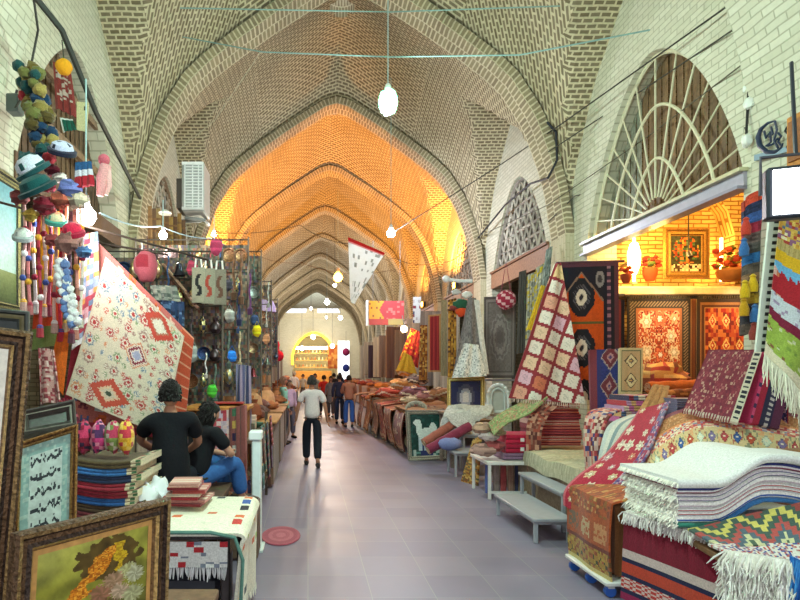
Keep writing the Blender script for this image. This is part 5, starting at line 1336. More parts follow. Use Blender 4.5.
# white draped table
t = wood_table('display_table', 'table under the white embroidered blanket at the lower left', -1.55, -.47, 3.6, 4.5, .75, '3c3434', .04, .05, 'table')
def whitecl(u, v):
    h = hashr(int(u*7), int(v*9), 4)
    fx, fy = (u*7) % 1, (v*9) % 1
    if h > .72 and .3 < fy < .55 and .15 < fx < .85: return ['3c5ca8', 'c83c34', '2c2c38', 'e0b028', 'a8c848', 'd86830'][int(h*100) % 6]
    return shade('e8e4d0', .92+.12*hashr(int(u*60), int(v*60)))
def fw_(u, v):                     # v across: from the back left over the top and down the aisle side
    y = 4.56-1.0*u
    L = v*1.9
    if L < .95: return Vector((-1.4+L, y, .775+.012*sin(u*11)))
    if L < 1.07: a = (L-.95)/.12*pi/2; return Vector((-.45+.07*sin(a), y, .705+.07*cos(a)+.012*sin(u*11)*(1-a)))
    k = L-1.07; return Vector((-.40+.02*sin(u*9+1)*k*2-.05*k, y, .705-k*.72))
drape('embroidered_blanket', 'blanket', 'white blanket with coloured woven dashes draped over the lower left table', fw_, whitecl, 50, 90, .02, fr=.06, frc='e8e4d4', frn=40)
m = Mb(); pts = [Vector((-1.4, 3.555, .77)), Vector((-.6, 3.55, .77)), Vector((-.45, 3.55, .74)), Vector((-.40, 3.55, .6)), Vector((-.42, 3.55, .2))]
m.tube(pts, .012, '5c8478', n=6); m.build('blanket_piping', COTTON, label='teal piping along the near edge of the white draped table blanket', cat='trim')
def fringecl(u, v): return 'c03038' if hashr(int(u*16), int(v*5), 7) > .8 else ('8890a0' if hashr(int(u*20), int(v*9), 2) > .85 else 'e8e8e4')
hang('fringed_cloth', 'cloth', 'white cloth with red marks and tassels hanging under the near side of the white table', (Vector((-1.3, 3.6, .70)), Vector((-.5, 3.6, .70)), Vector((-.5, 3.57, .55)), Vector((-1.3, 3.57, .55))), fringecl, 50, 14, wav=.01, fr=.08, frc='dcdcdc', frn=60)
m = Mb(); m.box((-1.0, 4.1, .22), (.85, .7, .42), '2c2c34', bev=.03); m.box((-1.0, 3.74, .3), (.5, .02, .06), '44444c'); m.build('storage_box', PLASTIC, label='dark storage box standing under the white draped table', cat='box')
lay = ['8c2c34', 'c8847c', 'a83038', 'e0c8b4', 'b84c48', '94303c', 'd8a090']
for i in range(7):
    folded('folded_kilim', 'kilim', 'small red and cream folded kilim, %s in the little stack on the white blanket' % ['lowest', 'second lowest', 'third lowest', 'middle', 'third highest', 'second highest', 'topmost'][i], (-.88+.03*sin(i*2), 4.25, .80+.023*i), (.27-.01*i, .3, .022), stripes([lay[i], shade(lay[i], .6), 'e0d0c0', lay[(i+2) % 7]], rep=5), rot=-.1+.03*i, seed=i, n=10, group='small kilims on the white blanket')
m = Mb(); m.sheet(lambda u, v: Vector((-1.28+.3*u, 4.15+.3*v, .84+.12*noise.noise(Vector((u*5, v*5, 2)))+.1*sin(pi*u)*sin(pi*v))), 16, 16, lambda u, v: 'e8ecf0', .01); m.build('crumpled_plastic', PLASTIC, label='crumpled white plastic wrap beside the dark clothed sitter', cat='plastic wrap')

# kilim stack under the row of bags
stc = [('7c2838', 'maroon'), ('3468a8', 'blue'), ('6c2c34', 'dark red'), ('4c3828', 'brown'), ('2c5c9c', 'bright blue'), ('8c2434', 'crimson'), ('9c2c3c', 'red'), ('2c3858', 'navy'), ('3c74b4', 'sky blue'), ('5c4c34', 'olive brown')]
z = .62
for i, (c, nm) in enumerate(stc):
    folded('folded_kilim', 'kilim', '%s folded kilim, %s in the tall stack by the calligraphy picture' % (nm, ['lowest', 'second', 'third', 'fourth', 'fifth', 'sixth', 'seventh', 'third from the top', 'second from the top', 'topmost'][i]), (-1.44+.02*sin(i*3), 4.35, z), (.5, .5, .05), (lambda c: lambda u, v: shade(c, .8+.4*hashr(int(u*20), int(v*30))) if u < .86 else ['c8b090', '8c3c34', '4c6c4c', 'd8c8a8'][int(hashr(int(u*30), int(v*90))*4)])(c), rot=-.06+.04*sin(i), seed=i, n=14, zf=lambda x, y: -.03*sin((x+1.68)/.52*pi), group='kilims in the tall left stack')
    z += .053
t = wood_table('stool_platform', 'low dark platform under the tall left kilim stack', -1.75, -1.12, 4.0, 4.85, .6, '4c3c30', .04, .06, 'platform')
for i, (px, cs) in enumerate(((84, ['8c2038', 'c83c64', '3c2440']), (99, ['c83c78', '54305c', 'e890a8']), (113, ['7c8c4c', 'b83c5c', 'c8b8a8']), (126, ['e0a830', 'c83c4c', 'f0c860']))):
    c = P(px, 437, 4.25); m = Mb()
    m.ball(c, .078, cs[0], 12, 12, (.75, 1.1, 1.6), .25, colf=lambda a, b, cs=cs: cs[int(hashr(a, b, 3)*3)])
    m.build('kilim_cushion', WOOL, label='%s small cushion, %s in the row on the tall left stack' % (['maroon', 'pink and purple', 'green and pink', 'yellow and red'][i], ['leftmost', 'second from left', 'third from left', 'rightmost'][i]), cat='cushion', group='small cushions on the tall left stack')

# big cream suzani and the rug behind
def suz(u, v):
    def med(cu, cv, ru, rv, cols):
        dx, dy = abs(u-cu)/ru, abs(v-cv)/rv; d = dx+dy+.07*(int((dx-dy)*9) % 2)
        for r, c in cols:
            if d < r: return c
        return None
    if min(u, 1-u) < .02 or min(v, 1-v) < .015: return 'd8c8b0'
    for cu, cv, ru, rv, cols in ((.72, .12, .2, .14, [(.5, 'e8dcc8'), (.62, 'b87860'), (1, 'c84838')]), (.58, .47, .15, .12, [(.42, 'a8a8c4'), (.55, 'e8d8cc'), (.75, '8c3444'), (.88, 'e0d0bc'), (1, 'd88c6c')]), (.42, .86, .24, .125, [(.2, '3c4c3c'), (.38, 'd8c8b0'), (.55, 'e8c0a0'), (1, 'c8503c')])):
        c = med(cu, cv, ru, rv, cols)
        if c: return c
    for (nu, nv, r, seed) in ((6, 8, .40, 1), (11, 14, .34, 9)):
        a, b = u*nu, v*nv; i, j = floor(a), floor(b)
        if hashr(i, j, seed) > .8: continue
        dx = a-i-.5+(hashr(i, j, seed+3)-.5)*.3; dy = b-j-.5+(hashr(i, j, seed+4)-.5)*.3; d = hypot(dx, dy)*(1+.15*cos(7*atan2(dy, dx)))
        rr = r*(.75+.35*hashr(i, j, seed+5)); c = ['c86858', 'a8887c', '8c9c74', '7c90a0', 'd8946c', 'b85050'][int(hashr(i, j, seed+6)*6)]
        if d < rr*.3: return 'b83c3c' if nu == 6 else c
        if d < rr*.5: return 'e8dcc8'
        if d < rr*.75: return c
        if d < rr and int(12*atan2(dy, dx)/pi) % 2: return mix(c, 'e8e0cc', .5)
    return 'dfd3ba'
hang('suzani_rug', 'rug', 'large cream rug with red zigzag medallions and rosettes hung by its corner on the left', (P(106, 257, 5.95), P(184, 336, 5.75), P(165, 436, 5.6), P(63, 394, 5.85)), suz, 110, 130, wav=.02, wn=1.2, bulge=lambda u, v: .05*sin(3*u+2*v))
def backrug(u, v):
    if u > .9: return 'd0583c' if int(v*40) % 4 else 'e8a080'
    if u < .06 or v > .95: return 'a83044'
    return rosettes('c87068', ['d8dce0', 'e87040', '5c6c9c', 'f0c8b0', '8c3c4c'], 8, 10, .44, 'f0e0d0', 5, .9)(u, v)
hang('hanging_rug', 'rug', 'pink and orange flowered rug hanging just behind the big cream one', (P(88, 232, 6.2), P(194, 338, 6.0), P(183, 440, 5.9), P(60, 428, 6.1)), backrug, 60, 60, wav=.02)
def whdl(u, v): return ['6c7c98', 'e0d8d8', 'a83c4c', 'd8a0a8', 'c88c50', '8c98b0'][int(hashr(int(u*5), int(v*20), 4)*6)]
hang('patterned_runner', 'rug', 'blue, white and red patterned runner hanging left of the big cream rug', (P(82, 235, 6.05), P(98, 232, 6.05), P(100, 330, 5.95), P(72, 350, 5.95)), whdl, 14, 60, wav=.01)
hang('striped_textile', 'textile', 'yellow textile with a red-orange lower half hanging under the pompoms', (P(40, 212, 5.6), P(60, 212, 5.6), P(62, 345, 5.5), P(30, 350, 5.5)), lambda u, v: 'f0b428' if v < .62-.12*u else ('d84c24' if v < .86 else '7c8c4c'), 16, 40, wav=.03, wn=1)
hang('orange_cloth', 'cloth', 'dark orange cloth hanging low beside the cream rug', (P(58, 330, 5.4), P(70, 332, 5.4), P(62, 395, 5.3), P(48, 372, 5.3)), dull('d8641c'), 8, 16, wav=.02, wn=1)
hang('pink_garment', 'garment', 'pink and red speckled garment hanging above the grey frame', (P(38, 348, 5.2), P(54, 350, 5.2), P(62, 402, 5.1), P(40, 404, 5.1)), speckle('c89890', ['b04c54', 'e0c0b8', '8c3c44'], 10, 24, .5), 14, 26, wav=.03, wn=1.5)
hang('hanging_cloth', 'cloth', 'maroon cloth edge hanging at the lower left corner of the cream rug', (P(61, 398, 5.3), P(72, 400, 5.3), P(82, 430, 5.2), P(66, 428, 5.2)), speckle('8c2438', ['c85c6c', '5c1c34'], 6, 12), 8, 12, wav=.01)
for i in range(12):
    px = 24+5.2*i; Yq = 5.35+.03*(i % 3); c = ['e0b0a8', 'c87878', 'd8d0cc', 'b83c48', 'e8c0b8', 'a8485c', 'dcb0a4', 'c83040', 'e0b090', '8c5c6c', 'd89080', 'e8d8c8'][i]
    zt = 205+8*sin(i*2.2); zb = 300+34*hashr(i, 5)
    m = Mb(); pts = [P(px+1.2*sin(k*.5+i), zt+(zb-zt)*k/12, Yq) for k in range(13)]
    m.tube(pts, .016, c, n=6, colf=lambda a, b, c=c: c if a % 4 else shade(c, .5))
    for s in range(4):
        q_ = pts[3+s*3]; m.ball(q_, .032, ['8c1c34', 'e8e0e0', '3c4c8c', 'd8a030'][(i+s) % 4], 8, 6)
    m.lathe(pts[-1], [(.008, .03), (.03, .01), (.036, -.09), (.01, -.1)], shade(c, .7), 8)
    m.build('tassel_cord', WOOL, label='%s tassel cord with beads, %s hanging from the left in the upper left stall' % (['pale pink', 'rose', 'white', 'crimson', 'blush', 'wine', 'peach', 'scarlet', 'apricot', 'mauve', 'salmon', 'cream'][i], ['first', 'second', 'third', 'fourth', 'fifth', 'sixth', 'seventh', 'eighth', 'ninth', 'tenth', 'eleventh', 'twelfth'][i]), cat='tassel cord', group='tassel cords in the upper left stall')
# pompoms, hats
pc = ['6c5c2c', '8c7c40', '8c2028', '1c4848', '183858', '6c6c38', '9c2c34', '54461f', '0c3838', 'a08c4c']
pn = ['ochre', 'straw', 'dark red', 'teal', 'navy blue', 'olive', 'red', 'brown', 'deep green', 'sand']
for i in range(56):
    k = i/56; px = 27+22*k+9*sin(i*2.4); py = 68+88*k+5*cos(i*1.7)
    j = int(hashr(i, 2)*10); p = P(px, py, 5.45-.25*hashr(i, 3)); s = .046+.022*hashr(i, 4)
    m = Mb(); m.ball(p, s, pc[j], 12, 9, (1, 1, .92), .35)
    m.build('wool_pompom', WOOL, label='%s wool pompom in the big bunch high on the left pier' % pn[j], cat='pompom', group='%s pompoms in the bunch' % pn[j])
def hat(px, py, Y, r, h, c1, c2, label, tilt=.4, brim=True):
    M_ = Matrix.Rotation(tilt, 3, 'Y')@Matrix.Rotation(.5, 3, 'X'); p = P(px, py, Y); t = thing('hat', label, 'hat', p)
    m = Mb(); m.lathe(p, [(r*1.0, 0), (r*.98, h*.35), (r*.85, h*.75), (r*.5, h*.97), (r*.06, h)], c1, 18, M=M_, colf=lambda a, b: c1 if hashr(a, b, 2) > .25 else c2); m.build('crown', WOOL, parent=t)
    m = Mb(); m.lathe(p, [(r*.9, -.02), (r*1.22, -.015), (r*1.25, .02), (r*.95, .03)], c2, 18, M=M_); m.build('band', WOOL, parent=t)
hat(34, 172, 5.0, .13, .14, 'd8dcec', '1c4c50', 'white felt hat with a dark green rim below the pompom bunch', -.5)
hat(38, 190, 4.95, .14, .12, '145050', '0c3c40', 'deep green felt hat hanging under the white one', -.4)
hat(62, 152, 5.1, .1, .09, 'c8cce8', '24243c', 'pale lavender cap with a dark rim right of the pompom bunch', .3)
hat(73, 234, 5.3, .09, .1, 'e02c50', 'b02040', 'bright pinkish red cap just left of the glaring bulb', .0)
hat(56, 222, 5.35, .08, .09, 'e8e0b8', '50a898', 'small cream cap with turquoise rim above the tassel cords', .3)
hat(23, 238, 5.3, .075, .09, 'e0e4dc', 'a8b0b0', 'small white cap at the far left above the tassel cords', .2)
for i, (px, py, c, s, nm) in enumerate(((44, 205, '8c2838', .09, 'dark red'), (60, 200, 'b85c48', .08, 'rust'), (70, 190, '6c74b0', .09, 'violet blue'), (78, 200, 'd0c0a8', .08, 'beige'), (68, 243, '9c6c64', .1, 'brown'), (52, 240, '8c3c3c', .06, 'wine'), (28, 160, '1c4c4c', .08, 'teal'), (60, 178, 'd8c8c0', .06, 'cream'), (52, 170, '7c2c3c', .06, 'maroon'), (84, 252, '5878a8', .06, 'blue'), (30, 215, 'b89840', .06, 'gold'), (48, 186, '9c3444', .06, 'crimson'), (20, 198, '7c3c3c', .07, 'brownish red'))):
    m = Mb(); m.ball(P(px, py, 5.25), s, c, 12, 9, (1.1, .8, .9), .6, colf=lambda a, b, c=c: [c, shade(c, 1.4), shade(c, .6)][int(hashr(a, b//2, 2)*3)])
    m.build('wool_bundle', WOOL, label='%s crumpled wool bundle among the hats and tassel cords at upper left' % nm, cat='wool bundle', group='wool bundles at the upper left')
gi = 0
for i in range(26):
    k = i/26; px = 60+14*k+5*sin(i*1.9); py = 262+64*k
    j = i % 3; m = Mb(); m.ball(P(px, py, 5.2), .032+.012*hashr(i, 8), ['f0eef0', '6c84b8', 'e8e8e8'][j], 9, 7, (1, 1, 1), .4)
    m.build('yarn_ball', WOOL, label='%s yarn ball in the garland left of the big cream rug' % ['snow white', 'blue', 'off-white'][j], cat='yarn ball', group='%s yarn balls of the garland' % ['snow white', 'blue', 'off-white'][j])
# doll, flag bag, tags, lantern
t = thing('knitted_doll', 'pink long-legged knitted doll hanging right of the striped bag', 'doll', P(103, 196, 5.4))
m = Mb(); m.tube([P(106, 165, 5.4), P(103, 178, 5.4), P(100, 196, 5.4)], [.05, .06, .03], 'e0a0a0', n=10); m.tube([P(108, 170, 5.4), P(109, 186, 5.4), P(106, 195, 5.4)], [.03, .03, .02], 'e8b4b0', n=8); m.build('doll_body', WOOL, parent=t)
m = Mb(); m.ball(P(104, 160, 5.4), .055, 'c86070', 10, 8); m.build('doll_head', WOOL, parent=t)
hang('striped_bag', 'bag', 'small bag with blue, white and red bands hanging above the glaring bulb', (P(76, 164, 5.3), P(92, 163, 5.3), P(93, 186, 5.25), P(77, 189, 5.25)), lambda u, v: '2c5c90' if v < .36 else ('e0dce8' if v < .62 else 'b82434'), 8, 12, wav=.01, th=.03)
hang('price_tag', 'tag', 'long cream paper tag hanging in the left recess', (P(77, 102, 5.9), P(89, 103, 5.9), P(87, 132, 5.9), P(77, 130, 5.9)), lambda u, v: '4c3c38' if hypot(u-.75, v-.2) < .1 else 'd0c898', 8, 14, wav=0, th=.01)
hang('green_banner', 'cloth', 'small green and white banner hanging left of the cream tag', (P(60, 118, 5.8), P(73, 120, 5.8), P(76, 130, 5.8), P(64, 132, 5.8)), lambda u, v: 'e0e8e0' if min(u, v) < .18 else '145848', 8, 8, wav=.01)
hang('red_banner', 'cloth', 'faded dark red banner with white lettering strokes deep in the left recess', (P(53, 62, 6.6), P(70, 66, 6.6), P(76, 118, 6.5), P(56, 108, 6.5)), lambda u, v: 'c8b8ac' if (.15 < v < .8 and hashr(int(u*7), int(v*24), 3) > .62 and .2 < u < .9) else '8c3430', 12, 24, wav=.02)
m = Mb(); m.ball(P(64, 67, 6.0), .085, 'e8a020', 14, 10, (1, 1, .95), .1); m.tube([P(64, 60, 6.0), P(62, 40, 6.0)], .006, '3c3c34', n=4); m.build('paper_lantern', COTTON, label='yellow round lantern hanging at the top of the left recess', cat='lantern')
m = Mb(); m.box(P(15, 105, 5.75), (.12, .14, .18), '54605c', bev=.01); m.tube([P(15, 98, 5.7), P(17, 90, 5.7)], .012, '3c3c3c'); m.build('junction_box', METALM, label='grey junction box on the left pier beside the pompom bunch', cat='junction box')
t = thing('plush_cushion', 'round red and pink plush cushion hanging right of the big cream rug', 'cushion', P(146, 283, 6.6))
m = Mb(); m.ball(P(146, 266, 6.6), .18, 'a04850', 16, 11, (.75, .55, 1.05), .15, colf=lambda a, b: '8c2834' if 5 <= a <= 7 and b in (10, 11, 12) else 'a8505a'); m.build('cushion_body', WOOL, parent=t)
m = Mb(); m.tube([P(148, 250, 6.6), P(147, 236, 6.6)], .006, '5c3c3c', n=4); m.build('loop', CABLE, parent=t)
# wooden rack of poles carrying the hangings
t = thing('hanging_rack', 'dark pole rack of the left stall that carries the rugs and tassels', 'rack', (-2.3, 6.2, 0))
for (x, y) in ((-2.95, 5.4), (-2.95, 6.4)):
    m = Mb(); m.tube([(x, y, 0), (x, y, 3.4)], .025, '3c3028', n=8); m.build('post', WOODM, parent=t)
for (a, b) in (((-2.95, 5.3, 3.35), (-1.1, 6.4, 3.0)), ((-2.95, 6.4, 3.3), (-1.6, 6.6, 3.1))):
    m = Mb(); m.tube([a, b], .012, '3c3028', n=8); m.build('crossbar', WOODM, parent=t)
# ------------------------------------------------------------ left stall, metalware and textiles further on
hang('standing_rug', 'rug', 'pink patchwork kilim standing upright behind the sitting people', (P(199, 412, 6.2), P(231, 410, 6.2), P(232, 505, 6.1), P(198, 500, 6.1)), lambda u, v: ['d88c94', 'c8505c', 'e8c8c4', '8c9cb0', 'b83c4c', 'e0a8a0', 'd0b8c8', '9c4458'][int(hashr(int(u*9), int(v*24), 6)*8)], 28, 60, wav=.01, th=.05)
hang('standing_rug', 'rug', 'reddish brown rug with a column of coloured dots beside the pink kilim', (P(231, 408, 6.15), P(247, 405, 6.0), P(247, 520, 5.9), P(232, 512, 6.1)), lambda u, v: (['8c5c54', 'a8605c'][int(u*6) % 2] if not (abs(u-.4) < .16 and abs(((v*9) % 1)-.5) < .33) else ['4c7c5c', 'e0b860', '3c2850', 'e0d8d0', '8c2c3c', '6c8ca8', 'd0b060', '5c4c3c', 'a8483c'][int(v*9)]), 24, 70, wav=.01, th=.04)
t = thing('wooden_chest', 'orange-brown wooden chest top with a red cloth behind the pink kilim', 'chest', (-1.0, 6.6, 0))
m = Mb(); m.box((-1.0, 6.6, .68), (.62, .6, 1.3), '9c6438', bev=.02); m.build('chest_body', WOODM, parent=t)
m = Mb(); m.box((-1.0, 6.6, 1.36), (.7, .68, .05), 'c08040', bev=.01); m.build('lid', WOODM, parent=t)
hang('red_cloth', 'cloth', 'small dark red cloth lying on the wooden chest', (Vector((-1.1, 6.85, 1.40)), Vector((-.75, 6.85, 1.40)), Vector((-.72, 6.4, 1.41)), Vector((-1.15, 6.4, 1.41))), dull('b8302c'), 8, 8, wav=.004)
def str_(u, v): return ['8c90b0', '5c6490', 'b8bcd0', '3c4468', 'a898b0', '6c6c94'][int(u*11) % 6]
hang('striped_shawl', 'shawl', 'long bluish striped shawl hanging in front of the left metalware', (P(236, 364, 7.0), P(251, 366, 6.9), P(250, 432, 6.9), P(235, 430, 7.0)), str_, 22, 40, wav=.03, wn=2, th=.02)
t = thing('display_stand', 'narrow white display stand at the aisle edge of the left stall', 'stand', (-.5, 5.75, 0))
m = Mb(); m.box((-.51, 5.78, .55), (.09, .16, 1.06), 'e8f4f2', bev=.012); m.build('panel', METALM, parent=t)
m = Mb(); m.box((-.52, 5.78, 1.13), (.13, .2, .09), 'eef6f4', bev=.012); m.build('top_cap', METALM, parent=t)
m = Mb(); m.box((-.51, 5.78, .01), (.14, .3, .02), 'd0dcd8'); m.build('foot', METALM, parent=t)
m = Mb()
def matp(r, a): return ['a84858', 'c87c84', '8c3848', 'd8a8a8', '9c4454'][int(r*5) % 5]
c0 = Vector((-.29, 6.2, .006))
rings = [[c0+Vector((.21*r*cos(a), .36*r*sin(a), .008 if r < 1 else 0)) for a in [2*pi*k/32 for k in range(32)]] for r in (.05, .25, .45, .65, .85, .97, 1)]
m.loft(rings, cap=True, colf=lambda i, j: ['b86874', 'a85462', 'b46470', '9c4858', 'a85462', '984456'][i % 6]); m.build('oval_mat', WOOL, label='crimson oval mat lying on the floor beside the white stand', cat='mat')
# jewellery and cloth stand along the aisle
t = thing('goods_rack', 'low rack crowded with small colourful goods along the left aisle edge', 'rack', (-.85, 7.4, 0))
for x, y in ((-1.2, 6.3), (-.6, 6.3), (-1.2, 8.3), (-.6, 8.3)):
    m = Mb(); m.box((x, y, .6), (.04, .04, 1.2), '5c4c40'); m.build('post', WOODM, parent=t)
for z in (.3, .65, 1.0): 
    m = Mb(); m.box((-.9, 7.3, z), (.66, 2.1, .03), '6c5848'); m.build('shelf', WOODM, parent=t)
gc = ['8c3c4c', '4c6c5c', 'c8a050', '5c5c8c', 'd8c8b8', '7c4438', '3c3c48', 'b85040', '8c98a8', 'c87890', '4c8078', 'a88858', '6c3454', 'd0b0a0']
gn = ['wine', 'sage', 'golden', 'violet', 'ivory', 'rust', 'charcoal', 'vermilion', 'pale blue', 'pink', 'sea green', 'tan', 'plum', 'peach']
def cname(s, i): return gn[i % 14]
k = 0
for iz, z in enumerate((.315, .665, 1.015)):
    for y in [6.4+.2*q for q in range(10)]:
        i = int(hashr(k, 3)*14); x = -.66-.3*hashr(k, 5); r = .06+.035*hashr(k, 6); m = Mb()
        p = Vector((x, y, z)); tp = k % 4
        if tp == 0: m.lathe(p, [(r*.5, 0), (r, r*.8), (r*.9, r*1.6), (r*.4, r*2.2), (r*.5, r*2.6)], gc[i], 12); nm = 'vase'
        elif tp == 1: m.ball(p+Vector((0, 0, r*.75)), r, gc[i], 10, 8, (1.2, 1.1, .75), .4); nm = 'pouch'
        elif tp == 2: m.box(p+Vector((0, 0, r)), (r*1.6, r*1.8, r*2), gc[i], bev=.01); m.box(p+Vector((0, 0, r*1.4)), (r*1.65, r*1.85, r*.2), shade(gc[i], 1.6)); nm = 'box'
        else: m.lathe(p, [(r*.6, 0), (r*1.2, r*.5), (r*1.25, r*.8), (r*1.1, r*.75), (r*.2, r*.2)], gc[i], 14); nm = 'bowl'
        m.build('small_'+nm, STONE if tp != 1 else WOOL, label='%s small %s on the %s shelf of the left aisle rack' % (cname(0, i), nm, ['bottom', 'middle', 'top'][iz]), cat=nm, group='%s %ss on the %s shelf of the aisle rack' % (cname(0, i), nm, ['bottom', 'middle', 'top'][iz]))
        k += 1
for i in range(10):
    y = 6.3+.24*i; x = -.535+.02*sin(i*2); zt = 1.12; L = .35+.45*hashr(i, 7)
    hang('draped_scarf', 'scarf', '%s scarf on the aisle side of the left rack, %s from near end' % (gn[(i*5) % 14], ['first', 'second', 'third', 'fourth', 'fifth', 'sixth', 'seventh', 'eighth', 'ninth', 'tenth'][i]), (Vector((x, y+.2, zt)), Vector((x, y, zt)), Vector((x+.02, y, zt-L)), Vector((x+.02, y+.2, zt-L))), stripes([gc[(i*5) % 14], shade(gc[(i*5) % 14], .5), gc[(i*3+2) % 14]], rep=5), 6, 20, wav=.012, wn=1, th=.008, group='scarves on the aisle side of the left rack')
# brown counters further along
for i in range(8):
    Y = 9.6+2.3*i; x = -.95
    t = thing('goods_counter', '%s covered goods counter along the left side of the aisle' % ['first', 'second', 'third', 'fourth', 'fifth', 'sixth', 'seventh', 'eighth'][i], 'counter', (x, Y, 0), 'covered counters down the left side')
    m = Mb(); m.box((x, Y, .5), (.85, 1.7, .96), ['6c5040', '7c6454', '5c4438', '8c7058'][i % 4], bev=.04); m.build('covered_table', WOOL, parent=t)
    m = Mb(); m.box((x+.03, Y, 1.0), (.9, 1.75, .04), ['c08c58', 'a87850', 'b89068', '9c6c48'][i % 4], bev=.01); m.build('counter_top', WOODM, parent=t)
    for q in range(7):
        c = ['8c4c34', '6c4038', 'a86840', 'b8784c', '5c3c34', '9c5440', 'c09068'][q]
        if i > 5 and q > 3: continue
        r = .13+.05*hashr(i, q); p = Vector((x-.3+.55*hashr(q, i, 2), Y-.7+.22*q, 1.02+r*.62)); m = Mb()
        if q % 3 == 0: m.lathe(p-Vector((0, 0, r*.62)), [(r*.6, 0), (r*1.1, r*.7), (r*.9, r*1.7), (r*.5, r*2.1), (r*.62, r*2.5)], c, 12); nm = 'leather_pot'
        else: m.ball(p, r, c, 12, 8, (1.2, 1, .62), .5); nm = 'leather_bag'
        m.build(nm, STONE if q % 3 == 0 else WOOL, label='%s leather-brown %s on the %s left counter' % (['rust', 'dark', 'copper', 'orange-brown', 'black-brown', 'reddish', 'sandy'][q], 'pot' if q % 3 == 0 else 'bag', ['first', 'second', 'third', 'fourth', 'fifth', 'sixth', 'seventh', 'eighth'][i]), cat='pot' if q % 3 == 0 else 'bag', group='leather goods on the left counters')
# rails with hanging metalware
def item(kind, p, s, c):
    m = Mb(); R90 = Matrix.Rotation(pi/2, 3, 'X')@Matrix.Rotation(0, 3, 'Z')
    if kind == 'tray':
        m.lathe(p, [(s*.05, .0), (s*.7, .01), (s*.8, .03), (s, .035), (s, .02), (s*.05, -.01)], c, 18, M=R90, colf=lambda a, b: c if (a+b) % 2 else shade(c, .7))
    elif kind == 'bell':
        m.lathe(p, [(s*.05, s), (s*.35, s*.8), (s*.45, 0), (s*.8, -s*.7), (s*.7, -s*.7), (s*.05, s*.3)], c, 12)
    elif kind == 'jug':
        m.lathe(p, [(s*.4, -s), (s*.8, -s*.5), (s*.75, 0), (s*.3, s*.5), (s*.4, s)], c, 12); m.tube([p+Vector((s*.35, 0, s*.7)), p+Vector((s*.9, 0, s*.3)), p+Vector((s*.75, 0, -s*.3))], s*.08, c, n=6)
    elif kind == 'lantern':
        m.lathe(p, [(s*.1, -s*1.1), (s*.5, -s*.7), (s*.6, 0), (s*.5, s*.6), (s*.15, s), (s*.1, s*1.3)], c, 8, colf=lambda a, b: c if (a+b) % 2 else 'd8c88c')
    elif kind == 'strap':
        m.tube([p+Vector((.01*sin(k), 0, s*(2-.45*k))) for k in range(10)], s*.13, c, n=6, colf=lambda a, b: c if a % 2 else shade(c, 1.5)); m.lathe(p+Vector((0, 0, -s*2)), [(s*.1, 0), (s*.35, -s*.3), (s*.3, -s), (s*.05, -s)], shade(c, .7), 8)
    elif kind == 'pouch':
        m.ball(p, s, c, 12, 9, (.8, .5, 1.), .25, colf=lambda a, b: c if a % 3 else shade(c, 1.6)); m.tube([p+Vector((-s*.6, 0, s*.6)), p+Vector((0, 0, s*1.7)), p+Vector((s*.6, 0, s*.6))], s*.07, shade(c, .6), n=5)
    m.tube([p+Vector((0, 0, s*(1.0 if kind != 'strap' else 2))), p+Vector((0, 0, s*2.4))], .004, '3c3830', n=4)
    return m
kinds = ['tray', 'bell', 'jug', 'lantern', 'strap', 'pouch', 'strap']
mc = [('b0a080', 'dull brass'), ('a8b0ac', 'silver'), ('9c7454', 'copper brown'), ('5c6878', 'dark steel'), ('5c6c64', 'green patina'), ('7c3c44', 'wine red'), ('3c5078', 'dark blue'), ('b09070', 'pale copper'), ('54484c', 'smoky'), ('3c3c48', 'black')]
rows = 0
for rail, (Yr, x0, x1, zs) in enumerate(((7.3, -2.75, -1.1, (3.05, 2.7, 2.35, 2.0, 1.65)), (8.6, -2.6, -.9, (3.5, 3.05, 2.6, 2.15, 1.7)), (10.4, -2.7, -.85, (3.7, 3.2, 2.7, 2.2, 1.75)), (12.6, -2.6, -.8, (3.5, 3.0, 2.5, 2.0)), (15., -2.7, -.8, (3.4, 2.8, 2.2)))):
    t = thing('display_rack', 'tall dark metal rack hung with metalware, %s along the left stalls' % ['nearest', 'second', 'third', 'fourth', 'farthest'][rail], 'rack', ((x0+x1)/2, Yr+.12, 0))
    for x in (x0, x1): m = Mb(); m.tube([(x, Yr+.12, 0), (x, Yr+.12, zs[0]+.3)], .014, '6c645c', n=6); m.build('post', METALM, parent=t)
    for z in zs: m = Mb(); m.tube([(x0, Yr+.12, z+.26), (x1, Yr+.12, z+.26)], .012, '4c4640', n=6); m.build('rail', METALM, parent=t)
    m = Mb(); m.sheet(quad((x0, Yr+.22, zs[0]+.2), (x1, Yr+.22, zs[0]+.2), (x1, Yr+.22, zs[-1]-.3), (x0, Yr+.22, zs[-1]-.3)), 60, 50, speckle('7c7064', ['5c5450', '8c7460', '9c8c78', '6c6474', '8c5c50', '54685c'], 60, 60, .8, rail), .01); m.build('backing_cloth', WOOL, parent=t)
    for iz, z in enumerate(zs):
        n = int((x1-x0)/.145)
        for q in range(n):
            h1 = int(hashr(q, iz, rail)*7); h2 = int(hashr(q, iz, rail+20)*10); s = .075+.04*hashr(q, iz, rail+9)
            x = x0+.1+.145*q+.05*hashr(q, iz, rail+4)
            kd = kinds[h1]; c, cn_ = mc[h2]
            item(kd, Vector((x, Yr+.02-.03*hashr(q, 7), z)), s, c).build('hanging_'+kd, BRASS if kd in ('tray', 'bell', 'jug', 'lantern') else WOOL, label='%s hanging %s on row %s of the %s left rack' % (cn_, kd, ['one', 'two', 'three', 'four', 'five'][iz], ['nearest', 'second', 'third', 'fourth', 'farthest'][rail]), cat=kd, group='%s %ss on row %s of the %s left rack' % (cn_, kd, ['one', 'two', 'three', 'four', 'five'][iz], ['nearest', 'second', 'third', 'fourth', 'farthest'][rail]))
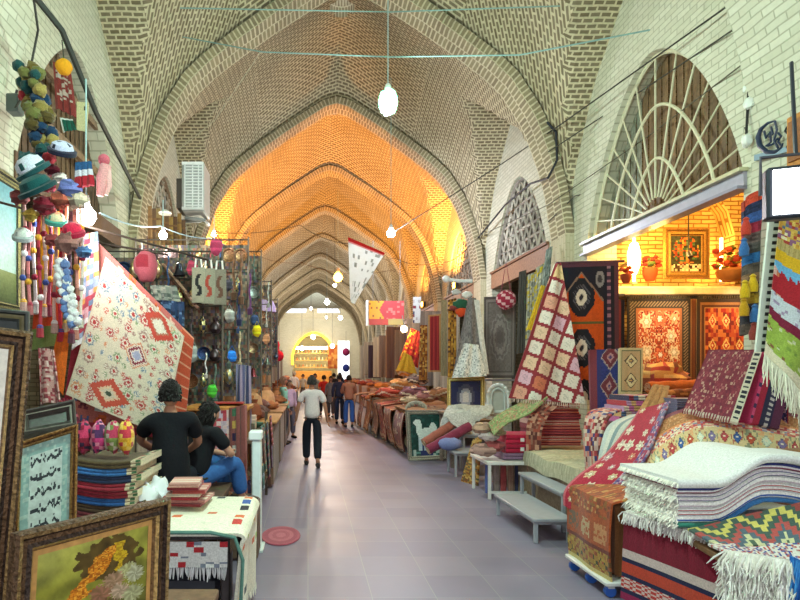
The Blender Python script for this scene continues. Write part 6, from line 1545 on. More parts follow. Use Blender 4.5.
# tote bags, wooden rods, individual accents
for i, (px, py, c, c2) in enumerate(((199, 285, 'a8a48c', '2c2c2c'), (209, 286, '9c9a84', 'a84838'), (220, 287, '8c8674', '6c4c3c'))):
    p = P(px, py+18, 7.0); t = thing('tote_bag', '%s printed tote bag hanging under the light string, %s of three' % (['pale', 'beige', 'brownish'][i], ['leftmost', 'middle', 'rightmost'][i]), 'bag', p, 'tote bags under the light string')
    m = Mb(); m.sheet(quad(P(px-7, py-17, 7.0), P(px+6, py-17, 7.0), P(px+6, py+18, 7.0), P(px-7, py+18, 7.0), wav=.01, wn=1), 12, 26, lambda u, v, c=c, c2=c2: c2 if (abs(u-.55-.12*sin(v*12)) < .12 and .2 < v < .8) else c, .04); m.build('bag_body', WOOL, parent=t)
    m = Mb(); m.tube([P(px-4, py-16, 6.98), P(px-3, py-26, 6.98), P(px+2, py-26, 6.98), P(px+3, py-16, 6.98)], .012, 'e8e4dc', n=6); m.build('handle', COTTON, parent=t)
for i in range(5):
    m = Mb(); m.tube([P(158+2*i, 258+4.5*i, 7.6), P(186+3*i, 292+4*i, 7.2)], .02, ['b08c74', '9c7c68', 'c0a088', '8c705c', 'a88470'][i], n=6)
    m.build('wooden_rod', WOODM, label='slanting wooden rod, %s of the bundle between red cushion and tote bags' % ['highest', 'second', 'middle', 'fourth', 'lowest'][i], cat='rod', group='slanting wooden rods')
hang('blue_cloth', 'cloth', 'dark blue mottled cloth hanging right of the big cream rug top', (P(160, 300, 6.5), P(184, 302, 6.5), P(183, 328, 6.5), P(166, 324, 6.5)), speckle('2c4468', ['5c7ca0', '1c2c48'], 10, 10, .5), 12, 12, wav=.03)
hang('grey_cloth', 'cloth', 'grey-green crumpled cloth hanging above the dark blue one', (P(150, 285, 6.6), P(176, 286, 6.6), P(180, 302, 6.6), P(152, 300, 6.6)), speckle('8c9084', ['a8a898', '5c645c'], 8, 8, .5), 12, 12, wav=.03)
for i, (px, py, Y, c, s, k_, lab) in enumerate(((232, 356, 6.8, '2878d8', .07, 'pouch', 'bright blue little pouch hanging over the striped shawl'), (212, 391, 6.9, '4cb43c', .08, 'pouch', 'bright green round pouch above the wooden chest'), (206, 363, 6.8, 'e8e0d8', .06, 'strap', 'white slender tassel hanging in the left metalware'), (257, 331, 9., 'e8c820', .09, 'pouch', 'yellow toy hanging at the aisle side of the left stalls'), (216, 247, 7.0, 'a83858', .1, 'pouch', 'wine red pouch above the tote bags'), (192, 268, 7.1, 'a03850', .09, 'pouch', 'crimson pouch left of the tote bags'), (234, 270, 8., '6c4c38', .14, 'strap', 'long brown leather strap hanging right of the tote bags'), (241, 274, 8., '7c5844', .14, 'strap', 'second brown leather strap farther right of the tote bags'), (239, 300, 8., '2c3058', .12, 'strap', 'navy tassel strap below the brown straps'), (250, 290, 8.4, '5c3460', .12, 'strap', 'purple tassel strap at the aisle side above the lavender parasol'))):
    item(k_, P(px, py, Y), s, c).build('hanging_'+k_, WOOL, label=lab, cat=k_)
t = thing('small_parasol', 'lavender frilled parasol hanging far along the left stalls', 'parasol', P(264, 311, 13.))
m = Mb(); m.lathe(P(264, 307, 13.), [(.27, -.12), (.26, .0), (.2, .14), (.1, .2), (.02, .22)], 'c8b0e0', 20, colf=lambda a, b: 'd8c4ea' if b % 2 else 'bca0d8'); m.build('canopy', COTTON, parent=t)
m = Mb(); m.tube([P(264, 297, 13.), P(264, 280, 13.)], .008, '5c5c64', n=5); m.build('hook_wire', CABLE, parent=t)
for i, (px, py, c, s) in enumerate(((275, 345, 'e0406c', .2), (276, 352, 'd83c5c', .17), (279, 356, 'e8305c', .2), (346, 352, 'a03060', .25), (346, 368, '2c3c90', .24))):
    m = Mb(); Y = 24. if i < 3 else 40.; m.ball(P(px, py, Y), s, c, 12, 9, (1, 1, 1.1)); m.tube([P(px, py, Y)+Vector((0, 0, s)), P(px, py, Y)+Vector((0, 0, s+1.2))], .01, '6c6c6c', n=4)
    m.build('paper_lantern', COTTON, label=['upper pink balloon lantern over the far left stalls', 'middle pink balloon lantern over the far left stalls', 'lower bright pink balloon lantern over the far left stalls', 'dark pink lantern before the bright far doorway', 'dark blue lantern before the bright far doorway'][i], cat='lantern')
# shawls on the left wall further on
for i in range(12):
    Y = 17.+i*2.4; x = -2.6+.08*(i % 3); zt = 3.3+.5*hashr(i, 11); zb = 1.2+.3*hashr(i, 12)
    hang('hanging_shawl', 'shawl', '%s shawl hanging on the left wall, %s past the last metalware rack' % (hn[(i*3+1) % 14], ['first', 'second', 'third', 'fourth', 'fifth', 'sixth', 'seventh', 'eighth', 'ninth', 'tenth', 'eleventh', 'twelfth'][i]), (Vector((x-.3, Y, zt)), Vector((x+.55, Y+.1, zt)), Vector((x+.55, Y+.1, zb)), Vector((x-.3, Y, zb))), stripes([hc[(i*3+1) % 14], shade(hc[(i*3+1) % 14], .7), hc[(i*5) % 14]], ax=0, rep=3), 12, 14, wav=.03, wn=3, group='shawls hanging along the left wall')
# air conditioner on the left pilaster
p = P(198, 190, 10.0)
t = thing('air_conditioner', 'grey-white air cooler box mounted high on the left pilaster', 'air conditioner', p-Vector((0, 0, .45)))
w, d, h = .38, .62, .84
m = Mb(); m.box(p+Vector((-.05, .1, 0)), (w, d, h), 'a8acac', bev=.02); m.build('housing', METALM, parent=t)
m = Mb()
fy = p.y+.1-d/2-.012; fx = p.x-.05
for k in range(14): m.box((fx+.02, fy, p.z-.33+.05*k), (.27, .02, .02), 'dcdede')
for k in (-.13, .0, .1, .17): m.box((fx+k, fy-.006, p.z), (.018, .02, .74), 'e0e2e2')
m.box((fx, fy, p.z+.38), (.36, .03, .05), 'e8e8e8'); m.box((fx, fy, p.z-.38), (.36, .03, .05), 'c8caca'); m.build('louvre_grille', METALM, parent=t)
m = Mb(); m.box((fx+.01, fy+.02, p.z), (.3, .012, .72), '2c2e30'); m.build('dark_intake', METALM, parent=t)
m = Mb(); m.box((fx-.24, p.y+.1, p.z-.1), (.1, .5, .5), '4c4440'); m.build('side_bracket', METALM, parent=t)
m = Mb(); m.tube([(fx-.2, p.y+.1, p.z-.45), (fx+.15, p.y+.1, p.z-.5), (fx+.17, p.y+.4, p.z-.5)], .03, '8c9090', n=6); m.box((fx-.4, p.y+.3, p.z-.46), (.9, .06, .05), '7c8080'); m.build('wall_bracket', METALM, parent=t)
t = thing('shade_lamp', 'flat white shade lamp under the air cooler', 'lamp', P(165, 213, 8.5))
m = Mb(); m.lathe(P(165, 213, 8.5), [(.09, -.02), (.1, 0), (.05, .035), (.02, .05)], 'e8e4dc', 14); m.build('lamp_shade', METALM, parent=t)
m = Mb(); m.tube([P(165, 209, 8.5), P(165, 196, 8.5)], .008, '5c5c5c'); m.build('stem', CABLE, parent=t)

for i in range(9):
    px = 148+4.2*i; zt = 204+8*hashr(i, 3)+1.2*i; Yq = 8.9+.12*i
    hang('hanging_strip', 'textile', '%s narrow woven strip hanging in the second left recess, %s from the left' % (['tawny', 'dark brown', 'straw', 'ochre', 'umber', 'golden', 'walnut', 'caramel', 'brown'][i], ['first', 'second', 'third', 'fourth', 'fifth', 'sixth', 'seventh', 'eighth', 'ninth'][i]), (P(px, zt, Yq), P(px+4, zt, Yq), P(px+4.5, 262+6*hashr(i, 4), Yq), P(px, 264, Yq)), stripes([['8c6c48', '6c5440', '9c8458', '8c6c44', '6c5038', '9c7c44', '644834', '94703f', '705440'][i], '7c5c3c'], [4, 1], rep=5), 3, 24, wav=.01, wn=1, group='narrow woven strips in the second left recess')
# ------------------------------------------------------------ people
def skinmesh(verts, edges, radii, sub=2, root=0):
    me = bpy.data.meshes.new('tmp'); me.from_pydata([tuple(v) for v in verts], edges, []); me.update()
    o = bpy.data.objects.new('tmp', me); COLL.objects.link(o)
    md = o.modifiers.new('s', 'SKIN'); md.use_smooth_shade = True; md.branch_smoothing = .3
    if not me.skin_vertices: return None
    for i, r in enumerate(radii):
        sv = me.skin_vertices[0].data[i]; sv.radius = r if isinstance(r, tuple) else (r, r); sv.use_root = (i == root)
    o.modifiers.new('u', 'SUBSURF').levels = sub
    dg = bpy.context.evaluated_depsgraph_get(); e = o.evaluated_get(dg); m2 = e.to_mesh()
    vs = [tuple(v.co) for v in m2.vertices]; fs = [tuple(p.vertices) for p in m2.polygons]
    e.to_mesh_clear(); bpy.data.objects.remove(o); bpy.data.meshes.remove(me)
    return vs, fs
def person(label, pos, H_=1.7, face=0., J=None, shirt='d0d0d0', trousers='202430', hair='1c1814', skin='b88468', sleeve=1, stride=.18, shoes='241c18', group=None, lean=0, long_shirt=0, cap=None, hairlen=0, woman=False, belt=None):
    """local frame: x to the person's right, y forward, z up; face = rotation about z"""
    k = H_/1.72; R = Matrix.Rotation(face, 3, 'Z'); pos = Vector(pos)
    D = dict(pel=(0, 0, .93), sp=(0, .01, 1.12), ch=(0, .0, 1.31), nk=(0, .005, 1.455), hd=(0, .02, 1.53),
             hl=(-.095, 0, .90), hr=(.095, 0, .90), kl=(-.105, .03+stride*.6, .49), kr=(.105, .02-stride*.2, .49), al=(-.105, stride, .09), ar=(.105, -stride*1.1, .12),
             tl=(-.11, stride+.15, .035), tr=(.115, -stride*1.1+.12, .03), sl=(-.175, 0, 1.40), sr=(.175, 0, 1.40), el=(-.225, -.05, 1.13), er=(.225, -.02, 1.13),
             wl=(-.24, .03-stride*.3, .89), wr=(.24, .08, .89), hcl=None, hcr=None, head=(0, .02, 1.605), hang=0)
    if J: D.update(J)
    T = lambda p: pos+R@(Vector(p)*k)
    V = {q: Vector(v) for q, v in D.items() if isinstance(v, tuple)}
    t = thing('person', label, 'person', pos, group)
    names = ['pel', 'sp', 'ch', 'nk', 'hd', 'hl', 'kl', 'al', 'tl', 'hr', 'kr', 'ar', 'tr', 'sl', 'el', 'wl', 'sr', 'er', 'wr']
    rad = dict(pel=(.11, .08), sp=(.10, .07), ch=(.11, .07), nk=.052, hd=.052, hl=.062, kl=.058, al=.04, tl=.036, hr=.062, kr=.058, ar=.04, tr=.036, sl=.045, el=.038, wl=.026, sr=.045, er=.04, wr=.026)
    ed = [('pel', 'sp'), ('sp', 'ch'), ('ch', 'nk'), ('nk', 'hd'), ('pel', 'hl'), ('hl', 'kl'), ('kl', 'al'), ('al', 'tl'), ('pel', 'hr'), ('hr', 'kr'), ('kr', 'ar'), ('ar', 'tr'), ('ch', 'sl'), ('sl', 'el'), ('el', 'wl'), ('ch', 'sr'), ('sr', 'er'), ('er', 'wr')]
    body = Mb()
    def sk(nm, e, rr, col, mb, sub=2):
        idx = {n_: i for i, n_ in enumerate(nm)}
        r = skinmesh([V[n_]*k for n_ in nm], [(idx[a], idx[b]) for a, b in e], [tuple(x*k for x in rr[n_]) if isinstance(rr[n_], tuple) else rr[n_]*k for n_ in nm], sub)
        if r: mb.add([pos+R@Vector(v) for v in r[0]], r[1], col)
    # hands: palm and five bent fingers each
    hv = []
    for s, w_, e_ in ((-1, 'wl', 'el'), (1, 'wr', 'er')):
        d = (V[w_]-V[e_]).normalized(); side = Vector((0, 1, 0)) if abs(d.y) < .8 else Vector((0, 0, 1))
        side = (side-d*side.dot(d)).normalized(); nrm_ = d.cross(side)*s
        pm = V[w_]+d*.05; V['p'+w_] = pm; rad['p'+w_] = .030; names.append('p'+w_); ed.append((w_, 'p'+w_))
        for fi, (off, ln) in enumerate(((-.028, .055), (-.01, .07), (.01, .068), (.027, .058))):
            b0 = pm+d*.02-side*off; b1 = b0+d*ln*.55+nrm_*.006; b2 = b1+d*ln*.45+nrm_*.02
            hv.append([b0, b1, b2, .0095])
        b0 = pm-d*.01+side*.025; hv.append([b0, b0+d*.03+side*.02, b0+d*.055+side*.02+nrm_*.012, .011])
    sk(names, ed, rad, skin, body)
    for b0, b1, b2, r in hv:
        body.tube([T(tuple(b0)), T(tuple(b0.lerp(b1, .5))), T(tuple(b1)), T(tuple(b2))], [r*k, r*k, r*k*.95, r*k*.7], skin, n=6)
    # head joined to the body mesh
    hc_ = V['head']; Rh = Matrix.Rotation(D['hang'], 3, 'Z'); tilt = Matrix.Rotation(D.get('nod', 0), 3, 'X')
    rings = []; nh, mh = 20, 16
    for i in range(mh+1):
        th = pi*i/mh; ring = []
        for q in range(nh):
            ph = 2*pi*q/nh
            x = sin(th)*cos(ph)*.076; y = sin(th)*sin(ph)*.094; z = -cos(th)*.115
            if z < 0: x *= 1+z*2.2; y *= 1+z*1.2
            fr_ = max(0, sin(ph))*sin(th)
            ca = abs(cos(ph))
            if fr_ > .9 and -.035 < z < .012 and ca < .2: y += .022*(1-ca*4)          # nose
            if fr_ > .8 and .012 <= z < .03: y -= .008                                # brow and eye hollow
            if z < -.085 and fr_ > .5: y += .006                                      # chin
            v = Rh@tilt@Vector((x, y, z)); ring.append(T(tuple(hc_+v)))
        rings.append(ring)
    def hcol(i, q):
        th = pi*(i+.5)/mh; ph = 2*pi*(q+.5)/nh; z = -cos(th); f_ = sin(ph)*sin(th)
        if f_ > .8 and .05 < z < .2 and .2 < abs(cos(ph)) < .5: return '2a2220'
        if f_ > .75 and -.6 < z < -.45 and abs(cos(ph)) < .3: return '94504a'
        return skin
    body.loft(rings, cap=True, colf=hcol)
    for s in (-1, 1):
        c = hc_+Rh@tilt@Vector((s*.078, -.005, -.005)); body.ball(T(tuple(c)), .024*k, skin, 8, 6, (.5, .8, 1.2))
    body.build('body', SKIN, parent=t)
    # hair
    hb = Mb(); rings = []
    for i in range(8, mh+1):
        th = pi*i/mh; ring = []
        for q in range(nh):
            ph = 2*pi*q/nh; fb = sin(ph)
            g = 1.12+.12*hashr(i, q, 4)
            z = -cos(th)*.118; x = sin(th)*cos(ph)*.08*g; y = sin(th)*sin(ph)*.097*g
            low = (.0 if fb > .3 else -.055-hairlen*.3) if i == 8 else 0
            if i == 8: z += low+(.05 if fb > .3 else 0)
            if i <= 10 and fb > .3: z = max(z, .052); y = min(y, .086)
            ring.append(T(tuple(hc_+Rh@tilt@Vector((x*(1 if i > 9 else (.8 if i == 8 else .97)), y*(1 if i > 9 else (.8 if i == 8 else .97)), z*1.04)))))
        rings.append(ring)
    for q_ in range(0 if cap else 260):
        ph = rnd(0, 2*pi); zz = rnd(-.35 if sin(ph) < .2 else .45, 1); cr = sqrt(max(0, 1-zz*zz))
        v0 = Vector((cr*cos(ph)*.083, cr*sin(ph)*.10, zz*.118)); dv = Vector((rnd(-.4, .4), -.6+rnd(-.3, .3), -.9+.5*zz+rnd(-.3, .3))).normalized()
        w0 = T(tuple(hc_+Rh@tilt@v0)); w1 = T(tuple(hc_+Rh@tilt@(v0*1.1+dv*(.014+hairlen*.05)))); w2 = T(tuple(hc_+Rh@tilt@(v0*1.09+dv*(.024+hairlen*.15))))
        hb.tube([w0, w1, w2], [.008*k, .008*k, .002*k], shade(hair, rnd(.6, 1.6)), n=4)
    hb.loft(rings, hair, cap=True, colf=lambda i, q: shade(hair, .7+.6*hashr(i, q))); hb.build('cap' if cap else 'hair', WOOL, parent=t)
    # clothes
    sh = Mb(); g = .018
    V['uch'] = V['ch'].lerp(V['nk'], .5); nm = ['pel', 'sp', 'ch', 'uch', 'sl', 'sr']; e = [('pel', 'sp'), ('sp', 'ch'), ('ch', 'uch'), ('uch', 'sl'), ('uch', 'sr')]
    rr = dict(pel=(.185, .14), sp=(.155, .125), ch=(.175, .13), uch=(.15, .115), sl=.082, sr=.082)
    V['ncol'] = V['ch'].lerp(V['nk'], .95); nm.append('ncol'); e.append(('uch', 'ncol')); rr['ncol'] = .07
    if long_shirt: V['hem'] = V['pel']-(V['sp']-V['pel']).normalized()*(.06+long_shirt); nm.append('hem'); e.append(('pel', 'hem')); rr['hem'] = (.21, .16)
    else: V['wst'] = V['pel'].lerp(V['sp'], -.32); nm[0] = 'wst'; e[0] = ('wst', 'sp'); rr['wst'] = (.185, .145)
    for s_, e_, w_ in (('sl', 'el', 'wl'), ('sr', 'er', 'wr')):
        if sleeve == 0: V['m'+e_] = V[s_].lerp(V[e_], .75); nm.append('m'+e_); e.append((s_, 'm'+e_)); rr['m'+e_] = .066
        else: nm += [e_]; e.append((s_, e_)); rr[e_] = .056; V['m'+w_] = V[e_].lerp(V[w_], .9); nm.append('m'+w_); e.append((e_, 'm'+w_)); rr['m'+w_] = .042
    sk(nm, e, rr, shirt, sh); sh.build('shirt', COTTON, parent=t)
    tr = Mb(); nm = ['pel', 'hl', 'kl', 'hr', 'kr']; e = [('pel', 'hl'), ('hl', 'kl'), ('pel', 'hr'), ('hr', 'kr')]
    rr = dict(pel=(.15, .115), hl=.092, hr=.092, kl=.088, kr=.088); V['wb'] = V['pel'].lerp(V['sp'], .15); nm.append('wb'); e.append(('pel', 'wb')); rr['wb'] = (.15, .112)
    for a_, kn in (('al', 'kl'), ('ar', 'kr')):
        V['m'+a_] = V[kn].lerp(V[a_], .9); nm.append('m'+a_); e.append((kn, 'm'+a_)); rr['m'+a_] = .076
    sk(nm, e, rr, trousers, tr); tro = tr.build('trousers', COTTON, parent=t)
    bl = Mb(); hp = V['hl'].lerp(V['hr'], .5)
    bl.tube([T((hp.x+.155*cos(a), hp.y+.12*sin(a), hp.z+.02)) for a in [2*pi*q/20 for q in range(21)]], .012*k, '1a1614', n=6); bl.build('belt', PLASTIC, parent=tro)
    for a_, t_ in (('al', 'tl'), ('ar', 'tr')):
        so = Mb(); d = (V[t_]-V[a_]); hv_ = Vector((d.x, d.y, 0)).normalized() if Vector((d.x, d.y, 0)).length > .01 else Vector((0, 1, 0))
        heel = V[a_]-hv_*.05; heel.z = max(V[a_].z-.05, .03)
        so.tube([T(tuple(heel)), T(tuple(heel.lerp(V[t_], .5)+Vector((0, 0, .015)))), T(tuple(V[t_])), T(tuple(V[t_]+hv_*.06))], [.04*k, .05*k, .045*k, .02*k], shoes, n=10); so.build('shoe', PLASTIC, parent=t)
    return t
def fl(px, Y): return Vector(((px-CX)*Y/F, Y, 0))
person('man in pale short-sleeved shirt and black trousers walking away down the aisle', fl(312, 10.8), 1.70, 0, shirt='d8d0d0', trousers='1c202c', hair='3c3834', skin='a87860', sleeve=0, stride=.2, J=dict(el=(-.26, -.02, 1.14), wl=(-.30, .04, .90), er=(.25, -.05, 1.13), wr=(.29, .0, .88)))
person('person in brown shirt and blue jeans seen from behind, right in the aisle', fl(349, 18.6), 1.68, .1, shirt='a87058', trousers='34589c', hair='1c1814', stride=.03, J=dict(el=(-.24, .08, 1.15), wl=(-.12, .25, 1.15), er=(.24, .08, 1.15), wr=(.14, .25, 1.12)))
person('person in dark blue clothes standing left of the brown shirt', fl(339.5, 19.8), 1.72, -.2, shirt='2c3048', trousers='2c3854', stride=.04)
person('bald man in mint green shirt bending over the left counters', fl(283, 14.2), 1.66, -1.2, shirt='8cc0ac', trousers='20242c', hair='8c6450', skin='a8705c', stride=.05, J=dict(hang=-.2))
person('person in lilac shirt just right of the mint green shirt', fl(289, 15.6), 1.56, -2.6, shirt='c8a8c0', trousers='5c5460', hair='4c3c38', stride=.05)
person('man in white shirt and navy trousers standing far off on the left', fl(294, 30.), 1.84, .3, shirt='e8ecf4', trousers='1c2440', hair='c8c4bc', stride=.05)
person('person in bright red shirt walking right of the pale-shirted man', fl(324, 24.), 1.66, .2, shirt='c0302c', trousers='2c2c34', hair='241c18', stride=.16, sleeve=0)
person('person in grey-blue shirt half hidden behind the pale-shirted man', fl(315, 26.), 1.72, 3.1, shirt='8c9cb0', trousers='3c3c48', hair='2c2420', stride=.08)
person('person in patterned grey dress standing between red shirt and dark blue', fl(331, 23.), 1.62, 2.8, shirt='7c8088', trousers='4c4c54', hair='241c1c', stride=.05, long_shirt=.3)
person('person in black jacket standing far off before the bright doorway', fl(340, 34.), 1.78, 2.5, shirt='20243c', trousers='1c1c24', hair='181414', stride=.05)
person('person in black clothes near the middle of the far crowd', fl(334, 29.), 1.74, 0, shirt='1c1c24', trousers='24242c', hair='181414', stride=.1)
person('person in cream top far down the aisle on the left of the crowd', fl(303, 34.), 1.68, 2.9, shirt='d8ccb8', trousers='6c5c54', hair='2c201c', stride=.1)
# the two people sitting at the left stall
zs_ = .80
person('seated person in a black T-shirt with back turned beside the big cream rug', Vector((-1.13, 4.72, 0)), 1.72, .12, shirt='0b0e16', trousers='181c28', hair='15110f', sleeve=0, skin='a87860', long_shirt=.03,
       J=dict(pel=(0, 0, .92), sp=(0, .0, 1.11), ch=(0, .02, 1.29), nk=(0, .03, 1.43), hd=(.0, .04, 1.5), head=(.0, .05, 1.575), sl=(-.17, .03, 1.37), sr=(.17, .03, 1.37), el=(-.265, .16, 1.18), wl=(-.12, .34, 1.05), er=(.22, .2, 1.16), wr=(.1, .4, 1.05),
              hl=(-.1, .05, .89), hr=(.1, .05, .89), kl=(-.14, .44, .86), kr=(.14, .44, .86), al=(-.13, .50, .44), ar=(.13, .5, .44), tl=(-.13, .62, .37), tr=(.13, .62, .37)))
person('seated person in black top and blue jeans, arms on knees', Vector((-1.02, 5.12, 0)), 1.62, -.75, shirt='0e1016', trousers='34609c', hair='120e0d', sleeve=0, skin='c09078', hairlen=.2,
       J=dict(pel=(0, 0, .88), sp=(0, .05, 1.05), ch=(0, .11, 1.22), nk=(0, .15, 1.33), hd=(0, .17, 1.39), head=(0, .2, 1.46), nod=-.2, sl=(-.17, .13, 1.3), sr=(.17, .13, 1.3), el=(-.26, .28, 1.10), wl=(-.02, .38, 1.06), er=(.25, .26, 1.09), wr=(.04, .42, 1.09),
              hl=(-.09, .04, .86), hr=(.09, .04, .86), kl=(-.12, .42, 1.0), kr=(.12, .42, 1.0), al=(-.12, .5, .62), ar=(.12, .5, .62), tl=(-.12, .64, .585), tr=(.12, .64, .585)))
t = wood_table('sitting_bench', 'low bench under the two seated people', -1.5, -.7, 4.6, 5.35, .74, '5c4838', .05, .06, 'bench')
m = Mb(); m.box((-.72, 5.62, .27), (.5, .5, .52), '6c5848', bev=.02); m.build('foot_stool', WOODM, label='small wooden footstool in front of the seated people', cat='stool')
# ------------------------------------------------------------ far crossing
hangn = ['warm shop', 'gold shop', 'rust shop']
t = thing('shop_display', 'bright warm shop front seen through the yellow far arch', 'shop', (.6, 66, 0))
m = Mb(); m.box((.6, 66.4, 1.0), (4.2, .6, 2.0), 'b88850', bev=.02)
m.build('counter', WOODM, parent=t)
for z in (2.4, 3.2, 4.):
    m = Mb(); m.box((.6, 66.4, z), (4.2, .5, .08), 'c8a070'); m.build('shelf', WOODM, parent=t)
for i in range(30):
    j = i % 5; m = Mb(); m.box((-1.4+.14*i, 66.3, 2.59+.8*(i % 3)), (.1, .2, .28), ['e0b060', 'c86838', 'f0e0c0', '8c5c3c', 'd8d0c8'][j], bev=.01)
    m.build('small_box', COTTON, label='tiny %s box on a shelf of the far arch shop' % ['golden', 'orange', 'cream', 'brown', 'pale'][j], cat='box', group='tiny %s boxes of the far shop' % ['golden', 'orange', 'cream', 'brown', 'pale'][j])
m = Mb(); m.box((.6, 65.9, 4.6), (4., .1, .35), 'ffffff'); m.build('light_strip', emis('strip_glow', 'fff0d0', 7), parent=t)
hang('far_banner', 'banner', 'orange banner hanging right inside the far crossing', (Vector((2.0, 58.5, 4.6)), Vector((3.0, 58.5, 4.6)), Vector((3.0, 58.5, 2.2)), Vector((2.0, 58.5, 2.2))), speckle('c87c38', ['a85028', 'e0a050'], 6, 10), 8, 12, wav=.02)
hang('far_banner', 'banner', 'blue banner hanging left in the far crossing', (Vector((-3.2, 52, 3.4)), Vector((-2.6, 52, 3.4)), Vector((-2.6, 52, 1.9)), Vector((-3.2, 52, 1.9))), dull('4c4c98'), 6, 8, wav=.02)
for i, (x, z) in enumerate(((-.6, 4.2), (.5, 5.3), (2.4, 4.4), (3.2, 7.2))):  # bulbs added to the crossing as extra light
    p = Vector((x, 57., z)); t = thing('hanging_bulb', '%s added bulb glowing in the far crossing' % ['leftmost', 'centre', 'right', 'topmost right'][i], 'light bulb', p)
    m = Mb(); m.ball(p, .22, 'ffffff', 10, 8); m.build('glass_bulb', E_FAR, parent=t)
    m = Mb(); m.tube([p+Vector((0, 0, .2)), (x, 57., 8.8)], .015, '5c5c5c', n=4); m.build('cord', CABLE, parent=t)
point('far_fill_light', (.6, 56, 5.2), 'fff0dc', 750, .3)  # fill light added to brighten the far end, no fixture of its own
point('far_fill_light', (.6, 63.5, 4.4), 'ffd890', 700, .3)  # warm fill added for the passage behind the arch
for i in range(6):
    Y = 51.5+1.3*i; c = cols[i]
    m = Mb(); m.box((-2.2-.3*(i % 2), Y, .6), (1., 1., 1.2), c, bev=.06); m.ball((-2.2, Y, 1.3), .3, shade(c, 1.4), 9, 6, (1.3, 1, .6), .5)
    m.build('goods_heap', WOOL, label='%s goods heap on the left in the far crossing' % ['nearest', 'second', 'third', 'fourth', 'fifth', 'farthest'][i], cat='goods heap', group='goods heaps in the far crossing')
for i, (Y, x) in enumerate(((28., 1.3), (38, .2), (44, 1.4))):  # bulbs added along the hall for soft fill light
    p = Vector((x, Y, 6.0)); t = thing('hanging_bulb', '%s added plain white bulb in the distant half of the hall' % ['nearest', 'middle', 'farthest'][i], 'light bulb', p)
    m = Mb(); m.ball(p, .09, 'ffffff', 10, 8); m.build('glass_bulb', E_FAR, parent=t)
    m = Mb(); m.tube([p+Vector((0, 0, .08)), (x, Y, 9.2)], .01, '5c5c5c', n=4); m.build('cord', CABLE, parent=t)
    point('hall_fill_light', p-Vector((0, 0, .2)), 'fff0e0', 330, .1)
# lamps: bulbs and their light
E_COOL = emis('cool_bulb', '7cffc4', 9); E_WHITE = emis('white_bulb', 'ffffff', 30); E_WARM = emis('warm_bulb', 'ffb23c', 26)
def bulb(px, py, Y, r, mat, col, power, label, cord_to=None, spiral=False, grp=None, name='hanging_bulb', rr=None):
    p = P(px, py, Y)
    t = thing(name, label, 'light bulb', p, grp)
    g = Mb()
    if spiral:
        for q in range(3):
            pts = [p+Vector(((r*.55+r*.3*sin(pi*s/24))*cos(2*pi*s/12+q*2.1), (r*.55+r*.3*sin(pi*s/24))*sin(2*pi*s/12+q*2.1), r*1.1-2.2*r*s/24)) for s in range(25)]
            g.tube(pts, r*.2, 'ffffff', n=6)
    else:
        g.lathe(p, [(r*.02, -r), (r*.6, -r*.85), (r*.98, -r*.25), (r*.9, r*.25), (r*.5, r*.75), (r*.35, r)], 'ffffff', n=14)
    g.build('glass_bulb', mat, parent=t)
    s = Mb(); s.lathe(p, [(r*.38, r), (r*.4, r*1.5), (r*.25, r*1.9), (r*.06, r*2)], 'e0e0dc', n=10); s.build('lamp_socket', PLASTIC, parent=t)
    if cord_to is not None:
        c = Mb(); c.tube([p+Vector((0, 0, r*1.9)), Vector((p.x, p.y, cord_to))], .008, 'a8c4c4', n=5); c.build('cord', CABLE, parent=t)
    if power:
        point('lamp_light', p+Vector((0, 0, -r*1.6)), col, power, rr or r)
bulb(388, 102, 8., .13, E_COOL, 'eafff4', 340, 'greenish-white spiral bulb hanging high on a long cord from the vault', vault_z(1.1, 0)-.1, True)
bulb(391, 233, 14., .11, E_WHITE, 'e6eeff', 420, 'glaring white bulb hanging right of the white pennant', 8.9)
bulb(338, 277, 24., .2, E_WARM, 'ffb040', 250, 'orange glowing bulb hanging left of the white pennant', 9.3)
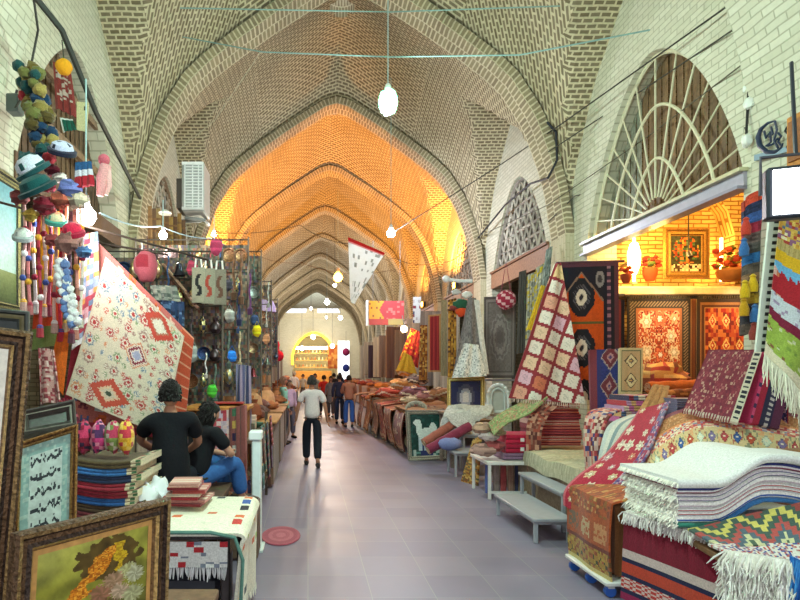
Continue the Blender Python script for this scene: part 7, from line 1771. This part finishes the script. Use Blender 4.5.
bulb(327, 302, 34., .16, E_WHITE, 'f4f4ff', 260, 'small white bulb low in the far vault over the crowd', 9.1)
bulb(86, 215, 5.6, .1, E_WHITE, 'fbfdff', 38, 'brightest white bulb among the pompoms and hats of the left stall', 4.6)
bulb(163, 235, 8., .06, E_WHITE, 'fff4dc', 60, 'small round bulb on the left string of lights above the red cushion', P(163, 200, 8.).z)
bulb(214, 234, 10.5, .05, E_WHITE, 'fff0d0', 25, 'tiny bulb on the light string over the hanging tote bags', 4.6)
bulb(249, 331, 11.5, .06, E_WHITE, 'fff4e0', 30, 'low small bulb hanging beside the yellow toy at the left stalls', 3.4)
# warm floodlights standing on the beams of the amber bays
def flood(loc, col, power, label, spot=True, target=None):
    t = thing('floodlight', label, 'floodlight', loc, 'amber floodlights on the wall beams')
    p = Vector(loc); g = Mb(); g.box(p+Vector((0, 0, .12)), (.12, .3, .22), '3a3a3a', bev=.02); g.build('housing', METALM, parent=t)
    s = 1 if p.x < XC else -1
    l = Mb(); l.box(p+Vector((s*.065, 0, .12)), (.01, .26, .18), 'ffffff'); l.build('lens', E_WARM, parent=t)
    a = bpy.data.lights.new('flood_light', 'SPOT'); a.energy = power*1.6; a.color = H(col)[:3]; a.shadow_soft_size = .12; a.spot_size = 2.3; a.spot_blend = .6
    o = bpy.data.objects.new('flood_light', a); o.location = p+Vector((s*.45, 0, .3)); o.rotation_euler = Vector((s*.12, .3, 1)).to_track_quat('-Z', 'Y').to_euler(); COLL.objects.link(o)
for k, y in ((2, 18.), (3, 23.)):
    flood((XL+.1, y, 4.16), 'ffa440', [0, 0, 900, 210][k], 'warm floodlight on the %s beam of the left wall' % ('nearer' if k == 2 else 'farther'))
    flood((XR-.1, y, 4.36), 'ffa440', [0, 0, 900, 210][k], 'warm floodlight on the %s beam of the right wall' % ('nearer' if k == 2 else 'farther'))

bulb(360, -260, 3.2, .13, E_COOL, 'd0f6e4', 620, 'added greenish-white spiral bulb out of view above the camera', 8.6, True)  # unseen bulb added to brighten the near walls with a greenish tint
